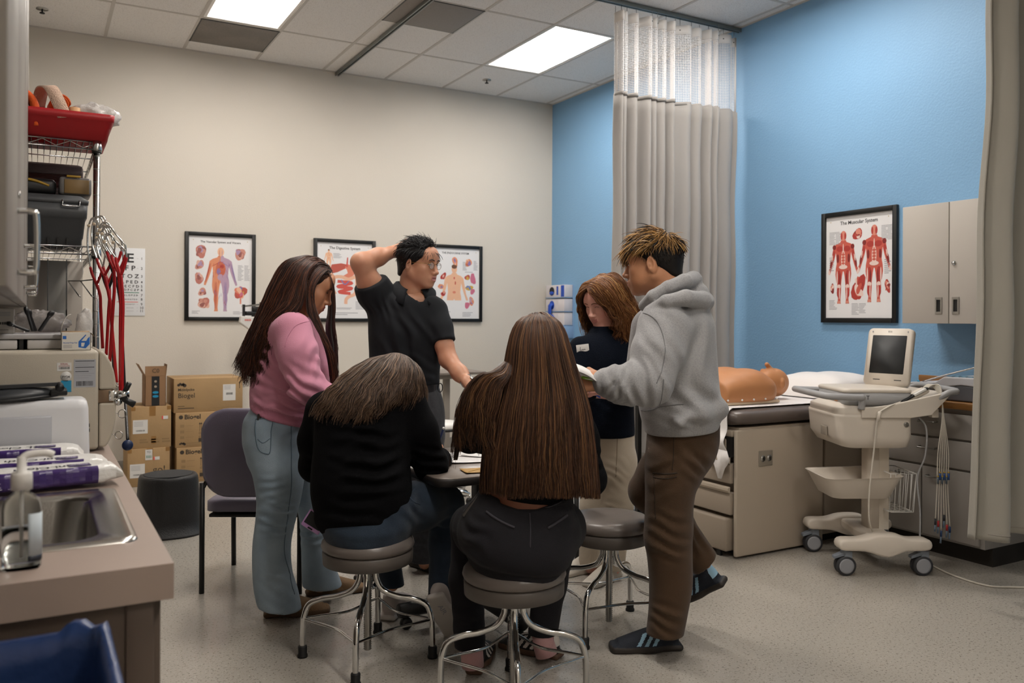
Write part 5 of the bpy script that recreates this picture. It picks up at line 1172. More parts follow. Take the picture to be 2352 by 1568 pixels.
for k, (z, lb) in enumerate(((1.522, 'glove box on top of the wall holder with a dark opening'), (1.377, 'glove box in the middle of the wall holder'), (1.235, 'lowest glove box of the wall holder'))):
    t = thing('glove_box', lb, 'glove box', (-.06, -.25, z), 0, 'glove boxes in the wall holder'); mb = MB(); mb.bx(gx, -.014, gy0, gy1, z, z + .128, m_gb, .003); o = np.array([gx - .0008, (gy0 + gy1) / 2, z + .064])
    if k == 0: mb.prism([(.115 * 1, -.06), (.178, -.06), (.178, .058), (.115, .058)], o, GX, UPZ, 0, m_gblue)
    mb.prism([(.05 * math.cos(a) - .06, .046 * math.sin(a)) for a in np.linspace(0, 6.28, 20, endpoint=False)], o - [.0006, 0, 0], GX, UPZ, 0, m_black if k == 0 else m_gblue); mb.prism([(.03, -.04), (.065, -.04), (.065, .05), (.03, .05)], o, GX, UPZ, 0, m_gblue if k == 0 else m_gb); mb.build('carton', t)
    mb = MB(); gl = o + GX * -.06 + GN * .004
    if k == 1: mb.tube(bez([gl + UPZ * .01, gl + GN * .02 - UPZ * .02, gl + GN * .02 - UPZ * .09, gl + GN * .016 + GX * .0 - UPZ * .17], 6), [.035] * 6 + [.028] * 6 + [.022] * 6 + [.03], m_gblue, 14, flat=.5)
    elif k == 0: mb.ball(gl - UPZ * .02, (.01, .042, .02), m_gblue, 14)
    else: mb.ball(gl - UPZ * .01 - GX * .01, (.022, .075, .055), m_gblue, 18); mb.ball(gl - UPZ * .06 + GX * .04, (.02, .06, .018), m_gblue, 14)
    mb.build('glove', t)
# ================================================================= ECG cart, built square to its own base then turned
m_cart = mat('cart_cream', 'd3cabe', .42); m_cart2 = mat('cart_grey', '9f9fa0', .4); m_cast = mat('caster_grey', '757c86', .45); m_tyre = mat('tyre_dark', '2e2f33', .6); m_tyre2 = mat('tyre_grey', '8f9196', .5); m_screen = mat('screen_off', '17191b', .55); m_wirew = mat('cable_white', 'c9c2b6', .5)
# plan: origin at column; local x = along the photographed long side, y = away from the viewer
CO = np.array([-.955, -4.72, 0]); CANG = math.atan2(RT[1], RT[0]) + .02
def cart_pt(x, y, z=0): return CO + rotz(CANG) @ np.array([x, y, z])
t = thing('ecg_cart', 'cream medical cart on four casters in front of the base cabinet', 'cart', CO, CANG); RC = rotz(CANG)
class LB(MB):            # mesh builder in cart coordinates
    def build(s, name, parent, **k):
        s.v = [CO + v @ RC.T for v in s.v]; return MB.build(s, name, parent, **k)
def beam(y0, x0, x1, zs):
    poly = [(x0, zs[0]), (x0 + .12, zs[1] + .002), (0, zs[1] - .028), (x1 - .12, zs[1] + .002), (x1, zs[0]), (x1, zs[0] + .05), (x1 - .10, zs[0] + .055), (.05, zs[0] + .075), (-.05, zs[0] + .075), (x0 + .1, zs[0] + .055), (x0, zs[0] + .05)]
    return bez(poly, 4, True), y0
mb = LB()
for y0 in (-.26, .18):
    P, _ = beam(y0, -.235, .215, (.135, .125)); mb.prism(P, (0, y0 + .09, 0), np.array([1.0, 0, 0]), UPZ, .09, m_cart, True)
mb.prism([(-.06, -.22), (.06, -.22), (.075, 0), (.06, .2), (-.06, .2), (-.075, 0)], (0, 0, .145), np.array([1.0, 0, 0]), np.array([0, 1.0, 0]), .05, m_cart); mb.build('base', t, bevel=.012)
for x, y in ((-.205, -.215), (.19, -.215), (-.205, .225), (.19, .225)):
    s = -1 if x < 0 else -1
    mb = LB(); mb.cyl((x, y, .105), (x, y, .14), .022, m_cast, 18); mb.prism([(-.028, .06), (.0, .125), (.03, .125), (.03, .09), (.012, .045), (-.008, .045)], (x, y + .022, 0), np.array([1.0, 0, 0]), UPZ, .044, m_cast); mb.prism([(-.06, .085), (-.06, .10), (0, .125), (.02, .11)], (x, y + .018, 0), np.array([1.0, 0, 0]), UPZ, .036, m_cast); ca = mb.build('caster', t, bevel=.003)
    for yy in (-.015, .015):
        mb = LB(); mb.lathe([(.012, -.010), (.045, -.010), (.050, -.006), (.050, .006), (.045, .010), (.012, .010)], (x, y + yy, .05), m_tyre, 30, rotx(PI / 2)); mb.lathe([(.030, -.0108), (.038, -.0108), (.038, .0108), (.030, .0108)], (x, y + yy, .05), m_tyre2, 30, rotx(PI / 2)); mb.build('wheel', ca)
mb = LB(); loftring(mb, [[(x + .045, y, z) for x, y in rrect(.115, .10, .02, 5)] for z in (.19, .66)], m_cart); mb.bx(.045, .097, -.052, -.046, .19, .66, mat('cart_cream_light', 'd2c9bb', .4)); mb.build('column', t)
# basket tray half way up
def tring(z, g, dx=0): return [(-.09 + dx + x, -.04 + y, z) for x, y in rrect(.40 + 2 * g, .34 + 2 * g, .05, 6)]
mb = LB(); R_ = [tring(.375, -.055), tring(.38, -.045), tring(.47, -.006), tring(.485, .004), tring(.487, .008), tring(.485, -.004), tring(.47, -.012), tring(.395, -.05)]
R_ = np.array(R_); R_[2:7, :, 2] += .02 * np.clip(R_[2:7, :, 0] * 3 + .3, 0, 1); loftring(mb, R_, m_cart); mb.build('shelf_tray', t)
# body below the top
def bring3(z, x0, x1, y0, y1, r=.04): return [((x0 + x1) / 2 + x, (y0 + y1) / 2 + y, z) for x, y in rrect(x1 - x0, y1 - y0, r, 6)]
mb = LB(); loftring(mb, [bring3(.640, -.17, .12, -.17, .2), bring3(.648, -.20, .145, -.19, .21), bring3(.70, -.235, .155, -.20, .22), bring3(.80, -.245, .155, -.20, .22), bring3(.815, -.245, .155, -.20, .22)], m_cart); mb.build('drawer_housing', t)
mb = LB(); mb.bx(-.2465, -.238, -.07, .01, .69, .74, mat('grip_recess', '8f867a', .6), .004); mb.build('drawer_grip', t)
mb = LB(); mb.lathe([(.013, 0), (.013, .004), (.009, .005)], (.115, -.2, .765), m_steel, 18, rotx(PI / 2)); mb.build('key_lock', t)
# sloping tray top
prof = [(-.245, .80), (-.235, .87), (-.12, .845), (-.12, .815)]
mb = LB(); loftring(mb, [bring3(.812, -.242, -.07, -.20, .22, .05), bring3(.850, -.24, -.07, -.195, .215, .05), bring3(.872, -.20, -.08, -.15, .17, .04)], m_cart)
for y0, y1 in ((-.215, -.195), (.215, .235)):
    mb.prism([(-.12, .80), (.13, .80), (.24, .815), (.345, .925), (.335, .935), (.02, .865), (-.06, .855), (-.12, .855)], (0, y1, 0), np.array([1.0, 0, 0]), UPZ, y1 - y0, m_cart)
mb.prism([(-.12, .80), (.13, .80), (.24, .815), (.345, .925), (.335, .93), (.23, .84), (.10, .825), (-.12, .825)], (0, .215, 0), np.array([1.0, 0, 0]), UPZ, .41, m_cart); mb.build('top_tray', t, bevel=.004)
mb = LB(); mb.tube(bez([(-.12, -.205, .845), (-.12, -.215, .90), (-.14, -.225, .905), (-.28, -.22, .91), (-.32, -.15, .915), (-.32, .17, .915), (-.28, .23, .91), (-.12, .225, .90), (-.12, .215, .845)], 6), .017, m_cart2, 14); mb.build('front_handle', t)
mb = LB(); mb.tube(bez([(.28, -.20, .90), (.33, -.21, .93), (.38, -.19, .937), (.39, 0, .94), (.38, .2, .937), (.28, .22, .90)], 6), .016, m_cart2, 14); mb.build('rear_handle', t)
mb = LB(); mb.bx(.255, .29, -.19, -.15, .80, .845, m_cart, .003); mb.build('cable_hook', t)
mb = LB(); x0, x1, y0, y1 = .07, .205, -.13, .12     # wire basket behind the column
for z, g in ((.50, 0), (.30, -.015)): mb.tube([(x0 - g * 0, y0 - g, z), (x1 + g, y0 - g, z), (x1 + g, y1 + g, z), (x0, y1 + g, z)], .003, m_white, 6, True)
for k in range(6): x = x0 + (x1 - x0) * k / 5; mb.tube([(x, y0, .50), (min(x, x1 - .015), y0 + .015, .30), (min(x, x1 - .015), y1 - .015, .30), (x, y1, .50)], .002, m_white, 5)
for k in range(7): y = y0 + (y1 - y0) * k / 6; mb.tube([(x1, y, .50), (x1 - .015, y, .30), (x0, y, .30)], .002, m_white, 5)
mb.build('wire_basket', t)
# the recorder on the cart
t = thing('ecg_recorder', 'cream electrocardiograph with its dark screen flipped up on the cart', 'electrocardiograph', cart_pt(-.05, 0, .872), CANG)
def rring(z, g, r=.03): return [(-.02 + x, .0 + y, z) for x, y in rrect(.36 + 2 * g, .36 + 2 * g, r, 6)]
mb = LB(); loftring(mb, [rring(.858, -.012), rring(.866, -.002), rring(.925, 0)], m_cart2); mb.build('base', t)
mb = LB(); loftring(mb, [rring(.926, .002), rring(.938, .003), rring(.946, -.006), rring(.948, -.03)], m_cart); mb.build('cover', t)
mb = LB(); mb.bx(-.2015, -.2, -.10, -.06, .875, .91, mat('warning_orange', 'c98a5a', .5)); mb.bx(-.2015, -.2, -.05, -.025, .885, .908, m_lbl); mb.build('warning_sticker', t)
mb = LB(); mb.text('T', .03, (-.075, -.1815, .90), np.array([1.0, 0, 0]), UPZ, m_ink); mb.build('port_mark', t)
# lid: hinged at the far right, leaning back, facing up the left end of the cart
hx = .075; sy_ = math.radians(-13); ang = math.radians(68)
LX = nrm([math.sin(.62), -math.cos(.62), 0]); LN = np.array([-LX[1], LX[0], 0]) ; LN = -LN if LN[0] > 0 else LN
LY = nrm(UPZ * math.cos(.2) - LN * math.sin(.2)); LNN = np.cross(LX, LY); LNN = LNN if LNN @ LN > 0 else -LNN
L0 = np.array([.118, .04, .945])
def lq(u, v, w=0): return L0 + LX * u + LY * v + LNN * w
def plate(mb, u0, u1, v0, v1, w0, w1, m, r=.03):
    rr_ = [((u0 + u1) / 2 + x, (v0 + v1) / 2 + y) for x, y in rrect(u1 - u0, v1 - v0, r, 6)]; loftring(mb, [[lq(x, y, w) for x, y in rr_] for w in (w0, w1)], m)
W = .125
mb = LB(); plate(mb, -W, W, .0, .315, -.022, .010, m_cart, .026); mb.text('ECG', .012, lq(0, .297, .0112), LX if (np.cross(LX, LY) @ LNN) > 0 else -LX, LY, m_ink)
for u in (-.07, .05): mb.prism([(u, .03), (u + .04, .03), (u + .04, .034), (u, .034)], L0 + LNN * .0108, LX, LY, 0, m_ink)
for u in (-.10, .10): mb.box(lq(u, .297, .0105), (.006, .006, .002), m_gray_ink, np.stack([LX, LY, LNN], 1))
lid = mb.build('screen_lid', t)
mb = LB(); plate(mb, -.097, .097, .066, .276, .0100, .0112, m_screen, .004); mb.build('screen', lid)
t = thing('patient_module', 'small cream and black patient module lying on the sloped cart tray', 'patient module', cart_pt(.17, -.1, .87), CANG)
MX = nrm([.80, 0, .42]); MZ = nrm([-.42, 0, .80]); MR = np.stack([MX, np.cross(MZ, MX), MZ], 1); mc = np.array([.175, -.145, .905])
mb = LB(); mb.box(mc, (.16, .075, .028), m_cart, MR, .012, 3); mb.build('shell', t); mb = LB(); mb.box(mc + MR @ [0, -.030, .012], (.155, .03, .014), m_screen, MR, .006); mb.build('rubber_rim', t); mb = LB(); mb.box(mc + MR @ [.028, -.036, .014], (.07, .022, .012), m_lbl, MR, .002); mb.build('lead_panel', t)
for k in range(6):
    t2 = thing('lead_wire', 'cream lead wire with coloured clip below the cart hook, strand %s' % ('farthest left', 'second from left', 'third from left', 'third from right', 'second from right', 'farthest right')[k], 'lead wire', cart_pt(.30, -.17, .5), CANG, 'lead wires hanging from the cart')
    x = .300 + .011 * (k - 2.5); zz = .285 - .03 * (k % 3) + .02 * (k % 2); mb = LB()
    mb.tube(bez([mc + MR @ [.08, .0, .0] + [0, .008 * k, 0], np.array([.285, -.14 + .006 * k, .965]), np.array([.305, -.18, .95 - .01 * k]), np.array([.295 + .002 * k, -.212, .80]), np.array([x, -.215, .62]), np.array([x - .003, -.214, .45]), np.array([x + .004 * (k - 2.5), -.212, zz])], 7), .0028, m_wirew, 7); mb.build('wire', t2)
    mb = LB(); z1 = .50 + .02 * (k % 2); mb.cyl((x, -.2165, z1), (x, -.2165, z1 - .035), .0055, mat('clip_blue', '274a86', .4) if k % 2 else mat('clip_grey', '55606a', .4), 8); mb.cyl((x, -.2165, z1 + .006), (x, -.2165, z1), .0058, mat('clip_yellow', 'b0913a', .4), 8); mb.build('collar', t2)
    mb = LB(); xx = x + .004 * (k - 2.5); mb.cyl((xx, -.212, zz), (xx, -.212, zz - .03), .0058, [m_tyre, mat('clip_red', 'a3262a', .4), mat('clip_navy', '223a63', .4)][k % 3], 8); mb.cyl((xx, -.212, zz - .03), (xx - .003, -.212, zz - .065), .0045, mat('clip_slate', '5b6b7d', .4), 8); mb.build('clip', t2)
t = thing('probe_cable', 'white cable drooping in front of the cart from the sloped tray', 'cable', cart_pt(-.07, -.24, .2), CANG); mb = LB()
mb.tube(bez([(.09, -.19, .88), (.02, -.222, .862), (-.035, -.224, .83), (-.045, -.224, .80), (-.065, -.226, .62), (-.085, -.225, .42), (-.08, -.215, .28), (-.04, -.17, .205)], 8), .0042, m_wirew, 8); mb.build('cable', t); mb = LB(); mb.tube([(-.033, -.2235, .835), (-.041, -.2245, .785)], [.009, .006], m_cart, 10); mb.build('strain_relief', t)
t = thing('power_cord', 'grey cord hanging behind the cart basket to the floor', 'cord', cart_pt(.22, -.1, .0), CANG); mb = LB(); mb.tube(bez([(.20, -.16, .80), (.235, -.17, .74), (.235, -.16, .60), (.205, -.14, .48), (.215, -.15, .30), (.21, -.16, .1), (.215, -.2, .008)], 8), .0048, m_cart2, 8); mb.build('cord', t)
t = thing('floor_cord', 'beige cord lying across the floor from the cart to the right edge', 'cord', (-.7, -5.2, .006)); mb = MB(); pts = [onz(x, y, .005) for x, y in ((2130, 1290), (2150, 1303), (2200, 1325), (2270, 1345), (2330, 1348), (2420, 1350))]; mb.tube(bez(pts, 8), .005, m_wirew, 8); mb.build('cord', t)
t = thing('black_cord', 'thin black cord hanging between the cart and the base cabinet', 'cord', cart_pt(.1, 0, .2), CANG); mb = LB(); mb.tube(bez([(.115, .07, .66), (.085, .06, .5), (.075, .07, .35), (.085, .07, .2), (.08, .1, .07)], 8), .004, m_black, 8); mb.build('cord', t)
# ================================================================= stools
m_vinyl = mat('stool_vinyl', '6a635e', .33, bump=(60, .04)); m_vinyld = mat('stool_skirt', '57514c', .45); m_rub = mat('rubber_foot', '131314', .6)
def make_stool(name, lb, loc, rz, seat_z):
    t = thing(name, lb, 'stool', loc, rz, 'round stools with chrome legs'); R, o = ROOT[t.name]
    class SB(MB):
        def build(s, nm, par, **k): s.v = [o + v @ R.T for v in s.v]; return MB.build(s, nm, par, **k)
    r = .178; z = seat_z
    mb = SB(); mb.lathe([(0, z - .004), (.09, z - .002), (.145, z), (.163, z - .006), (.174, z - .020), (.177, z - .034), (.172, z - .046), (.164, z - .052), (0, z - .052)], (0, 0, 0), m_vinyl, 56); mb.build('cushion', t)
    mb = SB(); mb.lathe([(0, z - .053), (.167, z - .053), (.172, z - .058), (.170, z - .10), (.150, z - .108), (0, z - .108)], (0, 0, 0), m_vinyld, 56); mb.build('skirt', t)
    h = z - .108
    mb = SB(); mb.lathe([(.055, h), (.056, h - .012), (.048, h - .022), (.02, h - .022)], (0, 0, 0), m_vinyld, 32); mb.build('hub', t)
    mb = SB(); ht = h - .02 - .03; n = int(ht / .0042); mb.lathe([(.0158 if i % 2 else .0122, .03 + ht * i / n) for i in range(n + 1)], (0, 0, 0), m_steel, 18); mb.build('screw_spindle', t)
    kn = .232
    for k in range(4):
        a = PI / 4 + k * PI / 2; c, s = math.cos(a), math.sin(a)
        P = [(.030, h - .02), (.034, h - .065), (.06, h - .105), (.115, h - .128), (.175, h - .138), (.225, h - .16), (.243, h - .205), (.247, .12), (.249, .03)]
        mb = SB(); mb.tube(bez([(c * q, s * q, zz) for q, zz in P], 7), .0112, m_chrome, 14); lg = mb.build('leg', t)
        mb = SB(); mb.lathe([(.0195, 0), (.020, .008), (.0165, .014), (.0175, .04), (.0155, .044), (.0112, .046)], (c * .249, s * .249, 0), m_rub, 18); mb.build('rubber_foot', lg)
    mb = SB(); zr = max(.10, h - .215); rad = .245
    for k in range(4):
        a0, a1 = PI / 4 + k * PI / 2, PI / 4 + (k + 1) * PI / 2; p0 = np.array([math.cos(a0) * rad, math.sin(a0) * rad, zr]); p1 = np.array([math.cos(a1) * rad, math.sin(a1) * rad, zr]); mdd = (p0 + p1) / 2 * .80; mdd[2] = zr - .006
        mb.tube(bez([p0, p0 * .62 + mdd * .38 * 1.0, mdd, p1 * .62 + mdd * .38, p1], 5), .0055, m_chrome, 10)
    mb.build('foot_ring', t); return t
def cam2(px, d, z=0.0):   # floor point under a pixel column at depth d
    v = FW + RT * (px - 1176) / CF; p = CPOS + v * d; return np.array([p[0], p[1], z])
VANG = math.atan2(FW[1], FW[0])
ST1, ST2, ST3 = cam2(848, 3.24), cam2(1184, 2.88), cam2(1402, 3.555)
make_stool('stool', 'round stool under the seated person in the black hoodie', ST1, VANG - PI / 4, .470)
make_stool('stool', 'nearest round stool under the person with very long brown hair', ST2, VANG - PI / 4 + .05, .470)
make_stool('stool', 'empty round stool beside the legs of the hooded person in grey', ST3, VANG - PI / 4 - .5, .475)

# ================================================================= square pedestal table
m_ttop = mat('table_laminate', '6f655d', .3, var=(6, .08)); m_tedge = mat('table_edge', '2b2725', .45)
TC = CPOS + RT * (-.135) + FW * 3.70; TC[2] = 0; TA = .0; TZ = .685
t = thing('pedestal_table', 'dark edged square table with a black cross foot base between the group', 'table', TC)
tp = np.array(rrect(.72, .72, .07, 8)); P3 = lambda z, g: [(TC[0] + x * (1 + g), TC[1] + y * (1 + g), z) for x, y in tp]
mb = MB(); loftring(mb, [P3(TZ - .004, 0), P3(TZ, -.008)], m_ttop); mb.build('tabletop', t)
mb = MB(); loftring(mb, [P3(TZ - .034, -.01), P3(TZ - .032, 0), P3(TZ - .004, .002), P3(TZ - .0035, -.001)], m_tedge); mb.build('edge_band', t)
mb = MB(); mb.bx(TC[0] - .03, TC[0] + .03, TC[1] - .03, TC[1] + .03, .1, TZ - .035, m_black, .004); mb.bx(TC[0] - .2, TC[0] + .2, TC[1] - .025, TC[1] + .025, TZ - .06, TZ - .034, m_black); mb.build('pedestal', t)
for d, off in (((1, 0, 0), 0), ((0, 1, 0), 0)):
    d = np.array(d, float); mb = MB(); c = np.array([TC[0], TC[1], .082]); mb.tube([c - d * .38, c - d * .375, c + d * .375, c + d * .38], [.026, .03, .03, .026], m_black, 16); ft = mb.build('foot', t)
    for s in (-1, 1):
        q = c + d * s * .345; mb = MB(); mb.cyl(q + [0, 0, -.02], q + [0, 0, -.036], .012, m_black, 10); mb.lathe([(.008, -.012), (.024, -.012), (.026, 0), (.024, .012), (.008, .012)], q + [0, 0, -.055], m_black, 18, rotx(PI / 2) if d[0] else roty(PI / 2)); mb.build('caster', ft)
def sheet(name, lb, c, w, h, a, z, m=m_paper, cat='paper', curl=.004):
    t = thing(name, lb, cat, (c[0], c[1], z)); X = np.array([math.cos(a), math.sin(a), 0]); Y = np.array([-X[1], X[0], 0])
    mb = MB(); mb.grid(np.array([[np.array([c[0], c[1], z + curl * (abs(u) ** 3 + abs(v) ** 3)]) + X * u * w / 2 + Y * v * h / 2 for v in np.linspace(-1, 1, 7)] for u in np.linspace(-1, 1, 7)]), m)
    o = mb.build('sheet', t, solid=.0008); return t, X, Y
p = onz(1072, 1052, TZ); t, X, Y = sheet('worksheet', 'white worksheet on the table in front of the seated person in the black hoodie', p, .216, .279, -.25, TZ + .0015)
mb = MB()
for k in range(9): mb.box(np.array([p[0], p[1], TZ + .0032]) + Y * (.09 - .022 * k), (.15, .002, .0002), m_gray_ink, np.stack([X, Y, UPZ], 1))
mb.build('printed_lines', t)
p = onz(1140, 1045, TZ); sheet('worksheet', 'white worksheet half hidden under the elbow of the long haired person', p, .216, .279, .75, TZ + .0035)
p = onz(1096, 1082, TZ); t, X, Y = sheet('folder', 'brown paper folder at the near corner of the table', p, .12, .10, -.15, TZ + .0025, mat('kraft_folder', 'a8844a', .6), 'folder', .002)
mb = MB(); mb.box(np.array([p[0], p[1], TZ + .004]) - X * .02, (.10, .004, .001), m_yellow, frame(X * .8 + Y * .6, UPZ)); mb.build('edge_strip', t)
# ================================================================= guest chair
m_seat = mat('chair_vinyl', '6a6576', .42, bump=(200, .08)); t = thing('guest_chair', 'grey purple padded guest chair behind the person in pink', 'chair', (-3.87, -3.62, 0)); 
GF = nrm(RT * .93 + FW * -.15); GF[2] = 0; GS = np.array([-GF[1], GF[0], 0]); 
g0 = cam2(583, 4.01); GX_ = RT * 1.0; GY_ = FW * 1.0
def gp(x, y, z): return g0 + GX_ * x + GY_ * y + UPZ * z     # x right, y away from the viewer
mb = MB(); R_ = []
for w, s in ((-.022, .9), (-.012, 1), (.012, 1), (.024, .93)):
    row = []
    for (x, z) in rrect(.46 * s, .42 * s, .12, 8):
        zz = .66 + z; xx = x * (1 + .10 * (zz - .65)); row.append(gp(xx, -.02 - w + .10 * (.85 - zz) * .5 - .25 * xx * xx, zz))
    R_.append(row)
loftring(mb, R_, m_seat); mb.build('backrest', t)
mb = MB(); R_ = []
for z, s in ((.365, .92), (.372, 1), (.415, 1), (.427, .93)):
    R_.append([gp(x, .23 + y, z + .012 * math.cos(x * 6)) for x, y in rrect(.48 * s, .46 * s, .08, 7)])
loftring(mb, R_, m_seat); mb.build('seat', t)
mb = MB(); mb.box(gp(0, .23, .352), (.44, .40, .016), m_black, np.stack([RT, FW, UPZ], 1), .004); mb.build('seat_pan', t)
for x in (-.23, .23):
    for y in (-.03, .43):
        mb = MB(); top = .52 if y < 0 else .36; mb.tube([gp(x, y, 0), gp(x, y + (.0 if y < 0 else -.01), top)], .0125, m_black, 12); mb.build('leg', t)
for x in (-.19, .19): mb = MB(); mb.tube([gp(x * 1.18, -.03, .50), gp(x, -.0, .58), gp(x, -.005, .7)], .010, m_black, 10); mb.build('back_bracket', t)
# chair with a black leg and grey seat on the far side of the table
t = thing('guest_chair', 'grey chair with black legs half hidden behind the table', 'chair', cam2(1092, 4.55)); c0 = cam2(1200, 4.62)
mb = MB(); loftring(mb, [[c0 + RT * (x) + FW * y + UPZ * z for x, y in rrect(.46 * s, .45 * s, .08, 6)] for z, s in ((.395, .93), (.402, 1), (.435, 1), (.447, .93))], m_seat); mb.build('seat', t)
for x in (-.22, .29):
    for y in (-.2, .2): mb = MB(); mb.tube([c0 + RT * x + FW * y, c0 + RT * x * .98 + FW * y + UPZ * .40], .0125, m_black, 12); mb.build('leg', t)
# ================================================================= beam scale
m_scw = mat('scale_white', 'd3d0cb', .45); b0 = np.array([-3.20, -.55, 0]); t = thing('beam_scale', 'white upright beam scale behind the person in pink', 'scale', b0)
mb = MB(); mb.bx(b0[0] - .14, b0[0] + .14, b0[1] - .3, b0[1] + .2, .02, .075, m_scw, .015); mb.bx(b0[0] - .13, b0[0] + .13, b0[1] - .28, b0[1] + .05, .075, .082, m_black, .004); mb.bx(b0[0] - .12, b0[0] + .12, b0[1] - .25, b0[1] + .17, 0, .02, m_black); mb.build('platform', t)
cx_, cy_ = -3.235, -.62; cx_ = ony(583, 720, -.55)[0]; cy_ = -.55
mb = MB(); mb.tube([(cx_, cy_, .06), (cx_, cy_, 1.22)], [.035, .026], m_scw, 16, flat=.8); mb.bx(min(b0[0], cx_ - .03), max(b0[0], cx_ + .03), cy_ - .03, cy_ + .03, .03, .07, m_scw, .01); mb.build('column', t)
bz = ony(565, 738, cy_)[2]
mb = MB(); mb.prism([(-.10, .0), (-.09, .055), (.10, .045), (.10, .0), (.04, -.045), (-.02, -.06)], (cx_ - .02, cy_ + .03, bz - .01), np.array([1.0, 0, 0]), UPZ, .06, m_scw); mb.text('seca', .03, (cx_ - .055, cy_ - .032, bz + .015), np.array([1.0, 0, 0]), UPZ, m_redink, 'CENTER', .02); mb.build('head', t, bevel=.008)
mb = MB(); zb_ = bz + .11; mb.bx(cx_ - .09, cx_ - .075, cy_ - .02, cy_ + .02, bz + .04, zb_ + .03, m_black); mb.bx(cx_ + .05, cx_ + .075, cy_ - .02, cy_ + .02, bz + .04, zb_ + .05, m_black); mb.box((cx_ - .005, cy_ - .01, zb_ + .025), (.19, .012, .014), m_steel, roty(-.12)); mb.bx(cx_ - .07, cx_ + .05, cy_ - .03, cy_ + .03, bz + .05, bz + .085, m_black, .006); mb.bx(cx_ - .02, cx_ + .05, cy_ - .035, cy_ - .005, bz + .085, zb_ + .015, m_black, .006); mb.build('weigh_beam', t)
# trash pedal bin behind the pink top (grey lower part next to boxes)
# ================================================================= overbed table and rolling stool by the back wall
m_ovt = mat('overbed_top', '7a716a', .45); m_taupe = mat('painted_taupe', '8d867e', .5)
q = ony(1048, 854, -1.25); t = thing('overbed_table', 'grey topped overbed table at the back wall behind the man', 'table', (q[0], q[1], 0))
mb = MB(); mb.bx(q[0] - .42, q[0] + .19, q[1] - .19, q[1] + .19, q[2] - .012, q[2] + .012, m_ovt, .006); mb.bx(q[0] - .3, q[0] + .12, q[1] - .04, q[1] + .04, q[2] - .055, q[2] - .012, m_taupe, .008); mb.build('top', t)
pc = ony(1025, 900, -1.25); mb = MB(); mb.bx(pc[0] - .028, pc[0] + .028, pc[1] - .02, pc[1] + .02, .08, q[2] - .05, m_taupe, .006); mb.build('column', t)
mb = MB(); mb.bx(pc[0] - .35, pc[0] + .2, pc[1] - .22, pc[1] - .17, .05, .085, m_taupe, .006); mb.bx(pc[0] - .35, pc[0] + .2, pc[1] + .17, pc[1] + .22, .05, .085, m_taupe, .006); mb.bx(pc[0] - .03, pc[0] + .03, pc[1] - .2, pc[1] + .2, .05, .085, m_taupe, .006)
for dx in (-.32, .17):
    for dy in (-.195, .195): mb.lathe([(.008, -.012), (.024, -.012), (.024, .012), (.008, .012)], (pc[0] + dx, pc[1] + dy, .025), m_black, 16, rotx(PI / 2))
mb.build('base', t)
q = cam2(1012, 6.0); z = at(1012, 972, 6.0)[2]; t = thing('rolling_stool', 'small white topped rolling stool behind the man by the beige wall', 'stool', q)
mb = MB(); mb.lathe([(0, z + .012), (.13, z + .012), (.15, z), (.152, z - .02), (.148, z - .03)], q, m_white, 36); mb.build('seat', t); mb = MB(); mb.lathe([(.152, z - .045), (.155, z - .03), (.14, z - .03)], q, m_black, 36); mb.build('seat_rim', t); mb = MB(); mb.cyl(q + UPZ * .1, q + UPZ * (z - .04), .022, m_chrome, 16); mb.build('gas_column', t)
for k in range(5):
    a = k * 2 * PI / 5 + .3; e = q + np.array([math.cos(a) * .24, math.sin(a) * .24, .07]); mb = MB(); mb.tube([q + UPZ * .12, e], [.02, .014], m_chrome, 10); lg = mb.build('base_arm', t); mb = MB(); mb.lathe([(.008, -.012), (.025, -.012), (.025, .012), (.008, .012)], e - [0, 0, .045], m_black, 16, rotx(PI / 2)); mb.cyl(e, e - UPZ * .03, .007, m_chrome, 8); mb.build('caster', lg)
# white infant scale on a stand at the corner
q = ony(1165, 872, -.55); sz = q[2]; t = thing('infant_scale', 'white infant scale with a roll on top behind the long brown hair', 'scale', (q[0] + .12, q[1], sz)); 
mb = MB(); mb.bx(q[0] - .17, q[0] + .5, q[1] - .2, q[1] + .2, sz, sz + .055, m_scw, .015); mb.build('body', t); mb = MB(); mb.cyl((q[0] - .03, q[1] - .05, sz + .13), (q[0] + .42, q[1] - .05, sz + .13), .042, m_scw, 24); mb.build('paper_roll', t)
mb = MB(); mb.box((q[0] - .10, q[1] - .10, sz + .10), (.05, .006, .15), m_scw, roty(-.5)); mb.box((q[0] + .16, q[1] - .02, sz + .075), (.4, .2, .04), m_taupe, None, .004); mb.build('bracket', t)
t = thing('scale_stand', 'grey stand carrying the infant scale at the corner of the room', 'stand', (q[0] + .12, q[1], 0)); mb = MB(); mb.bx(q[0] - .15, q[0] + .45, q[1] - .18, q[1] + .18, sz - .03, sz - .001, m_taupe, .004); mb.build('shelf', t)
for dx in (-.12, .42):
    for dy in (-.15, .15): mb = MB(); mb.bx(q[0] + dx - .012, q[0] + dx + .012, q[1] + dy - .012, q[1] + dy + .012, 0, sz - .03, m_taupe); mb.build('leg', t)
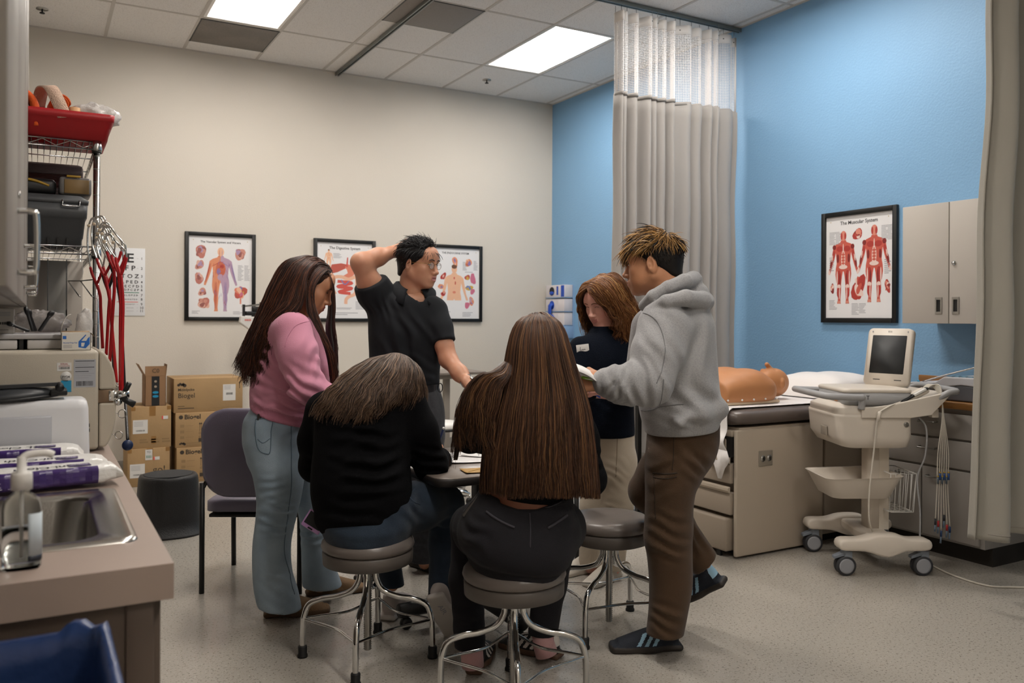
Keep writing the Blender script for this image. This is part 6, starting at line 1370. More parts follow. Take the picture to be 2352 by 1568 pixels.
# ================================================================= building people
def skin_mat(name, col, col2):
    return mat(name, col, .48, sss=.12, bump=(260, .04), var=(9, .1), col2=col2)
m_lash = mat('lash_dark', '241a16', .6); m_eyew = mat('eye_white', 'cfc6be', .2); m_iris = mat('iris_dark', '1d120c', .15); m_nail = mat('nail', 'd3a493', .3)
def cloth(name, col, rough=.85, bump=(320, .25), **k): return mat(name, col, rough, bump=bump, sheen=k.pop('sheen', .12), spec=k.pop('spec', .25), **k)
def SL(st, right=None, front=None):
    right = RT if right is None else right; front = FW if front is None else front
    return [(at((xl + xr) / 2, y, d), right, (xr - xl) / 2 * d / CF, front, b) for y, xl, xr, d, b in st]
def PT(*a): return [at(*p) for p in a]
def bounds(P, pad):
    B = np.stack([RT, FW, UPZ], 1); Q = np.array(P) @ B; lo, hi = Q.min(0) - pad - .05, Q.max(0) + pad + .05
    K = np.array([[x, y, z] for x in (lo[0], hi[0]) for y in (lo[1], hi[1]) for z in (lo[2], hi[2])]) @ B.T
    return K.min(0), K.max(0)
def line_cut(F, p, q, down):
    """cut along the image line p-q (px, py, d), seen edge-on; keeps the side away from 'down'"""
    a, b = at(*p), at(*q); n = np.cross(b - a, FW); n = n if n @ down > 0 else -n; F.cut(a, n, .012)

def hem(F, px, y, d, R=.13, n=None):
    F.cutball(at(px, y, d), -UPZ if n is None else n, R)
def head_mesh(C, f, u, nb, s=1.0, nr=(.05, .056), female=False, h=.003, jaw=1.0, open_mouth=0, shoulders=None):
    """head and neck, local axes x right, y forward, z up; returns V, F, local V, R"""
    Y = nrm(f); X = nrm(np.cross(Y, u)); Z = np.cross(X, Y); R = np.stack([X, Y, Z], 1); C = np.asarray(C, float)
    L = lambda *a: np.array(a, float) * s
    nl = (np.asarray(nb) - C) @ R
    lo = np.minimum([-.105 * s, -.125 * s, -.13 * s], nl - .08); hi = np.maximum([.105 * s, .135 * s, .13 * s], nl + .08)
    F = Field(lo, hi, h)
    F.ell(L(0, -.012, .030), L(.075, .097, .086)); F.ell(L(0, .026, -.030), L(.060, .062, .084), None, .03 * s)
    for q in (-1, 1):
        F.cone(L(q * .052 * jaw, -.004, -.050), L(q * .022, .062, -.096), .020 * s, .015 * s, .035 * s)
        F.ell(L(q * .043, .056, -.024), L(.022, .024, .020), None, .03 * s)
        F.ell(L(q * .032, .050, -.060), L(.028, .030, .030), None, .03 * s)
    F.ell(L(0, .073, -.099), L(.021, .016, .015), None, .02 * s); F.cone(L(-.036, .074, .023), L(.036, .074, .023), .013 * s, .013 * s, .03 * s)
    F.ell(L(0, .068, .05), L(.05, .024, .035), None, .03 * s)
    for q in (-1, 1):
        F.ell(L(q * .031, .098, .001), L(.018, .015, .011), None, .014 * s, 's'); F.ell(L(q * .031, .0755, -.001), L(.0145, .012, .0115), None, .004 * s)
    F.cone(L(0, .086, .012), L(0, .107, -.034), .0075 * s, .0105 * s, .016 * s); F.ell(L(0, .110, -.037), L(.011, .010, .009), None, .008 * s)
    for q in (-1, 1): F.ell(L(q * .012, .098, -.041), L(.0085, .011, .0075), None, .007 * s)
    F.ell(L(0, .086, -.069), L(.026, .014, .018), None, .018 * s)
    F.ell(L(0, .0965, -.063), L(.020, .0075, .0055), None, .006 * s); F.ell(L(0, .0945, -.0745 - .003 * open_mouth), L(.018, .0085, .0065), None, .006 * s)
    F.cone(L(-.019, .102, -.0682), L(.019, .102, -.0682), (.0016 + .004 * open_mouth) * s, (.0016 + .004 * open_mouth) * s, .003 * s, 's')
    for q in (-1, 1):
        Re = rotz(q * -.32) @ rotx(-.12)
        F.ell(L(q * .078, -.008, -.010), L(.0075, .0185, .032), Re, .008 * s); F.ell(L(q * .087, -.004, -.006), L(.007, .011, .019), Re, .006 * s, 's')
        F.ell(L(q * .079, -.0005, -.012), L(.005, .005, .008), Re, .004 * s)
    F.cone(L(0, -.020, -.055), nl, nr[0] * s, nr[1] * s, .035 * s)
    F.cone(L(0, -.045, -.02), nl, .045 * s, nr[1] * s, .03 * s)
    if shoulders is not None:
        for q in shoulders: F.cone(nl, (np.asarray(q) - C) @ R, nr[1] * s, .05, .05)
    V, Fc = F.mesh()
    return V @ R.T + C, Fc, V / s, R
def head_materials(Vl, Fc, mats_n=0):
    """0 skin, 1 lips, 2 brow/lash"""
    c = Vl[Fc].mean(1); m = np.zeros(len(Fc), int); ax = np.abs(c[:, 0])
    m[(ax < .021) & (c[:, 1] > .088) & (c[:, 2] < -.057) & (c[:, 2] > -.081 + ax * .25)] = 1
    return m
def face_parts(parent, Vl, C, R, s, m_brow, open_eye=True):
    """brows, lashes and eyes laid on the face surface"""
    Vl = Vl[Vl[:, 1] > .04]
    def on(x, z):
        d = (Vl[:, 0] - x) ** 2 + (Vl[:, 2] - z) ** 2; return Vl[d < .0032 ** 2, 1].max() if (d < .0032 ** 2).any() else Vl[d.argmin(), 1]
    W = lambda P: np.asarray(C) + (np.asarray(P) * s) @ R.T
    mb = MB()
    for q in (-1, 1):
        P = bez([(q * x, on(q * x, z), z) for x, z in ((.012, .0205), (.022, .0245), (.034, .0255), (.048, .0205))], 5); mb.tube(W(P), np.array([.0018, .0024, .0027, .0026, .0022, .0010])[np.clip(np.arange(len(P)) * 5 // max(1, len(P) - 1), 0, 5)] * s, m_brow, 6)
    mb.build('eyebrows', parent)
    for q in (-1, 1):
        mb = MB()
        if open_eye:
            y = on(q * .032, -.001); mb.ball(W((q * .032, y - .0028, -.0015)), np.array((.0115, .0042, .0042)) * s, m_eyew, 12, R); mb.ball(W((q * .0335, y - .0022, -.001)), np.array((.0046, .0042, .0044)) * s, m_iris, 12, R)
        P = bez([(q * x, on(q * x, z) + .0006, z) for x, z in ((.019, -.001), (.026, .0032), (.034, .0038), (.0455, .0005))], 5); mb.tube(W(P), .0011 * s, m_lash, 5); mb.build('eye', parent)
def hand(F, w, d, n, T, curl, s=1.0, thumb=(.5, .5), spread=.06):
    """w wrist, d towards the knuckles, n palm direction, T thumb side; curl: 4 x (mcp, pip, dip)"""
    d, n, T = nrm(d), nrm(n), nrm(T); w = np.asarray(w, float)
    k = .008 * s
    for a, b in ((.026, .030), (.009, .010), (-.009, -.011), (-.024, -.029)):
        F.cone(w + T * a * .75 * s, w + d * .086 * s + T * b * s, .0145 * s, .0125 * s, .012 * s)
    F.cone(w - d * .03 * s, w + d * .02 * s, .026 * s, .024 * s, .02 * s, 'u', (n, .75))
    lens = [(.042, .025, .019), (.046, .029, .020), (.042, .027, .019), (.033, .020, .017)]; rad = (.0088, .009, .0085, .0076)
    for i in range(4):
        p = w + d * (.088, .091, .087, .080)[i] * s + T * (.030, .010, -.011, -.029)[i] * s; a = 0; dv = d + T * spread * (1.3, .3, -.5, -1.3)[i]
        for j in range(3):
            a += curl[i][j]; v = nrm(dv) * math.cos(a) + n * math.sin(a); q = p + v * lens[i][j] * s
            F.cone(p, q, rad[i] * (1 - .08 * j) * s, rad[i] * (1 - .08 * (j + 1)) * s, .004 * s); p = q
    p = w + d * .022 * s + T * .026 * s + n * .006 * s; v = nrm(d * .62 + T * .70 + n * thumb[0] * .8); q = p + v * .042 * s
    F.cone(p, q, .0155 * s, .0115 * s, .014 * s); v2 = nrm(d * .85 + T * (.35 - thumb[1] * .6) + n * thumb[1]); r = q + v2 * .032 * s; F.cone(q, r, .0105 * s, .0095 * s, .004 * s)
    v3 = nrm(d * .9 + T * (.15 - thumb[1] * .8) + n * thumb[1]); F.cone(r, r + v3 * .024 * s, .0095 * s, .0078 * s, .004 * s)
RELAX = [(.35, .5, .3), (.4, .55, .3), (.45, .6, .35), (.5, .6, .35)]
FIST = [(1.2, 1.5, .8), (1.3, 1.5, .8), (1.3, 1.5, .8), (1.3, 1.4, .8)]
OPEN = [(.12, .25, .15), (.18, .3, .2), (.22, .35, .2), (.25, .4, .25)]
def arm_mesh(pts, rs, hd=None, h=.0038):
    lo, hi = bounds(pts, .16 if hd else .08); F = Field(lo, hi, h); F.chain(pts, rs, .03)
    if hd: hand(F, **hd)
    return F.mesh()

# ---- hair
def hair_mats(name, cols, rough=.42):
    return [mat('%s_%d' % (name, i), c, rough, spec=.35, aniso=.4, bump=(300, .06), stretch=(1, 1, .08)) for i, c in enumerate(cols)]
def strands_geo(P, w0, w1, rng):
    """P: n x k x 3 -> thin three sided tubes"""
    n, k = P.shape[:2]; T = np.gradient(P, axis=1); T /= np.linalg.norm(T, axis=2)[..., None] + 1e-9
    a = rng.normal(size=(n, 1, 3)); A = np.cross(T, a); A /= np.linalg.norm(A, axis=2)[..., None] + 1e-9; B = np.cross(T, A)
    w = np.linspace(0, 1, k); w = (w0 * np.minimum(1, .5 + w * 6) * (1 - w ** 3) + w1 * w ** 3)[None, :, None] * rng.uniform(.7, 1.3, (n, 1, 1))
    V = np.stack([P + (A * math.cos(t) + B * math.sin(t)) * w for t in (0, 2.094, 4.189)], 2)     # n k 3 3
    V = V.reshape(-1, 3); i = np.arange(n)[:, None, None] * k * 3; j = np.arange(k - 1)[None, :, None] * 3; q = np.arange(3)[None, None, :]; q2 = (q + 1) % 3
    F = np.stack([i + j + q, i + j + q2, i + j + 3 + q2, i + j + 3 + q], -1).reshape(-1, 4)
    return V, F, np.repeat(np.arange(n), (k - 1) * 3)
def resample(G, k):
    out = []
    for g in G:
        g = bez(np.asarray(g, float), 8); L = np.concatenate([[0], np.cumsum(np.linalg.norm(np.diff(g, axis=0), axis=1))]); t = np.linspace(0, L[-1], k)
        out.append(np.stack([np.interp(t, L, g[:, c]) for c in range(3)], 1))
    return np.array(out)
def hair_sheet(guides, n, k=22, thick=.014, wave=.004, w=.0012, seed=1, centre=None, endj=.06, clump=.5, under=True):
    """strands spread over a fan of guide lines, plus a closed under-layer; returns V, F, shade index per face (-1 = under)"""
    rng = np.random.default_rng(seed); G = resample(guides, k); g = len(G)
    Gs = bez(G.reshape(g, -1), 8).reshape(-1, k, 3); M = len(Gs)
    C = Gs.mean((0, 1)) if centre is None else np.asarray(centre, float)
    dU = np.gradient(Gs, axis=0); dT = np.gradient(Gs, axis=1); N = np.cross(dU, dT); N /= np.linalg.norm(N, axis=2)[..., None] + 1e-9
    sg = np.sign(((Gs - C) * N).sum(-1).mean()); N = N * (sg if sg else 1)
    cl = rng.uniform(0, M - 1, int(n / 14) + 2); ci = rng.integers(0, len(cl), n); inc = rng.uniform(size=n) < clump; u = np.where(inc, cl[ci] + rng.normal(0, .009 * M, n), rng.uniform(0, M - 1, n)); u = np.clip(u, 0, M - 1.001); csh = rng.choice(4, len(cl), p=[.32, .34, .22, .12])
    i0 = u.astype(int); f = (u - i0)[:, None, None]; P = Gs[i0] * (1 - f) + Gs[i0 + 1] * f; NN = N[i0]
    lay = rng.uniform(0, 1, (n, 1, 1)); t = np.linspace(0, 1, k)[None, :, None]
    P = P + NN * (lay * thick * (.35 + .65 * np.minimum(1, t * 4))); S = np.cross(NN, np.gradient(P, axis=1)); S /= np.linalg.norm(S, axis=2)[..., None] + 1e-9
    ph = rng.uniform(0, 6.28, (n, 1, 1)); fr = rng.uniform(4, 9, (n, 1, 1)); P = P + S * np.sin(t * fr + ph) * wave * t * 1.6 + NN * np.cos(t * fr * .8 + ph * 2) * wave * t
    q = np.array([vnoise(P[:, j] * 28, seed) for j in range(k)]).T[..., None]; P = P + S * q * wave * 1.2 * t
    cut = 1 - rng.uniform(0, endj, n); tt = np.linspace(0, 1, k)[None, :] * cut[:, None] * (k - 1); j0 = np.minimum(tt.astype(int), k - 2); ff = (tt - j0)[..., None]
    P = np.take_along_axis(P, j0[..., None].repeat(3, 2), 1) * (1 - ff) + np.take_along_axis(P, (j0 + 1)[..., None].repeat(3, 2), 1) * ff
    V, F, sid = strands_geo(P, w, w * .35, rng); shade = np.where(inc & (rng.uniform(size=n) < .75), csh[ci], rng.choice(4, n, p=[.36, .36, .2, .08]))[sid]
    if not under: return V, F, shade
    cutk = k - max(1, int(k * .08)); U = Gs[:, :cutk]; Nn = N[:, :cutk]; A = U + Nn * thick * .25; B = U - Nn * .012; m = cutk
    gi = (np.arange(M - 1)[:, None] * m + np.arange(m - 1)[None]).ravel(); Fa = np.stack([gi, gi + m, gi + m + 1, gi + 1], 1); Vu = np.concatenate([A.reshape(-1, 3), B.reshape(-1, 3)]); Fb = Fa[:, ::-1] + M * m
    e = np.arange(m - 1); Fe = np.concatenate([np.stack([e, e + 1, e + 1 + M * m, e + M * m], 1), np.stack([e + (M - 1) * m, e + (M - 1) * m + M * m, e + (M - 1) * m + 1 + M * m, e + (M - 1) * m + 1], 1)])
    Fu = np.concatenate([Fa, Fb, Fe]); return np.concatenate([V, Vu]), np.concatenate([F, Fu + len(V)]), np.concatenate([shade, np.full(len(Fu), 4)])
def hair_object(name, sheets, mats_, parent, label=None):
    """mats_: four shades then the under-layer"""
    V, F = merge([(a, b) for a, b, c in sheets]); return fast_object(name, V, F, mats_, parent, np.concatenate([c for a, b, c in sheets]), label)
def scalp_strands(C, R, s, mask, flow, length, n, w=.0012, seed=3, lift=.5, k=9, shade_fn=None, hug=0, jit=.22):
    """short hair: roots on the cranium where mask(p) holds, growing along flow(p) (local)"""
    rng = np.random.default_rng(seed); P = rng.normal(size=(n * 6, 3)); P /= np.linalg.norm(P, axis=1)[:, None]; P = P * [.077, .099, .088] + [0, -.012, .030]
    P = P[mask(P)][:n]; N = (P - [0, -.012, .030]) / [.077 ** 2, .099 ** 2, .088 ** 2]; N /= np.linalg.norm(N, axis=1)[:, None]
    Fl = flow(P); Fl = Fl - N * (Fl * N).sum(1)[:, None]; Fl /= np.linalg.norm(Fl, axis=1)[:, None] + 1e-9; Fl = Fl + rng.normal(0, jit, Fl.shape)
    L = length(P) * rng.uniform(.65, 1.2, len(P)); out = []; lay = rng.uniform(0, 1, (len(P), 1))
    lf = lift(P)[:, None] if callable(lift) else lift
    p = P.copy(); dv = Fl + N * lf
    for j in range(k):
        if hug:
            nn = (p - [0, -.012, .030]) / [.077 ** 2, .099 ** 2, .088 ** 2]; nn /= np.linalg.norm(nn, axis=1)[:, None]; dv = dv - nn * (dv * nn).sum(1)[:, None]
        out.append(p.copy()); dv = dv / np.linalg.norm(dv, axis=1)[:, None]; p = p + dv * (L / (k - 1))[:, None]; dv = dv - N * .16 * lf + np.array([0, 0, -.05])
        q = (p - [0, -.012, .030]) / [.077, .099, .088]; r = np.linalg.norm(q, axis=1)[:, None]; p = p + (q / r * (1.045 + hug * lay) - q) * [.077, .099, .088] if hug else np.where(r < 1.04, p + (q / r * 1.05 - q) * [.077, .099, .088], p)
    Q = np.stack(out, 1); V, F, sid = strands_geo(Q, w / s, w * .3 / s, rng)
    sh = (shade_fn(P, rng) if shade_fn else rng.choice(4, len(P), p=[.4, .3, .2, .1]))[sid]
    return (V * s) @ R.T + C, F, sh
def scalp_cap(C, R, s, cuts, off=.006, h=.004):
    F = Field(np.array([-.10, -.13, -.10]), np.array([.10, .12, .14]), h); F.ell((0, -.012, .030), (.0755 + off, .0975 + off, .0865 + off))
    F.cone((0, -.05, 0), (0, -.055, -.06), .052 + off, .048 + off, .03)
    for p, n in cuts: F.cut(p, n, .02)
    V, Fc = F.mesh(); return (V * s) @ R.T + C, Fc, np.full(len(Fc), 4)

def shoe(parent, heel, d, up, L, mats_, style='plain', h=.004, wd=1.0, label=None):
    """shoe with its sole plane through heel; local x right, y toe, z up; mats: upper, sole, stripe, tab"""
    Y = nrm(d); X = nrm(np.cross(Y, up)); Z = np.cross(X, Y); R = np.stack([X, Y, Z], 1); heel = np.asarray(heel, float); k = L / .27
    F = Field(np.array([-.07, -.03, -.01]) * k, np.array([.07, .30, .17]) * k, h); q = lambda *a: np.array(a) * k
    F.box(q(0, .07, .014), q(.036 * wd, .085, .014), None, .014 * k, .01); F.box(q(.003, .185, .014), q(.044 * wd, .088, .014), None, .014 * k, .04); F.ell(q(.004, .215, .014), q(.046 * wd, .058, .014), None, .02)
    F.loft([(q(0, .018, .055), X * 0 + [1, 0, 0], .030 * k * wd, [0, 0, 1], .045 * k), (q(0, .07, .058), [1, 0, 0], .034 * k * wd, [0, 0, 1], .048 * k), (q(.002, .13, .045), [1, 0, 0], .039 * k * wd, [0, 0, 1], .040 * k), (q(.004, .19, .033), [1, 0, 0], .043 * k * wd, [0, 0, 1], .030 * k), (q(.004, .235, .026), [1, 0, 0], .036 * k * wd, [0, 0, 1], .022 * k)], .015)
    F.cone(q(0, .045, .08), q(0, .045, .125), .036 * k, .035 * k, .02); F.cut(q(0, .03, .103 if style != 'boot' else .118), (0, .18, 1)); F.cut(q(0, 0, .0005), (0, 0, -1), .002)
    V, Fc = F.mesh(); c = V[Fc].mean(1) / k; m = np.zeros(len(Fc), int)
    m[c[:, 2] < .026] = 1
    if style == 'stripe':
        v = c[:, 1] * .83 + c[:, 2] * .55; st = (np.abs(c[:, 0]) > .022) & (c[:, 2] > .03) & (c[:, 2] < .084) & (v > .098) & (v < .176) & (((v - .098) / .026) % 1 < .52); m[st] = 2
        m[(c[:, 1] < .012) & (c[:, 2] > .05)] = 3; m[(c[:, 1] > .10) & (c[:, 1] < .17) & (np.abs(c[:, 0]) < .012) & (c[:, 2] > .05)] = 4
    o = fast_object('shoe', V @ R.T + heel, Fc, mats_, parent, m, label)
    if style == 'stripe':
        for i in range(5):
            y = .105 + .016 * i; z = .088 - .0075 * i; mb = MB(); pts = [heel + R @ q(x, y + .004 * (1 if x > 0 else -1), z + .004 - abs(x) * .35) for x in np.linspace(-.022, .022, 5)]; mb.tube(pts, .0028 * k, mats_[0], 6); mb.build('lace', o)
    return o

def crown_hair(C, R, s, seed, n=1500, back=.55, side=9.0, length=.12, face=.055, w=.0012):
    """short top layer that runs from the parting over the skull into the long hair"""
    return scalp_strands(C, R, s, lambda P: (P[:, 2] > .02 + np.clip(P[:, 1], -.02, 1) * .75), lambda P: np.stack([P[:, 0] * side + np.where(P[:, 0] > 0, .15, -.15), -back + 0 * P[:, 0], -.35 + 0 * P[:, 0]], 1), lambda P: length + 0 * P[:, 0], n, w, seed, .0, 12, None, .075, .07)
m_deniml = cloth('denim_light', '9bacb9', .85, (420, .3), var=(7, .12), col2='8698a6'); m_denimd = cloth('denim_dark', '2d3a49', .85, (420, .3), var=(9, .2), col2='222c39')
m_pink = cloth('pink_fleece', 'c98aa0', .9, (240, .15)); m_pinkrib = cloth('pink_rib', 'b9798f', .9, (60, .5)); m_blackfl = cloth('black_fleece', '08080a', .95, (260, .25), sheen=.0, spec=.12); m_blackfl2 = cloth('black_jersey', '0d0d0f', .92, (240, .2), sheen=.0, spec=.15)
m_polo = cloth('black_polo', '1b1d21', .8, (500, .25), sheen=.02, spec=.2); m_trous = cloth('grey_trousers', '3b3c40', .85, (420, .3), var=(60, .2)); m_belt = mat('belt_dark', '17161a', .4)
m_navys = cloth('navy_knit', '0b111c', .92, (160, .4), sheen=.0, spec=.15); m_khaki = cloth('khaki', 'bdb09d', .85, (380, .25), var=(5, .1)); m_heather = cloth('heather_grey', '9c9c9d', .92, (200, .15), speck=[(210, .50, '939395')], sheen=.2)
m_brown = cloth('brown_canvas', '4b3827', .82, (420, .3), var=(6, .2)); m_chino = cloth('charcoal_twill', '1c1b1f', .9, (420, .25), sheen=.03); m_stitch = mat('stitching', '5a6c79', .9); m_stitchd = mat('stitching_dark', '3a4757', .9)
m_tan = mat('shoe_tan', '6f5539', .75, bump=(200, .2)); m_tans = mat('shoe_tan_sole', '5d4833', .7); m_navyshoe = mat('shoe_navy', '151b26', .75, bump=(250, .2)); m_gumd = mat('gum_sole_dark', '2c2622', .6); m_gum = mat('gum_sole', '5b4334', .6); m_ltblue = mat('stripe_light_blue', '8fb4c9', .6)
m_wshoe = mat('shoe_white', 'b8aea8', .6); m_stripew = mat('stripe_white', 'd8d2cc', .6); m_blkshoe = mat('shoe_black', '131316', .55); m_brshoe = mat('shoe_brown', '4a3021', .5); m_sock = cloth('sock_pink', 'c49a9a', .9)
SK1 = skin_mat('skin_olive', 'c9906e', 'b98060'); SK2 = skin_mat('skin_tan', 'c9967b', 'b98468'); SK3 = skin_mat('skin_fair', 'e0ad9c', 'd79888'); SK4 = skin_mat('skin_brown', '96604a', '84523d'); SK5 = skin_mat('skin_warm', 'be8866', 'ab7656')
LP1 = mat('lips_rose', '9d5a50', .4); LP2 = mat('lips_soft', 'b0736a', .4)
Hd = hair_mats('hair_dark_auburn', ('2a1a17', '3d261e', '563325', '754630', '1c1211')); Hb = hair_mats('hair_ash_brown', ('392b23', '503e31', '6b5341', '8b6f58', '2a201a')); Hl = hair_mats('hair_long_brown', ('35241b', '4b3325', '664631', '85603f', '281b14'))
Hk = hair_mats('hair_black', ('131214', '1b1a1c', '252426', '353436', '0d0c0e')); Hr = hair_mats('hair_copper', ('5f3a20', '784b2a', '94663c', 'b08552', '3d2614')); Hy = hair_mats('hair_blond_tips', ('1b1513', '6b4c2a', '9a723f', 'bd9560', '15110f'))

# ---------------------------------------------------------------- 1: person in the pink sweatshirt
t = thing('person', 'standing person in a pink sweatshirt and light jeans looking down at the table', 'person', onz(700, 1405)); P1 = t
C = at(711, 655, 3.74); f1 = RT * .90 - UPZ * .42 + FW * .12
Vh, Fh, Vl, R1 = head_mesh(C, f1, UPZ + f1 * .4, at(672, 742, 3.74), 1.0, (.046, .055), True)
Va, Fa = arm_mesh(PT((700, 885, 3.50), (775, 925, 3.58)), [.04, .026], dict(w=at(778, 928, 3.60), d=RT * .8 + FW * .5, n=-UPZ, T=FW, curl=RELAX, s=.95))
Vb, Fb_ = arm_mesh(PT((690, 760, 3.90), (740, 880, 3.92), (800, 925, 3.86)), [.045, .04, .026], dict(w=at(803, 928, 3.86), d=RT * .8 + FW * .1, n=-UPZ, T=-FW, curl=RELAX, s=.95))
F = Field(*bounds(PT((560, 700, 3.74), (760, 1400, 3.74)), .2), .012); F.loft(SL([(735, 640, 715, 3.74, .1), (800, 605, 745, 3.74, .13), (930, 590, 705, 3.74, .12), (1000, 578, 700, 3.74, .14)])); F.chain(PT((640, 1000, 3.68), (640, 1150, 3.66), (640, 1390, 3.66)), [.07, .055, .04]); F.chain(PT((680, 1000, 3.84), (712, 1150, 3.86), (735, 1340, 3.88)), [.07, .055, .04]); Vt, Ft = F.mesh()
mh = head_materials(Vl, Fh); V, Fc = merge([(Vh, Fh), (Va, Fa), (Vb, Fb_), (Vt, Ft)]); fast_object('body', V, Fc, [SK1, LP1, m_lash], t, np.concatenate([mh, np.zeros(len(Fc) - len(mh), int)]))
face_parts(t, Vl, C, R1, 1.0, m_lash, False)
lo, hi = bounds(PT((560, 690, 3.74), (810, 985, 3.74)), .25); F = Field(lo, hi, .0068)
F.loft(SL([(716, 638, 712, 3.74, .09), (730, 620, 724, 3.74, .155), (760, 604, 740, 3.74, .185), (800, 592, 754, 3.74, .18), (835, 585, 764, 3.74, .175), (870, 580, 756, 3.74, .17), (905, 577, 742, 3.74, .17), (935, 578, 730, 3.74, .17), (985, 582, 718, 3.74, .165)]), .03)
F.chain(PT((672, 762, 3.58), (684, 815, 3.53), (704, 885, 3.50), (745, 912, 3.53), (782, 930, 3.60)), [.086, .080, .066, .056, .042], .035); F.chain(PT((690, 765, 3.90), (742, 880, 3.93), (800, 925, 3.88)), [.08, .066, .042], .035)
F.folds(at(700, 890, 3.46), .16, UPZ + RT * .5, .045, .0085, 2); F.folds(at(640, 900, 3.58), .22, UPZ + RT * .35, .06, .007, 4); F.folds(at(650, 945, 3.58), .22, UPZ + RT * .3, .035, .006, 9); F.folds(at(720, 820, 3.50), .14, RT - UPZ * .4, .05, .005, 5); F.folds(at(620, 840, 3.6), .16, RT * .6 + UPZ, .05, .005, 6)
line_cut(F, (578, 934, 3.74), (715, 980, 3.74), -UPZ); F.ell(at(690, 708, 3.74), (.06, .075, .06), None, .02, 's')
V, Fc = F.mesh(); c = V[Fc].mean(1); a, b = at(578, 934, 3.74), at(715, 980, 3.74); nn = np.cross(b - a, FW); nn = nrm(nn if nn[2] < 0 else -nn); m = (((c - a) @ nn) > -.048).astype(int); m[(np.abs(c @ RT - at(620, 800, 3.74) @ RT) > .5)] = 0
sw1 = fast_object('sweatshirt', V, Fc, [m_pink, m_pinkrib], t, m); F1s = F
lo, hi = bounds(PT((560, 930, 3.62), (790, 1400, 3.9)), .14); F = Field(lo, hi, .0068)
F.loft(SL([(925, 592, 700, 3.74, .13), (945, 576, 708, 3.74, .15), (970, 563, 714, 3.74, .172), (1010, 561, 712, 3.74, .175), (1050, 570, 708, 3.74, .165)]), .03)
F.loft(SL([(1020, 566, 700, 3.67, .10), (1080, 580, 700, 3.655, .10), (1140, 590, 692, 3.65, .088), (1190, 588, 680, 3.65, .08), (1250, 581, 668, 3.645, .075), (1310, 581, 670, 3.64, .078), (1360, 586, 684, 3.63, .085), (1402, 597, 692, 3.62, .088)]), .03)
F.loft(SL([(1020, 610, 712, 3.83, .09), (1100, 655, 734, 3.85, .088), (1160, 684, 740, 3.86, .08), (1230, 692, 746, 3.87, .075), (1300, 694, 766, 3.88, .08), (1352, 697, 784, 3.89, .088)]), .03)
F.folds(at(635, 1195, 3.58), .13, UPZ + RT * .2, .038, .006, 3); F.folds(at(630, 1130, 3.56), .11, UPZ - RT * .3, .04, .005, 8); F.folds(at(640, 1350, 3.55), .12, UPZ + RT * .6, .04, .005, 13); F.folds(at(725, 1230, 3.8), .13, UPZ, .045, .005, 14)
hem(F, 643, 1394, 3.63, .17, nrm(-UPZ - RT * .1)); hem(F, 742, 1347, 3.88, .16, nrm(-UPZ - RT * .06))
V, Fc = F.mesh(); jn = fast_object('jeans', V, Fc, [m_deniml], t)
mb = MB()
def onfield(F, p, d=FW):      # follow the view from p until it meets the cloth
    p = np.array(p, float); st = .0025
    P = p + d * (np.arange(0, 420) * st)[:, None]; q = (P - F.lo) / F.h; ok = ((q > 0) & (q < F.n - 2)).all(1)
    if not ok.any(): return None
    P, q = P[ok], q[ok]; i = q.astype(int); f = q - i; v = 0
    for c in range(8):
        o = np.array([c & 1, c >> 1 & 1, c >> 2]); v = v + F.D[tuple((i + o).T)] * np.prod(np.where(o, f, 1 - f), 1)
    h = np.argmax(v < 0)
    return P[h] - d * .001 if v[h] < 0 else None
def seam(mb, F, pts, r, m, d0, n=6):
    run = []
    for p in list(bez([at(x, y, d0) for x, y in pts], n)) + [None]:
        q = None if p is None else onfield(F, p)
        if q is not None and not (run and np.linalg.norm(q - run[-1]) > .06): run.append(q - FW * .0006)
        else:
            if len(run) > 2: mb.tube(run, r, m, 5)
            run = []
seam(mb, F, [(645, 985), (649, 1060), (650, 1130), (640, 1200), (630, 1280), (640, 1340), (655, 1392)], .0022, m_stitch, 3.45, 8); mb.build('side_seam', jn)
mb = MB(); pk = [(563, 972), (603, 972), (604, 1000), (603, 1046), (594, 1052), (575, 1042), (566, 1010)]; seam(mb, F, pk + [pk[0]], .0022, m_stitch, 3.45, 5); seam(mb, F, [(565, 978), (602, 977)], .0018, m_stitch, 3.45); seam(mb, F, [(572, 1018), (586, 1026), (602, 1016)], .0016, m_stitch, 3.45); mb.build('back_pocket', jn)
mb = MB(); seam(mb, F, [(652, 962), (652, 985)], .003, m_deniml, 3.45); seam(mb, F, [(655, 975), (690, 985), (712, 992)], .002, m_stitch, 3.45); mb.build('waistband', jn)
mb = MB(); seam(mb, F1s, [(630, 800), (634, 775), (650, 748), (680, 738), (708, 752), (722, 785), (727, 815)], .0016, m_pinkrib, 3.3, 8); mb.build('shoulder_seam', sw1)
q = onfield(F, at(577, 966, 3.45)); ph = thing('wallet', 'dark phone or wallet sticking out of the back pocket of the light jeans', 'wallet', q); mb = MB(); mb.box(q - UPZ * .002 + FW * .004, (.036, .012, .03), mat('dark_case', '1d1715', .5), np.stack([RT * .9 + FW * .3, FW, UPZ], 1), .004); mb.build('wallet', ph)
q = onz(668, 1422); shoe(t, onz(606, 1424) + FW * .045, RT * .96 + FW * .25, UPZ, .262, [m_tan, m_tans], 'boot'); shoe(t, onz(704, 1374) + FW * .04, RT * .93 + FW * .35, UPZ, .258, [m_tan, m_tans], 'boot')
def G(*rows): return [[at(*p) for p in r] for r in rows]
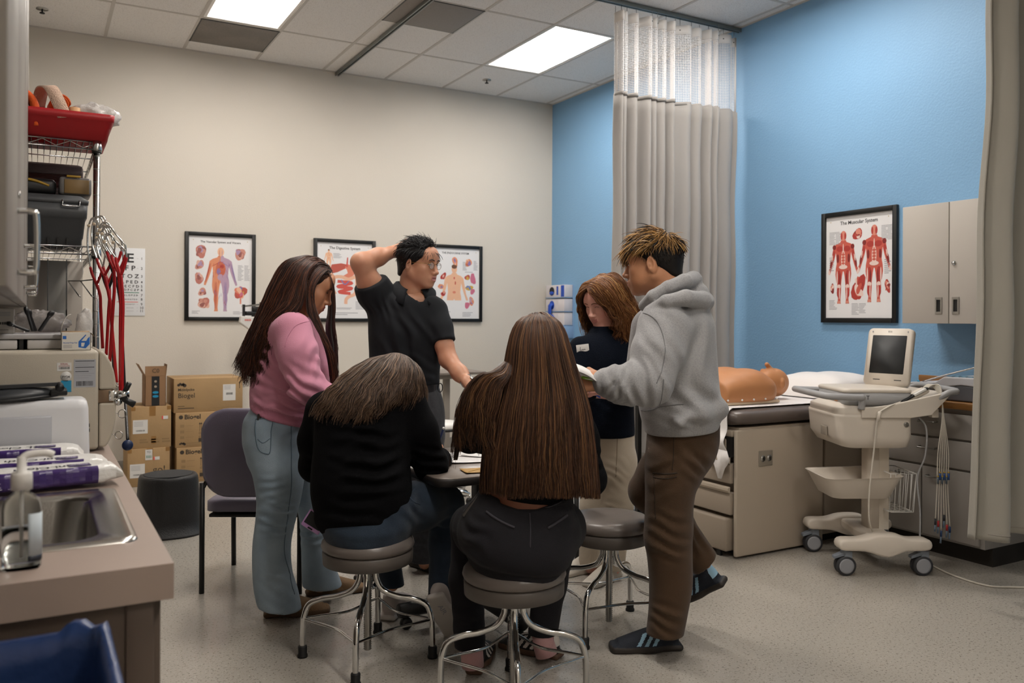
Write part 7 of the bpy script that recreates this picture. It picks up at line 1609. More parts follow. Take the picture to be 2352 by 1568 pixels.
g = G([(752, 622, 3.70), (738, 636, 3.655), (722, 664, 3.63), (722, 700, 3.62), (738, 745, 3.60), (760, 800, 3.60), (769, 860, 3.62), (762, 915, 3.63)],
      [(742, 606, 3.72), (718, 628, 3.645), (704, 668, 3.625), (706, 710, 3.61), (728, 752, 3.595), (750, 800, 3.59), (761, 855, 3.60), (756, 890, 3.61)])
s1 = hair_sheet(g, 1100, 26, .012, .005, .0012, 11, C, .15)
g = G([(738, 600, 3.725), (712, 620, 3.645), (700, 660, 3.612), (692, 700, 3.595), (668, 736, 3.57), (640, 772, 3.575), (622, 818, 3.60), (612, 862, 3.62)],
      [(728, 594, 3.73), (700, 618, 3.645), (684, 660, 3.62), (668, 700, 3.60), (640, 735, 3.585), (618, 780, 3.60), (606, 830, 3.62), (600, 875, 3.63)],
      [(716, 590, 3.73), (684, 612, 3.65), (664, 655, 3.625), (646, 700, 3.61), (622, 740, 3.60), (600, 790, 3.61), (588, 840, 3.63), (582, 890, 3.64)],
      [(706, 588, 3.735), (668, 606, 3.67), (644, 650, 3.65), (624, 700, 3.64), (604, 745, 3.64), (584, 795, 3.645), (570, 840, 3.65), (562, 885, 3.66)],
      [(700, 588, 3.75), (656, 606, 3.72), (630, 652, 3.71), (610, 702, 3.71), (590, 750, 3.71), (568, 800, 3.71), (552, 832, 3.71), (545, 850, 3.71)],
      [(704, 588, 3.77), (662, 606, 3.79), (636, 652, 3.80), (618, 702, 3.80), (600, 750, 3.79), (582, 800, 3.78), (570, 845, 3.77), (566, 880, 3.77)])
s2 = hair_sheet(g, 2600, 28, .016, .016, .0013, 12, C, .22, .7)
g = G([(748, 612, 3.80), (757, 625, 3.82), (764, 655, 3.84), (766, 700, 3.85), (764, 750, 3.84), (770, 800, 3.82), (772, 850, 3.8), (775, 880, 3.8)],
      [(735, 600, 3.80), (745, 618, 3.845), (755, 660, 3.86), (758, 710, 3.87), (752, 760, 3.86), (762, 820, 3.84), (764, 870, 3.82), (766, 925, 3.8)])
s3 = hair_sheet(g, 500, 24, .01, .005, .0011, 13, C, .2)
g = G([(750, 614, 3.73), (756, 630, 3.70), (761, 646, 3.69), (765, 690, 3.70), (766, 740, 3.70), (773, 780, 3.70), (777, 805, 3.70)], [(752, 614, 3.76), (760, 630, 3.75), (765, 650, 3.74), (768, 690, 3.74), (766, 745, 3.74), (768, 790, 3.74), (772, 830, 3.74)])
s4 = hair_sheet(g, 70, 22, .004, .003, .001, 14, C, .2, under=False)
hair_object('hair', [s1, s2, s3, s4, crown_hair(C, R1, 1.0, 71), scalp_cap(C, R1, 1.0, [((0, .062, .05), (0, 1, -.45)), ((0, .03, .0), (0, .8, -1)), ((0, -.06, -.075), (0, 0, -1))], .007)], Hd, t)

# ---------------------------------------------------------------- 2: man in the black polo
t = thing('person', 'standing man in a black polo and glasses with one hand behind his head', 'person', onz(960, 1315))
C = at(962, 605, 4.30); f2 = RT * .88 - FW * .45 - UPZ * .12
Vh, Fh, Vl, R2 = head_mesh(C, f2, UPZ, at(945, 690, 4.33), 1.02, (.056, .062), False, .0026, jaw=1.06, open_mouth=.5)
Va, Fa = arm_mesh(PT((878, 700, 4.32), (850, 652, 4.27), (829, 603, 4.22), (868, 590, 4.28), (904, 578, 4.36)), [.066, .060, .047, .043, .029], dict(w=at(908, 577, 4.37), d=RT * .75 + FW * .45 + UPZ * .12, n=RT * .35 - FW * .1 - UPZ * .35 + FW * -.5, T=UPZ, curl=OPEN, s=1.0))
Vb, Fb_ = arm_mesh(PT((1000, 715, 4.30), (1021, 795, 4.24), (1029, 824, 4.22), (1056, 857, 4.14), (1077, 882, 4.08)), [.052, .043, .042, .037, .027], dict(w=at(1080, 886, 4.07), d=RT * .55 - UPZ * .75 - FW * .2, n=-RT * .5 - UPZ * .2 + FW * .5, T=-FW, curl=RELAX, s=1.0))
F = Field(*bounds(PT((860, 660, 4.32), (1020, 1300, 4.32)), .16), .012); F.loft(SL([(690, 870, 1010, 4.33, .09), (800, 862, 1005, 4.33, .11), (900, 865, 1000, 4.33, .1), (980, 875, 1010, 4.33, .11)])); F.chain(PT((910, 980, 4.33), (905, 1300, 4.36)), [.08, .04]); F.chain(PT((978, 980, 4.33), (978, 1290, 4.34)), [.08, .04]); Vt, Ft = F.mesh()
mh = head_materials(Vl, Fh); V, Fc = merge([(Vh, Fh), (Va, Fa), (Vb, Fb_), (Vt, Ft)]); fast_object('body', V, Fc, [SK2, LP2, m_lash], t, np.concatenate([mh, np.zeros(len(Fc) - len(mh), int)]))
face_parts(t, Vl, C, R2, 1.02, m_lash, True)
lo, hi = bounds(PT((820, 620, 4.32), (1060, 900, 4.32)), .22); F = Field(lo, hi, .0072)
F.loft(SL([(670, 902, 988, 4.33, .07), (686, 868, 1010, 4.33, .115), (715, 848, 1018, 4.33, .135), (760, 846, 1018, 4.32, .14), (810, 848, 1014, 4.32, .135), (850, 849, 1010, 4.32, .13), (884, 854, 1010, 4.32, .128), (905, 858, 1010, 4.32, .122)]), .03)
F2 = F.twin(); F2.chain(PT((890, 712, 4.32), (862, 672, 4.29), (842, 632, 4.25)), [.085, .085, .078], .05); F2.chain(PT((998, 714, 4.31), (1011, 752, 4.27), (1027, 806, 4.22)), [.070, .060, .056], .03)
pcut = at(848, 648, 4.265); F2.cutball(pcut, nrm(at(829, 603, 4.22) - at(862, 680, 4.3)), .17); ph_ = at(1026, 784, 4.24); F2.cutball(ph_, nrm(at(1031, 825, 4.22) - at(1020, 770, 4.26)), .17); F.join(F2, .03)
F.folds(at(930, 800, 4.2), .24, RT * .8 + UPZ * .45, .07, .007, 3); F.folds(at(880, 700, 4.22), .14, RT + UPZ * .3, .04, .006, 4); F.folds(at(950, 865, 4.2), .18, RT * .5 + UPZ * .8, .05, .005, 6)
line_cut(F, (850, 884, 4.32), (1010, 882, 4.32), -UPZ)
F.ell(at(950, 652, 4.30), (.075, .075, .05), None, .01, 's'); F.cone(at(955, 655, 4.255), at(964, 693, 4.25), .066, .026, .008, 's'); V, Fc = F.mesh(); po = fast_object('polo_shirt', V, Fc, [m_polo], t)
# collar: a folded band round the neck, open in front
nc = at(946, 668, 4.32); fr = nrm(-FW * .95 + RT * .30); si = np.cross(UPZ, fr); mb = MB(); ring_in, ring_out, low = [], [], []
for a in np.linspace(.16 * PI, 1.84 * PI, 30):
    dr = fr * math.cos(a) + si * math.sin(a); k = .5 + .5 * math.cos(a); e = math.exp(-((min(a, 2 * PI - a) - .16 * PI) / .5) ** 2)
    kf = max(0, 2 * k - 1); ring_in.append(nc + dr * .066 + UPZ * (.048 - .050 * kf)); ring_out.append(nc + dr * .080 + UPZ * (.046 - .052 * kf)); low.append(nc + dr * (.122 + .012 * e) + UPZ * (.004 - .070 * kf - .016 * e))
mb.grid(np.stack([ring_in, ring_out, low], 1), m_polo); mb.build('collar', po, solid=.004)
lo, hi = bounds(PT((860, 880, 4.33), (1020, 1300, 4.33)), .15); F = Field(lo, hi, .008)
F.loft(SL([(878, 862, 1003, 4.33, .115), (920, 862, 1016, 4.33, .125), (960, 864, 1022, 4.33, .13), (1010, 868, 1020, 4.33, .125)]), .03); F.chain(PT((912, 1000, 4.33), (906, 1150, 4.34), (904, 1300, 4.36)), [.095, .08, .068]); F.chain(PT((978, 1000, 4.33), (976, 1150, 4.33), (972, 1290, 4.34)), [.095, .08, .07]); F.folds(at(975, 960, 4.2), .15, RT, .05, .004, 3); F.folds(at(970, 1250, 4.25), .12, UPZ, .05, .006, 4); hem(F, 904, 1288, 4.36); hem(F, 972, 1288, 4.34)
V, Fc = F.mesh(); tr_ = fast_object('trousers', V, Fc, [m_trous], t)
mb = MB(); L0_ = SL([(889, 860, 1007, 4.33, .127)])[0]; ringp = lambda dz, g: [L0_[0] + RT * (L0_[2] + g) * math.cos(a) + FW * (L0_[4] + g) * math.sin(a) + UPZ * dz for a in np.linspace(0, 2 * PI, 48, endpoint=False)]; loftring(mb, [ringp(-.018, .0), ringp(-.018, .005), ringp(.018, .005), ringp(.018, 0)], m_belt, False, False, False); mb.build('belt', t)
mb = MB(); q = at(1011, 890, 4.26); mb.tube([q + RT * .012 * math.cos(a) + UPZ * .022 * math.sin(a) for a in np.linspace(0, 2 * PI, 20, endpoint=False)], .0025, m_black, 6, True); mb.build('belt_clip', t)
mb = MB(); q = at(1072, 875, 4.095); dq = nrm(at(1080, 886, 4.07) - at(1058, 855, 4.14)); Rw = frame(np.cross(dq, FW), dq); mb.lathe([(.030, -.014), (.033, -.014), (.033, .014), (.030, .014)], q, m_chrome, 28, Rw, 1, .95); mb.build('watch_strap', t); mb = MB(); mb.lathe([(.017, 0), (.017, .008), (0, .009)], q + RT * .026 - FW * .016 + UPZ * .01, m_steel, 20, frame(dq, RT * .8 - FW * .5 + UPZ * .3)); mb.build('watch_face', t)
gl = mat('gold_rim', '8a6a3c', .25, .9); lensm = mat('glass_lens', 'dfe6ea', .02, alpha=.14); mb = MB(); H = lambda x, y, z: C + R2 @ (np.array([x, y, z]) * 1.02)
for s in (-1, 1):
    mb.tube([H(s * .033 + .021 * math.cos(a), .098 - .10 * abs(.021 * math.cos(a) + .033 - .03) * .3, -.004 + .017 * math.sin(a)) for a in np.linspace(0, 2 * PI, 24, endpoint=False)], .0011, gl, 6, True); mb.tube([H(s * .054, .095, .004), H(s * .078, .06, .004), H(s * .083, .0, .002), H(s * .083, -.012, -.006)], .0012, gl, 6)
mb.tube([H(-.012, .099, .002), H(0, .103, .006), H(.012, .099, .002)], .0011, gl, 6); go = mb.build('glasses', t); mb = MB()
for s in (-1, 1): mb.prism([(s * .033 + .0205 * math.cos(a), -.004 + .0165 * math.sin(a)) for a in np.linspace(0, 2 * PI, 24, endpoint=False)], H(0, .098, 0), R2[:, 0], R2[:, 2], .0005, lensm)
mb.build('lenses', go)
mk = lambda P: (P[:, 2] > .005 + np.clip(P[:, 1], -.03, 1) * .75) & (P[:, 2] > -.06)
s1 = scalp_cap(C, R2, 1.02, [((0, .075, .055), (0, 1, -.55)), ((0, .03, -.0), (0, .8, -1)), ((0, -.06, -.075), (0, 0, -1))], .008)
s2 = scalp_strands(C, R2, 1.02, mk, lambda P: np.stack([P[:, 0] * 1.0, -.55 + 0 * P[:, 0], np.where(P[:, 2] > .07, .15, -.8)], 1), lambda P: np.where(P[:, 2] > .06, .055, .025), 2600, .0013, 21, lambda P: np.where(P[:, 2] > .06, .55, .12))
s3 = scalp_strands(C, R2, 1.02, lambda P: (P[:, 2] > .085) & (P[:, 1] > -.05), lambda P: np.stack([.6 + P[:, 0] * 4, .5 + 0 * P[:, 0], .6 + 0 * P[:, 0]], 1), lambda P: .045 + 0 * P[:, 0], 700, .0013, 22, .9)
hair_object('hair', [s1, s2, s3], Hk, t)
shoe(t, onz(950, 1300) + FW * .02, RT * .75 - FW * .62, UPZ, .28, [m_brshoe, m_gumd]); shoe(t, onz(893, 1305) + FW * .03, -RT * .35 - FW * .9, UPZ, .28, [m_brshoe, m_gumd])

# ---------------------------------------------------------------- 3: seated person in the black hoodie
t = thing('person', 'seated person in a black hoodie bent over the table writing', 'person', ST1)
C = at(910, 884, 3.48); f3 = RT * .35 + FW * .75 - UPZ * .62
Vh, Fh, Vl, R3 = head_mesh(C, f3, UPZ + f3 * .5, at(868, 905, 3.40), .98, (.048, .056), True, .004)
hw = at(1010, 1052, 3.60)
Va, Fa = arm_mesh(PT((990, 1075, 3.42), (1008, 1054, 3.58)), [.04, .028], dict(w=hw, d=RT * .05 + FW * .8 + UPZ * .10, n=-RT * .8 - UPZ * .4, T=UPZ * .9 - RT * .3, curl=[(.5, .7, .4), (.7, .9, .5), (.9, 1.0, .6), (1.0, 1.0, .6)], s=.95, thumb=(.4, .7)))
Vb, Fb_ = arm_mesh(PT((725, 1080, 3.46), (800, 1060, 3.70)), [.04, .028], dict(w=at(803, 1058, 3.72), d=RT * .5 + FW * .8, n=-UPZ, T=RT, curl=OPEN, s=.95))
F = Field(*bounds(PT((740, 900, 3.3), (1040, 1380, 3.3)), .22), .012); F.loft(SL([(930, 780, 920, 3.38, .09), (1050, 770, 900, 3.31, .10), (1170, 775, 900, 3.26, .10)])); F.chain(PT((890, 1180, 3.26), (1015, 1160, 3.48), (1012, 1372, 3.44)), [.05, .04, .03]); F.chain(PT((800, 1180, 3.28), (850, 1150, 3.60), (900, 1340, 3.65)), [.06, .05, .034]); Vt, Ft = F.mesh()
mh = head_materials(Vl, Fh); V, Fc = merge([(Vh, Fh), (Va, Fa), (Vb, Fb_), (Vt, Ft)]); fast_object('body', V, Fc, [SK1, LP1, m_lash], t, np.concatenate([mh, np.zeros(len(Fc) - len(mh), int)]))
face_parts(t, Vl, C, R3, .98, m_lash, False)
lo, hi = bounds(PT((700, 860, 3.3), (1030, 1200, 3.45)), .2); F = Field(lo, hi, .0072)
F.loft(SL([(868, 845, 925, 3.43, .08), (893, 790, 940, 3.40, .12), (915, 752, 948, 3.375, .14), (950, 730, 950, 3.345, .15), (1000, 724, 946, 3.31, .155), (1050, 721, 942, 3.28, .16), (1100, 716, 946, 3.255, .165), (1150, 715, 946, 3.24, .17), (1198, 724, 938, 3.235, .165)]), .03)
F.chain(PT((748, 945, 3.36), (728, 1010, 3.38), (724, 1070, 3.43), (800, 1060, 3.70)), [.082, .070, .060, .044], .035); F.chain(PT((932, 930, 3.36), (960, 990, 3.36), (990, 1068, 3.39), (1006, 1058, 3.54), (1010, 1053, 3.60)), [.085, .076, .063, .05, .040], .035)
F.cone(at(745, 968, 3.25), at(800, 978, 3.22), .028, .030, .03)
for k, (x, y, r) in enumerate(((830, 1010, .2), (840, 1080, .2), (820, 1150, .2), (850, 1050, .2))): F.folds(at(x, y, 3.12), r, UPZ + RT * .12 * (-1) ** k, .055, .0075, 30 + k)
F.folds(at(985, 1060, 3.33), .12, RT * .4 + UPZ, .04, .006, 35); F.folds(at(722, 1060, 3.37), .11, UPZ, .04, .005, 36)
line_cut(F, (722, 1190, 3.24), (940, 1178, 3.24), -UPZ) if False else None
V, Fc = F.mesh(); hd3 = fast_object('hoodie', V, Fc, [m_blackfl], t)
lo, hi = bounds(PT((730, 1100, 3.2), (1060, 1390, 3.5)), .22); F = Field(lo, hi, .0072)
F.loft(SL([(1165, 745, 945, 3.235, .15), (1195, 738, 946, 3.235, .175), (1213, 742, 942, 3.24, .175)]), .03); F.chain(PT((895, 1172, 3.24), (960, 1162, 3.36), (1022, 1155, 3.50)), [.098, .092, .076], .04); F.chain(PT((1022, 1160, 3.50), (1020, 1250, 3.48), (1012, 1392, 3.44)), [.074, .060, .052], .03)
F.chain(PT((800, 1180, 3.25), (830, 1150, 3.45), (862, 1150, 3.62)), [.095, .085, .075], .04); F.chain(PT((862, 1152, 3.62), (885, 1260, 3.64), (903, 1352, 3.66)), [.072, .058, .050], .03)
F.folds(at(940, 1160, 3.2), .15, RT + UPZ * .5, .045, .005, 40); F.folds(at(1015, 1200, 3.42), .12, UPZ, .045, .005, 41); F.folds(at(1010, 1360, 3.38), .1, UPZ, .035, .004, 42); hem(F, 1012, 1384, 3.44, .12, nrm(-UPZ + RT * .2)); hem(F, 903, 1345, 3.66, .12)
V, Fc = F.mesh(); j3 = fast_object('jeans', V, Fc, [m_denimd], t)
mb = MB(); seam(mb, F, [(905, 1172), (922, 1192), (940, 1208)], .0022, m_stitchd, 2.9); seam(mb, F, [(800, 1213), (850, 1214), (890, 1198), (925, 1172)], .002, m_stitchd, 2.9); seam(mb, F, [(945, 1138), (990, 1162), (1045, 1160)], .0018, m_stitchd, 2.9); mb.build('seams', j3)
q = onfield(F, at(720, 1192, 3.0)); q = at(722, 1198, 3.19); ph = thing('smartphone', 'phone in a lilac case sticking out of the back pocket of the dark jeans', 'phone', q)
pr = np.stack([nrm(RT * .82 - UPZ * .52), nrm(FW), nrm(RT * .52 + UPZ * .82)], 1); mb = MB(); mb.box(q, (.078, .010, .07), mat('lilac_case', 'b58cc0', .4), pr, .004); mb.build('case', ph); mb = MB()
mb.box(q + pr @ [0, -.0056, .006], (.066, .001, .05), m_screen, pr); mb.build('screen', ph); mb = MB(); mb.box(q + pr @ [0, -.0056, -.028], (.02, .002, .006), m_black, pr, .001); mb.build('port', ph)
shoe(t, at(1000, 1376, 3.33), at(1046, 1462, 3.45) - at(1000, 1376, 3.33), FW * .9 + UPZ * .5, .250, [m_wshoe, m_stripew], 'plain', .004, 1.12); shoe(t, onz(888, 1430) + FW * .03, FW * .95 + RT * .2, UPZ, .262, [m_wshoe, m_stripew], 'plain', .004, 1.1)
mb = MB(); ap = at(1016, 1400, 3.325); mb.text('AIR', .028, ap, nrm(RT * .5 - UPZ * .85 + FW * .2), nrm(RT * .85 + UPZ * .5 - FW * .1), m_gray_ink, 'CENTER', .02); mb.build('shoe_lettering', t)
g = G([(884, 818, 3.46), (838, 838, 3.36), (790, 872, 3.29), (752, 905, 3.24), (728, 936, 3.22), (716, 958, 3.23)],
      [(894, 815, 3.45), (858, 840, 3.34), (815, 878, 3.26), (782, 915, 3.21), (760, 948, 3.19), (748, 972, 3.19)],
      [(903, 813, 3.44), (876, 845, 3.32), (842, 885, 3.24), (818, 922, 3.19), (800, 955, 3.17), (790, 982, 3.17)],
      [(911, 813, 3.44), (897, 848, 3.31), (872, 888, 3.235), (852, 925, 3.185), (838, 955, 3.165), (830, 978, 3.165)],
      [(918, 814, 3.44), (914, 848, 3.31), (900, 885, 3.25), (884, 915, 3.205), (872, 942, 3.19), (865, 962, 3.185)],
      [(927, 817, 3.45), (932, 850, 3.325), (926, 880, 3.28), (915, 905, 3.25), (904, 925, 3.235), (897, 940, 3.235)],
      [(935, 821, 3.46), (949, 852, 3.35), (953, 882, 3.32), (952, 908, 3.31), (948, 930, 3.31), (943, 945, 3.32)],
      [(940, 827, 3.48), (959, 856, 3.41), (967, 885, 3.39), (970, 912, 3.39), (969, 938, 3.40), (966, 958, 3.41)])
s1 = hair_sheet(g, 3400, 26, .018, .009, .0013, 31, C, .36, .8)
hair_object('hair', [s1, crown_hair(C, R3, .98, 72, 1500, .9, 6, .12), scalp_cap(C, R3, .98, [((0, .062, .05), (0, 1, -.45)), ((0, .03, .0), (0, .8, -1)), ((0, -.06, -.075), (0, 0, -1))], .007)], Hb, t)
pen = thing('pen', 'dark blue pen in the hand of the writing person', 'pen', at(1006, 1020, 3.66)); mb = MB(); a, b = at(1000, 1040, 3.68), at(1018, 985, 3.62); mb.tube([a, a + (b - a) * .1, b], [.0015, .0045, .0048], mat('pen_navy', '1e2b4d', .35), 10); mb.build('barrel', pen); mb = MB(); mb.cyl(b, b + (b - a) * .06, .005, m_lbl, 10); mb.build('cap', pen)

# ---------------------------------------------------------------- 4: seated person with very long hair
t = thing('person', 'seated person with very long straight brown hair seen from behind', 'person', ST2)
C = at(1237, 803, 2.88); f4 = FW * .93 - UPZ * .32 - RT * .12
Vh, Fh, Vl, R4 = head_mesh(C, f4, UPZ + f4 * .3, at(1232, 885, 2.84), .98, (.047, .055), True, .004)
Va, Fa = arm_mesh(PT((1082, 1004, 2.97), (1150, 1030, 3.24)), [.038, .027], dict(w=at(1153, 1031, 3.26), d=RT * .3 + FW * .9, n=-UPZ, T=RT, curl=RELAX, s=.93)); Vb, Fb_ = arm_mesh(PT((1350, 1095, 2.93), (1290, 1075, 3.24)), [.04, .027], dict(w=at(1288, 1074, 3.26), d=-RT * .3 + FW * .9, n=-UPZ, T=-RT, curl=RELAX, s=.93))
F = Field(*bounds(PT((1060, 870, 2.86), (1330, 1500, 3.0)), .26), .008); F.loft(SL([(890, 1170, 1290, 2.86, .08), (960, 1130, 1325, 2.86, .10), (1060, 1122, 1312, 2.87, .115), (1120, 1113, 1314, 2.87, .124), (1165, 1106, 1312, 2.87, .128), (1200, 1100, 1290, 2.88, .11)])); F.chain(PT((1130, 1225, 2.92), (1085, 1205, 3.22), (1083, 1495, 3.08)), [.07, .05, .034]); F.chain(PT((1260, 1225, 2.92), (1288, 1205, 3.24), (1246, 1470, 3.19)), [.07, .05, .034]); Vt, Ft = F.mesh()
mh = head_materials(Vl, Fh); V, Fc = merge([(Vh, Fh), (Va, Fa), (Vb, Fb_), (Vt, Ft)]); fast_object('body', V, Fc, [SK4, LP1, m_lash], t, np.concatenate([mh, np.zeros(len(Fc) - len(mh), int)]))
face_parts(t, Vl, C, R4, .98, m_lash, False)
lo, hi = bounds(PT((1040, 840, 2.86), (1400, 1180, 3.2)), .12); F = Field(lo, hi, .0068)
F.loft(SL([(858, 1190, 1290, 2.86, .07), (885, 1135, 1318, 2.86, .10), (920, 1112, 1335, 2.86, .125), (980, 1106, 1338, 2.86, .13), (1060, 1108, 1328, 2.865, .13), (1125, 1112, 1318, 2.87, .13)]), .03)
F.chain(PT((1126, 912, 2.84), (1094, 965, 2.89), (1079, 1002, 2.96), (1150, 1030, 3.24)), [.066, .056, .052, .036], .035); F.chain(PT((1306, 922, 2.84), (1332, 1010, 2.86), (1352, 1100, 2.92), (1290, 1075, 3.22)), [.066, .060, .056, .038], .035)
F.folds(at(1352, 1080, 2.84), .13, UPZ + RT * .3, .045, .005, 50); F.folds(at(1120, 1080, 2.75), .12, UPZ, .04, .004, 51)
a, b = at(1112, 1108, 2.87), at(1316, 1128, 2.87); F.op(lambda P: np.maximum((P - a.astype(np.float32)) @ nrm(np.cross(FW, b - a) * 1).astype(np.float32) * (1 if np.cross(FW, b - a)[2] > 0 else -1), np.abs((P - ((a + b) / 2).astype(np.float32)) @ RT.astype(np.float32)) - .165) if False else np.maximum(((P - a.astype(np.float32)) @ np.array([0, 0, 1], np.float32)), np.abs((P - ((a + b) / 2).astype(np.float32)) @ RT.astype(np.float32)) - .158), at(1100, 1200, 2.75), at(1330, 1000, 3.0), .01, 's')
V, Fc = F.mesh(); fast_object('crop_top', V, Fc, [m_blackfl2], t)
lo, hi = bounds(PT((1050, 1090, 2.85), (1330, 1500, 3.2)), .16); F = Field(lo, hi, .0068)
F.loft(SL([(1125, 1108, 1316, 2.865, .128), (1160, 1090, 1319, 2.86, .145), (1200, 1066, 1321, 2.86, .165), (1240, 1056, 1319, 2.86, .18), (1272, 1064, 1308, 2.865, .18), (1288, 1085, 1292, 2.87, .16)]), .03, 2.3)
F.chain(PT((1125, 1225, 2.9), (1105, 1215, 3.05), (1082, 1205, 3.22)), [.105, .095, .075], .04); F.chain(PT((1262, 1225, 2.9), (1280, 1212, 3.05), (1290, 1200, 3.24)), [.105, .095, .075], .04); F.chain(PT((1082, 1212, 3.21), (1072, 1330, 3.14), (1080, 1492, 3.08)), [.074, .062, .056], .03); F.chain(PT((1290, 1206, 3.23), (1262, 1340, 3.22), (1246, 1458, 3.20)), [.074, .062, .056], .03)
a = at(1218, 1168, 2.75).astype(np.float32); wl = F.lo
sl, P = F.sub(F.lo, F.lo + F.h * F.n); xr_ = (P - a) @ RT.astype(np.float32); top = (a[2] + .55 * np.clip(np.abs(xr_ + .01) - .03, 0, 1) ** 1.0 * .45 + .012 * (xr_ < -.1)); dn = (P - a) @ FW.astype(np.float32); cutv = np.where(dn < .30, P[..., 2] - top, -1); F.D = np.maximum(F.D, cutv.astype(np.float32))
F.folds(at(1085, 1230, 2.75), .12, UPZ + RT * .6, .05, .005, 60); F.folds(at(1300, 1180, 2.75), .1, UPZ, .04, .003, 61); F.folds(at(1080, 1440, 3.05), .12, UPZ, .05, .004, 62); hem(F, 1080, 1487, 3.08, .12); hem(F, 1246, 1455, 3.20, .12)
V, Fc = F.mesh(); j4 = fast_object('trousers', V, Fc, [m_chino], t)
m_st2 = mat('twill_seam', '37353b', .9); mb = MB(); seam(mb, F, [(1217, 1172), (1220, 1230), (1219, 1275)], .002, m_st2, 2.6); seam(mb, F, [(1116, 1150), (1170, 1180), (1222, 1190), (1270, 1186), (1312, 1172)], .0018, m_st2, 2.6); mb.build('seams', j4)
mb = MB(); seam(mb, F, [(1113, 1199), (1147, 1216), (1182, 1230)], .0045, m_st2, 2.6); mb.build('back_pocket', j4); mb = MB(); seam(mb, F, [(1262, 1234), (1290, 1222), (1312, 1212)], .0045, m_st2, 2.6); mb.build('back_pocket', j4)
mb = MB(); seam(mb, F, [(1118, 1130), (1111, 1160)], .005, m_chino, 2.6); mb.build('belt_loop', j4)
q = at(1083, 1158, 2.86); ph = thing('smartphone', 'grey phone half out of the front pocket of the charcoal trousers', 'phone', q); pr = np.stack([nrm(RT * .62 + UPZ * .78), nrm(FW), nrm(-RT * .78 + UPZ * .62)], 1); mb = MB(); mb.box(q, (.085, .07, .011), mat('phone_grey', '6a6663', .35, .5), pr, .004); mb.build('case', ph); mb = MB()
mb.box(q + pr @ [.0, -.02, .0062], (.07, .02, .001), m_screen, pr); mb.build('screen', ph)
shoe(t, onz(1089, 1551) + FW * .01, FW * .97 + RT * .12, UPZ, .25, [m_blkshoe, m_gum, m_stripew, m_stripew, m_stripew], 'stripe', .0036); shoe(t, onz(1283, 1516) + FW * .02, -RT * .86 + FW * .50, UPZ, .25, [m_blkshoe, m_gum, m_stripew, m_stripew, m_stripew], 'stripe', .0036)
mb = MB(); mb.tube(PT((1083, 1470, 3.085), (1084, 1500, 3.085), (1086, 1528, 3.09)), [.042, .041, .041], m_sock, 16); mb.build('sock', t); mb = MB(); mb.tube(PT((1246, 1445, 3.19), (1248, 1475, 3.19), (1256, 1502, 3.19)), [.042, .041, .043], m_sock, 16); mb.build('sock', t)
lev = [(723, 1236, 6, 2.86, .02), (734, 1236, 38, 2.86, .065), (760, 1237, 56, 2.86, .095), (800, 1238, 66, 2.855, .112), (850, 1241, 78, 2.85, .118), (900, 1243, 94, 2.845, .125), (950, 1242, 108, 2.84, .135), (1010, 1240, 119, 2.84, .145), (1080, 1239, 126, 2.84, .15), (1125, 1240, 129, 2.84, .15), (1146, 1240, 129, 2.84, .15)]
g = []
for th in np.linspace(-1.75, 1.75, 13):
    row = []
    for j, (y, cx, w, dc, wd) in enumerate(lev): row.append(at(cx + w * math.sin(th) * (1 if abs(th) < 1.57 else 1), y - (10 if th < -.7 and j > 8 else 0), dc - wd * math.cos(th)))
    g.append(row)
s1 = hair_sheet(g, 5200, 30, .012, .0045, .0012, 41, at(1238, 950, 2.87), .05, .6)
g = G([(1192, 775, 2.83), (1182, 830, 2.79), (1168, 870, 2.755), (1148, 905, 2.735), (1138, 950, 2.73), (1134, 1010, 2.735), (1136, 1060, 2.74)],
      [(1190, 775, 2.84), (1178, 830, 2.80), (1160, 862, 2.765), (1130, 878, 2.755), (1114, 925, 2.745), (1112, 990, 2.745), (1118, 1050, 2.75)],
      [(1186, 775, 2.86), (1172, 830, 2.82), (1145, 860, 2.775), (1105, 874, 2.78), (1080, 925, 2.785), (1076, 990, 2.80), (1084, 1035, 2.82)],
      [(1184, 778, 2.88), (1168, 830, 2.84), (1138, 860, 2.80), (1095, 874, 2.81), (1066, 930, 2.82), (1056, 995, 2.84), (1058, 1040, 2.86)],
      [(1183, 782, 2.89), (1166, 832, 2.86), (1130, 862, 2.84), (1088, 880, 2.84), (1058, 935, 2.86), (1048, 1005, 2.88), (1041, 1085, 2.90)])
s2 = hair_sheet(g, 1200, 26, .012, .008, .0012, 42, at(1100, 960, 2.92), .35, .6)
hair_object('hair', [s1, s2, crown_hair(C, R4, .98, 73, 1800, .8, 9, .13), scalp_cap(C, R4, .98, [((0, .062, .05), (0, 1, -.45)), ((0, .03, .0), (0, .8, -1)), ((0, -.06, -.075), (0, 0, -1))], .007)], Hl, t)

# ---------------------------------------------------------------- 5: person in navy with copper hair
t = thing('person', 'standing person with copper hair in a navy sweater and khaki trousers', 'person', onz(1380, 1332))
C = at(1385, 692, 4.27); f5 = -RT * .70 - FW * .60 - UPZ * .38
Vh, Fh, Vl, R5 = head_mesh(C, f5, UPZ + f5 * .3, at(1392, 775, 4.28), .98, (.047, .055), True)
Va, Fa = arm_mesh(PT((1458, 900, 4.15), (1405, 908, 3.98)), [.038, .026], dict(w=at(1398, 906, 3.97), d=-RT * .92 - FW * .1 + UPZ * .08, n=UPZ * .92 - FW * .35, T=-FW * .8 + UPZ * .45, curl=[(.15, .3, .2), (.25, .45, .3), (.35, .5, .3), (.4, .5, .3)], s=.92, thumb=(.2, .3)))
Vb, Fb_ = arm_mesh(PT((1325, 900, 4.15), (1352, 900, 3.95)), [.038, .026], dict(w=at(1355, 898, 3.94), d=RT * .5 - FW * .6, n=UPZ, T=FW, curl=RELAX, s=.92))
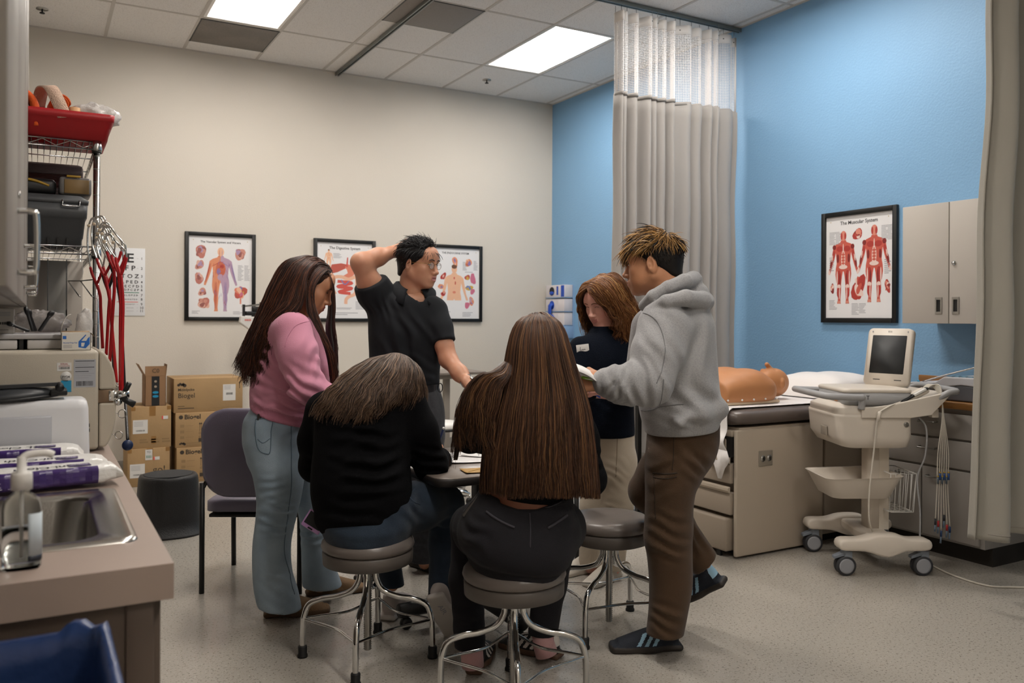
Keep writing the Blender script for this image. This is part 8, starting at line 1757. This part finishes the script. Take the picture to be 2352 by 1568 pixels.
F = Field(*bounds(PT((1320, 770, 4.27), (1460, 1310, 4.27)), .16), .012); F.loft(SL([(790, 1345, 1430, 4.28, .08), (900, 1345, 1440, 4.28, .1), (1000, 1352, 1445, 4.28, .1)])); F.chain(PT((1425, 1000, 4.28), (1405, 1310, 4.26)), [.07, .04]); F.chain(PT((1375, 1000, 4.30), (1358, 1300, 4.32)), [.07, .04]); Vt, Ft = F.mesh()
mh = head_materials(Vl, Fh); V, Fc = merge([(Vh, Fh), (Va, Fa), (Vb, Fb_), (Vt, Ft)]); fast_object('body', V, Fc, [SK3, LP2, mat('brow_copper', '7a4a30', .6)], t, np.concatenate([mh, np.zeros(len(Fc) - len(mh), int)]))
face_parts(t, Vl, C, R5, .98, MATS['brow_copper'], False)
lo, hi = bounds(PT((1310, 750, 4.0), (1465, 1005, 4.3)), .15); F = Field(lo, hi, .0072)
F.loft(SL([(762, 1352, 1424, 4.28, .075), (785, 1330, 1444, 4.28, .11), (820, 1322, 1452, 4.27, .125), (880, 1326, 1454, 4.27, .13), (950, 1332, 1456, 4.27, .13), (1012, 1338, 1458, 4.27, .125)]), .03)
F.chain(PT((1334, 800, 4.25), (1326, 900, 4.17), (1352, 902, 3.98)), [.062, .056, .042], .03); F.chain(PT((1446, 800, 4.25), (1458, 898, 4.15), (1410, 908, 3.99)), [.062, .056, .042], .03); F.folds(at(1390, 930, 4.15), .16, UPZ + RT * .3, .06, .005, 70)
line_cut(F, (1338, 1001, 4.27), (1458, 1000, 4.27), -UPZ); V, Fc = F.mesh(); sw5 = fast_object('sweater', V, Fc, [m_navys], t)
q = onfield(F, at(1346, 805, 4.0)) - FW * .003; tx = nrm(RT * .95 + FW * -.1 + UPZ * .12); tn = nrm(-FW - RT * .1 + UPZ * .1); ty = np.cross(tn, tx); ty = ty if ty[2] > 0 else -ty; mb = MB(); mb.box(q, (.062, .0015, .048), m_lbl, np.stack([tx, tn, ty], 1), .0005)
mb.tube([q + tn * .0014 + tx * x + ty * y for x, y in ((-.012, .012), (-.014, -.004), (-.004, -.003), (.0, .0), (.003, -.004), (.008, 0), (.013, -.004))], .0012, m_ink, 5); mb.build('name_tag', sw5)
lo, hi = bounds(PT((1330, 985, 4.27), (1460, 1320, 4.3)), .14); F = Field(lo, hi, .008); F.loft(SL([(985, 1346, 1456, 4.275, .115), (1040, 1350, 1458, 4.28, .125), (1080, 1355, 1456, 4.28, .12)]), .03)
F.chain(PT((1424, 1060, 4.27), (1418, 1160, 4.24), (1402, 1318, 4.25)), [.085, .075, .065], .03); F.chain(PT((1378, 1060, 4.30), (1368, 1160, 4.30), (1358, 1305, 4.32)), [.085, .075, .065], .03); F.folds(at(1415, 1090, 4.15), .13, UPZ + RT * .5, .04, .006, 75); F.folds(at(1410, 1180, 4.14), .1, UPZ, .04, .008, 76); F.folds(at(1400, 1290, 4.15), .09, UPZ, .035, .005, 77); hem(F, 1402, 1306, 4.25); hem(F, 1358, 1296, 4.32)
V, Fc = F.mesh(); k5 = fast_object('trousers', V, Fc, [m_khaki], t); mb = MB(); seam(mb, F, [(1428, 1010), (1426, 1060), (1424, 1110)], .002, mat('khaki_seam', '8a7b69', .9), 4.0); mb.build('side_seam', k5)
m_ws2 = mat('shoe_cream', 'c0b8ac', .6); shoe(t, onz(1418, 1325) + FW * .02, -RT * .62 - FW * .75, UPZ, .25, [m_ws2, m_ws2]); shoe(t, onz(1375, 1312) + FW * .06, -RT * .75 - FW * .6, UPZ, .25, [m_ws2, m_ws2])
H = lambda x, y, z: C + R5 @ (np.array([x, y, z]) * .98)
def fall(side, phi, out, zend, fwd):
    """guide from the part on top, over the side of the head and down"""
    y0 = .05 - .10 * phi
    return [H(0.004, y0, .122 - .18 * max(0, y0 - .02) - .1 * max(0, -y0)), H(side * .05, y0 + .01 * fwd, .108), H(side * .086, y0 * 1.0 + .004 * fwd, .05), H(side * (.094 + out * .3), y0 * .9 - .01 + .01 * fwd, -.03), H(side * (.092 + out), y0 * .8 - .03 + .02 * fwd, -.10), H(side * (.088 + out * 1.4), y0 * .7 - .04 + .05 * fwd, zend + .03), H(side * (.075 + out), y0 * .6 - .03 + .07 * fwd, zend)]
sh = []
for sd in (-1, 1):
    gg = [[H(0.004, .078, .100), H(sd * .026, .102, .086), H(sd * .056, .106, .052), H(sd * .082, .090, .008), H(sd * .100, .070, -.05), H(sd * .104, .066, -.10), H(sd * .094, .07, -.17)], fall(sd, .05, .012, -.25, .9), fall(sd, .35, .03, -.27, .5), fall(sd, .7, .035, -.27, 0), fall(sd, 1.0, .03, -.26, -.4), fall(sd, 1.35, .01, -.25, -.7)]
    gg.append([H(0.003, -.09, .09), H(sd * .03, -.112, .05), H(sd * .045, -.118, -.02), H(sd * .045, -.115, -.09), H(sd * .04, -.11, -.15), H(sd * .035, -.105, -.2)]); gg.append([H(0, -.09, .09), H(0, -.115, .05), H(0, -.122, -.02), H(0, -.12, -.09), H(0, -.115, -.15), H(0, -.11, -.2)])
    sh.append(hair_sheet(gg, 1500, 26, .018, .018, .0013, 51 + sd, C, .25, .75))
sh.append(crown_hair(C, R5, .98, 74, 1200, .2, 10, .09)); sh.append(scalp_cap(C, R5, .98, [((0, .062, .05), (0, 1, -.45)), ((0, .03, .0), (0, .8, -1)), ((0, -.06, -.075), (0, 0, -1))], .007)); hair_object('hair', sh, Hr, t)
pen = thing('pen', 'blue pen lying in the open palm of the person in navy', 'pen', at(1360, 905, 3.93)); mb = MB(); a, b = at(1352, 897, 3.90), at(1378, 912, 3.93); mb.tube([a, b], .0045, mat('pen_blue', '3c63c4', .35), 10); mb.build('barrel', pen)

# ---------------------------------------------------------------- 6: person in the grey hoodie
t = thing('person', 'standing person in a grey hoodie and brown trousers with blond tipped hair', 'person', onz(1500, 1500))
C = at(1500, 604, 3.29); f6 = -RT * .93 + FW * .33 - UPZ * .08
Vh, Fh, Vl, R6 = head_mesh(C, f6, UPZ, at(1545, 705, 3.28), 1.03, (.055, .062), False, .0028)
hw = at(1386, 877, 3.03)
Va, Fa = arm_mesh(PT((1480, 885, 3.03), (1392, 877, 3.03)), [.045, .029], dict(w=hw, d=-RT * .95 + UPZ * .02 + FW * .1, n=FW * .75 + UPZ * -.55, T=UPZ * .85 + FW * .3, curl=[(1.0, 1.2, .6), (1.15, 1.3, .7), (1.25, 1.3, .7), (1.3, 1.3, .7)], s=1.0, thumb=(.5, .6)))
Vb, Fb_ = arm_mesh(PT((1475, 885, 3.50), (1430, 882, 3.42)), [.045, .029], dict(w=at(1426, 880, 3.40), d=-RT * .5 - FW * .8, n=UPZ, T=-RT, curl=RELAX, s=1.0))
F = Field(*bounds(PT((1470, 700, 3.28), (1640, 1450, 3.3)), .2), .012); F.loft(SL([(730, 1500, 1610, 3.28, .1), (850, 1490, 1625, 3.28, .12), (980, 1500, 1635, 3.28, .12)])); F.chain(PT((1550, 1000, 3.26), (1535, 1230, 3.25), (1530, 1440, 3.26)), [.07, .055, .042]); F.chain(PT((1555, 1010, 3.38), (1492, 1125, 3.46), (1612, 1285, 3.43)), [.07, .055, .042]); Vt, Ft = F.mesh()
mh = head_materials(Vl, Fh); V, Fc = merge([(Vh, Fh), (Va, Fa), (Vb, Fb_), (Vt, Ft)]); fast_object('body', V, Fc, [SK5, LP2, m_lash], t, np.concatenate([mh, np.zeros(len(Fc) - len(mh), int)]))
face_parts(t, Vl, C, R6, 1.03, m_lash, True)
lo, hi = bounds(PT((1370, 620, 3.2), (1670, 1005, 3.4)), .24); F = Field(lo, hi, .0066)
F.loft(SL([(678, 1500, 1608, 3.29, .10), (705, 1488, 1622, 3.29, .15), (740, 1478, 1636, 3.28, .185), (790, 1470, 1642, 3.28, .19), (850, 1466, 1646, 3.27, .185), (910, 1466, 1652, 3.27, .18), (945, 1470, 1656, 3.27, .178), (975, 1478, 1650, 3.27, .165), (1010, 1488, 1640, 3.27, .155)]), .03)
F.chain(PT((1524, 752, 3.12), (1508, 815, 3.06), (1492, 878, 3.02), (1440, 884, 3.01), (1412, 880, 3.02), (1386, 877, 3.03)), [.098, .088, .080, .066, .056, .044], .035); F.chain(PT((1500, 755, 3.44), (1475, 880, 3.50), (1428, 882, 3.42)), [.09, .075, .05], .035)
# hood bunched behind the neck
F.ell(at(1592, 672, 3.27), (.060, .060, .045), None, .02); F.chain(PT((1490, 712, 3.11), (1530, 692, 3.065), (1575, 684, 3.08), (1612, 690, 3.16), (1618, 692, 3.28), (1600, 690, 3.40)), [.016, .024, .030, .034, .036, .034], .010)
F.chain(PT((1478, 702, 3.17), (1500, 680, 3.12), (1535, 660, 3.115), (1572, 646, 3.15), (1592, 643, 3.26), (1588, 648, 3.36), (1560, 660, 3.42), (1510, 685, 3.42)), [.020, .023, .025, .028, .034, .030, .026, .024], .008)
F.ell(at(1520, 668, 3.28), (.055, .085, .05), None, .02, 's')
F.cone(at(1652, 940, 3.18), at(1652, 938, 3.38), .028, .028, .035); F.chain(PT((1560, 968, 3.08), (1610, 948, 3.10), (1650, 940, 3.18)), [.015, .022, .028], .03)
F.folds(at(1470, 880, 2.95), .17, RT + UPZ * .25, .045, .007, 80); F.folds(at(1420, 880, 2.98), .10, RT * .9 - UPZ * .4, .03, .007, 81); F.folds(at(1600, 900, 3.1), .2, RT * .9 + UPZ * .5, .09, .009, 82); F.folds(at(1590, 800, 3.1), .2, RT, .10, .008, 83); F.folds(at(1560, 955, 3.08), .15, UPZ + RT * .45, .05, .004, 84); F.folds(at(1520, 790, 3.0), .16, RT + UPZ * .6, .06, .005, 85)
line_cut(F, (1480, 997, 3.27), (1655, 984, 3.27), -UPZ)
V, Fc = F.mesh(); hd6 = fast_object('hoodie', V, Fc, [m_heather], t); m_hs = mat('hoodie_seam', '747476', .9)
mb = MB(); seam(mb, F, [(1490, 722), (1515, 717), (1540, 735), (1553, 770), (1555, 810), (1548, 850), (1530, 890)], .0018, m_hs, 2.75, 6); mb.build('shoulder_seam', hd6)
mb = MB(); seam(mb, F, [(1548, 880), (1546, 920), (1545, 948)], .0018, m_hs, 2.75); seam(mb, F, [(1498, 990), (1540, 975), (1570, 960), (1620, 952)], .002, m_hs, 2.75); mb.build('hem_seam', hd6)
mb = MB(); seam(mb, F, [(1490, 702), (1486, 720), (1484, 738)], .0028, m_heather, 2.75); mb.build('drawstring', hd6)
lo, hi = bounds(PT((1465, 960, 3.25), (1650, 1460, 3.45)), .17); F = Field(lo, hi, .0068)
F.loft(SL([(965, 1492, 1652, 3.275, .125), (1000, 1488, 1650, 3.275, .145), (1040, 1485, 1638, 3.28, .15), (1080, 1484, 1612, 3.28, .14)]), .03)
F.loft(SL([(1050, 1484, 1615, 3.22, .10), (1110, 1482, 1600, 3.215, .10), (1160, 1482, 1592, 3.215, .092), (1210, 1480, 1592, 3.215, .088), (1240, 1478, 1590, 3.215, .085), (1280, 1486, 1590, 3.22, .08), (1340, 1491, 1590, 3.225, .078), (1400, 1490, 1580, 3.23, .076), (1460, 1484, 1568, 3.235, .076)]), .03)
F.chain(PT((1565, 1025, 3.37), (1520, 1085, 3.43), (1488, 1125, 3.46)), [.10, .09, .078], .04); F.chain(PT((1492, 1130, 3.46), (1550, 1200, 3.45), (1622, 1298, 3.43)), [.076, .070, .062], .03)
F.folds(at(1540, 1235, 3.12), .14, UPZ + RT * .35, .05, .008, 90); F.folds(at(1525, 1430, 3.14), .11, UPZ + RT * .2, .045, .007, 91); F.folds(at(1500, 1100, 3.12), .14, UPZ - RT * .5, .05, .006, 92); F.folds(at(1610, 1060, 3.12), .12, RT + UPZ, .05, .005, 93); F.folds(at(1605, 1250, 3.36), .11, RT + UPZ * .5, .045, .006, 94); hem(F, 1526, 1455, 3.235, .15); hem(F, 1618, 1296, 3.43, .13, nrm(RT * .75 - UPZ * .8))
V, Fc = F.mesh(); p6 = fast_object('trousers', V, Fc, [m_brown], t); m_bs = mat('canvas_seam', '2c231a', .9)
mb = MB(); seam(mb, F, [(1582, 1020), (1612, 1022), (1644, 1016)], .0026, m_bs, 2.9); seam(mb, F, [(1580, 1020), (1577, 1060), (1572, 1105)], .0016, m_bs, 2.9); mb.build('back_pocket', p6)
mb = MB(); seam(mb, F, [(1529, 1118), (1556, 1116), (1584, 1112)], .003, m_bs, 2.9); seam(mb, F, [(1529, 1128), (1556, 1127), (1583, 1122)], .002, m_bs, 2.9); seam(mb, F, [(1530, 1118), (1532, 1180), (1534, 1230)], .0016, m_bs, 2.9); mb.build('side_pocket', p6)
mb = MB(); seam(mb, F, [(1497, 1005), (1504, 1035), (1520, 1060)], .0022, m_bs, 2.9); mb.build('front_pocket', p6)
SM = [m_navyshoe, m_gumd, m_ltblue, m_ltblue, m_navyshoe]; shoe(t, onz(1563, 1500) + FW * .045, -RT * .97 - FW * .08, UPZ, .268, SM, 'stripe', .0034)
hp = at(1664, 1342, 3.44); dd_ = nrm(-RT * .60 - UPZ * .50 + FW * .55); shoe(t, hp, dd_, nrm(-RT * .45 + UPZ * .85), .268, SM, 'stripe', .0034)
cap = scalp_cap(C, R6, 1.03, [((0, .07, .055), (0, 1, -.5)), ((0, .02, .005), (0, .75, -1)), ((0, -.06, -.068), (0, .1, -1))], .004)
dark = scalp_strands(C, R6, 1.03, lambda P: (P[:, 2] > .0 + np.clip(P[:, 1], -.02, 1) * .8) & (P[:, 2] < .075), lambda P: np.stack([0 * P[:, 0], -.3 + 0 * P[:, 0], -1 + 0 * P[:, 0]], 1), lambda P: .016 + 0 * P[:, 0], 1800, .0011, 61, .12, 6, lambda P, r: np.zeros(len(P), int))
def shy(P, r): return np.where(r.uniform(size=len(P)) < .30, 0, r.choice(4, len(P), p=[0, .25, .45, .30]))
top = scalp_strands(C, R6, 1.03, lambda P: (P[:, 2] > .060) & (P[:, 1] > -.045), lambda P: np.stack([P[:, 0] * 7, .9 + 0 * P[:, 0], -.25 + 0 * P[:, 0]], 1), lambda P: np.where(P[:, 1] > .02, .078, .075), 1500, .0017, 62, .38, 10, shy)
crown = scalp_strands(C, R6, 1.03, lambda P: (P[:, 2] > .065) & (P[:, 1] < -.02), lambda P: np.stack([P[:, 0] * 12, (P[:, 1] + .045) * 14, .25 + (P[:, 2] - .08) * 6], 1), lambda P: .046 + 0 * P[:, 0], 800, .0016, 63, .5, 9, shy)
side = scalp_strands(C, R6, 1.03, lambda P: (P[:, 2] > .05) & (P[:, 2] < .085) & (P[:, 1] < .09), lambda P: np.stack([P[:, 0] * 3, .15 + P[:, 1] * 3, -1 + 0 * P[:, 0]], 1), lambda P: .034 + 0 * P[:, 0], 420, .0014, 64, .25, 9, shy)
hair_object('hair', [cap, dark, top, crown, side], Hy, t)
nt_ = thing('note_cards', 'small stack of white note cards held by the person in the grey hoodie', 'note cards', at(1346, 858, 3.02)); a = at(1374, 872, 3.03); 
for k in range(3):
    mb = MB(); e = at(1325 - 2 * k, 844 + 3 * k, 2.98 + .02 * k); dv = e - a; wv = nrm(FW * .9 + UPZ * .30) * .034; mb.grid(np.array([[a + dv * s - wv + UPZ * .006 * math.sin(3 * s + k), a + dv * s + wv + UPZ * .006 * math.sin(3 * s + k)] for s in np.linspace(0, 1, 8)]) - np.cross(FW, RT) * 0, m_paper); mb.build('card', nt_, solid=.0008)
pen = thing('pen', 'green pen held under the note cards', 'pen', at(1350, 869, 3.0)); mb = MB(); a, b = at(1336, 866, 2.99), at(1366, 873, 3.02); mb.tube([a, a + (b - a) * .1, b], [.003, .0052, .0052], mat('pen_green', '7fae2e', .35), 10); mb.build('barrel', pen)
# ================================================================= camera and look
cam = bpy.data.cameras.new('camera'); co = bpy.data.objects.new('camera', cam); COL.objects.link(co)
cam.sensor_width = 36; cam.lens = CF / 2352 * 36; cam.shift_y = -CSH / 2352; cam.clip_start = .05
Mx = Matrix.Identity(4)
for i, v in enumerate((RT, UPV, -FW)):
    for j in range(3): Mx[j][i] = v[j]
for j in range(3): Mx[j][3] = CPOS[j]
co.matrix_world = Mx; SC.camera = co
cam.dof.use_dof = True; cam.dof.focus_distance = 3.5; cam.dof.aperture_fstop = 4.0
w = bpy.data.worlds.new('room_air'); SC.world = w; w.use_nodes = True
w.node_tree.nodes['Background'].inputs[0].default_value = (.5, .48, .46, 1); w.node_tree.nodes['Background'].inputs[1].default_value = .05
SC.view_settings.view_transform = 'Standard'; SC.view_settings.look = 'None'; SC.view_settings.gamma = 1; SC.view_settings.exposure = EXPO
SC.cycles.use_denoising = True; SC.cycles.max_bounces = 8; SC.cycles.transparent_max_bounces = 24
SC.cycles.sample_clamp_indirect = 6
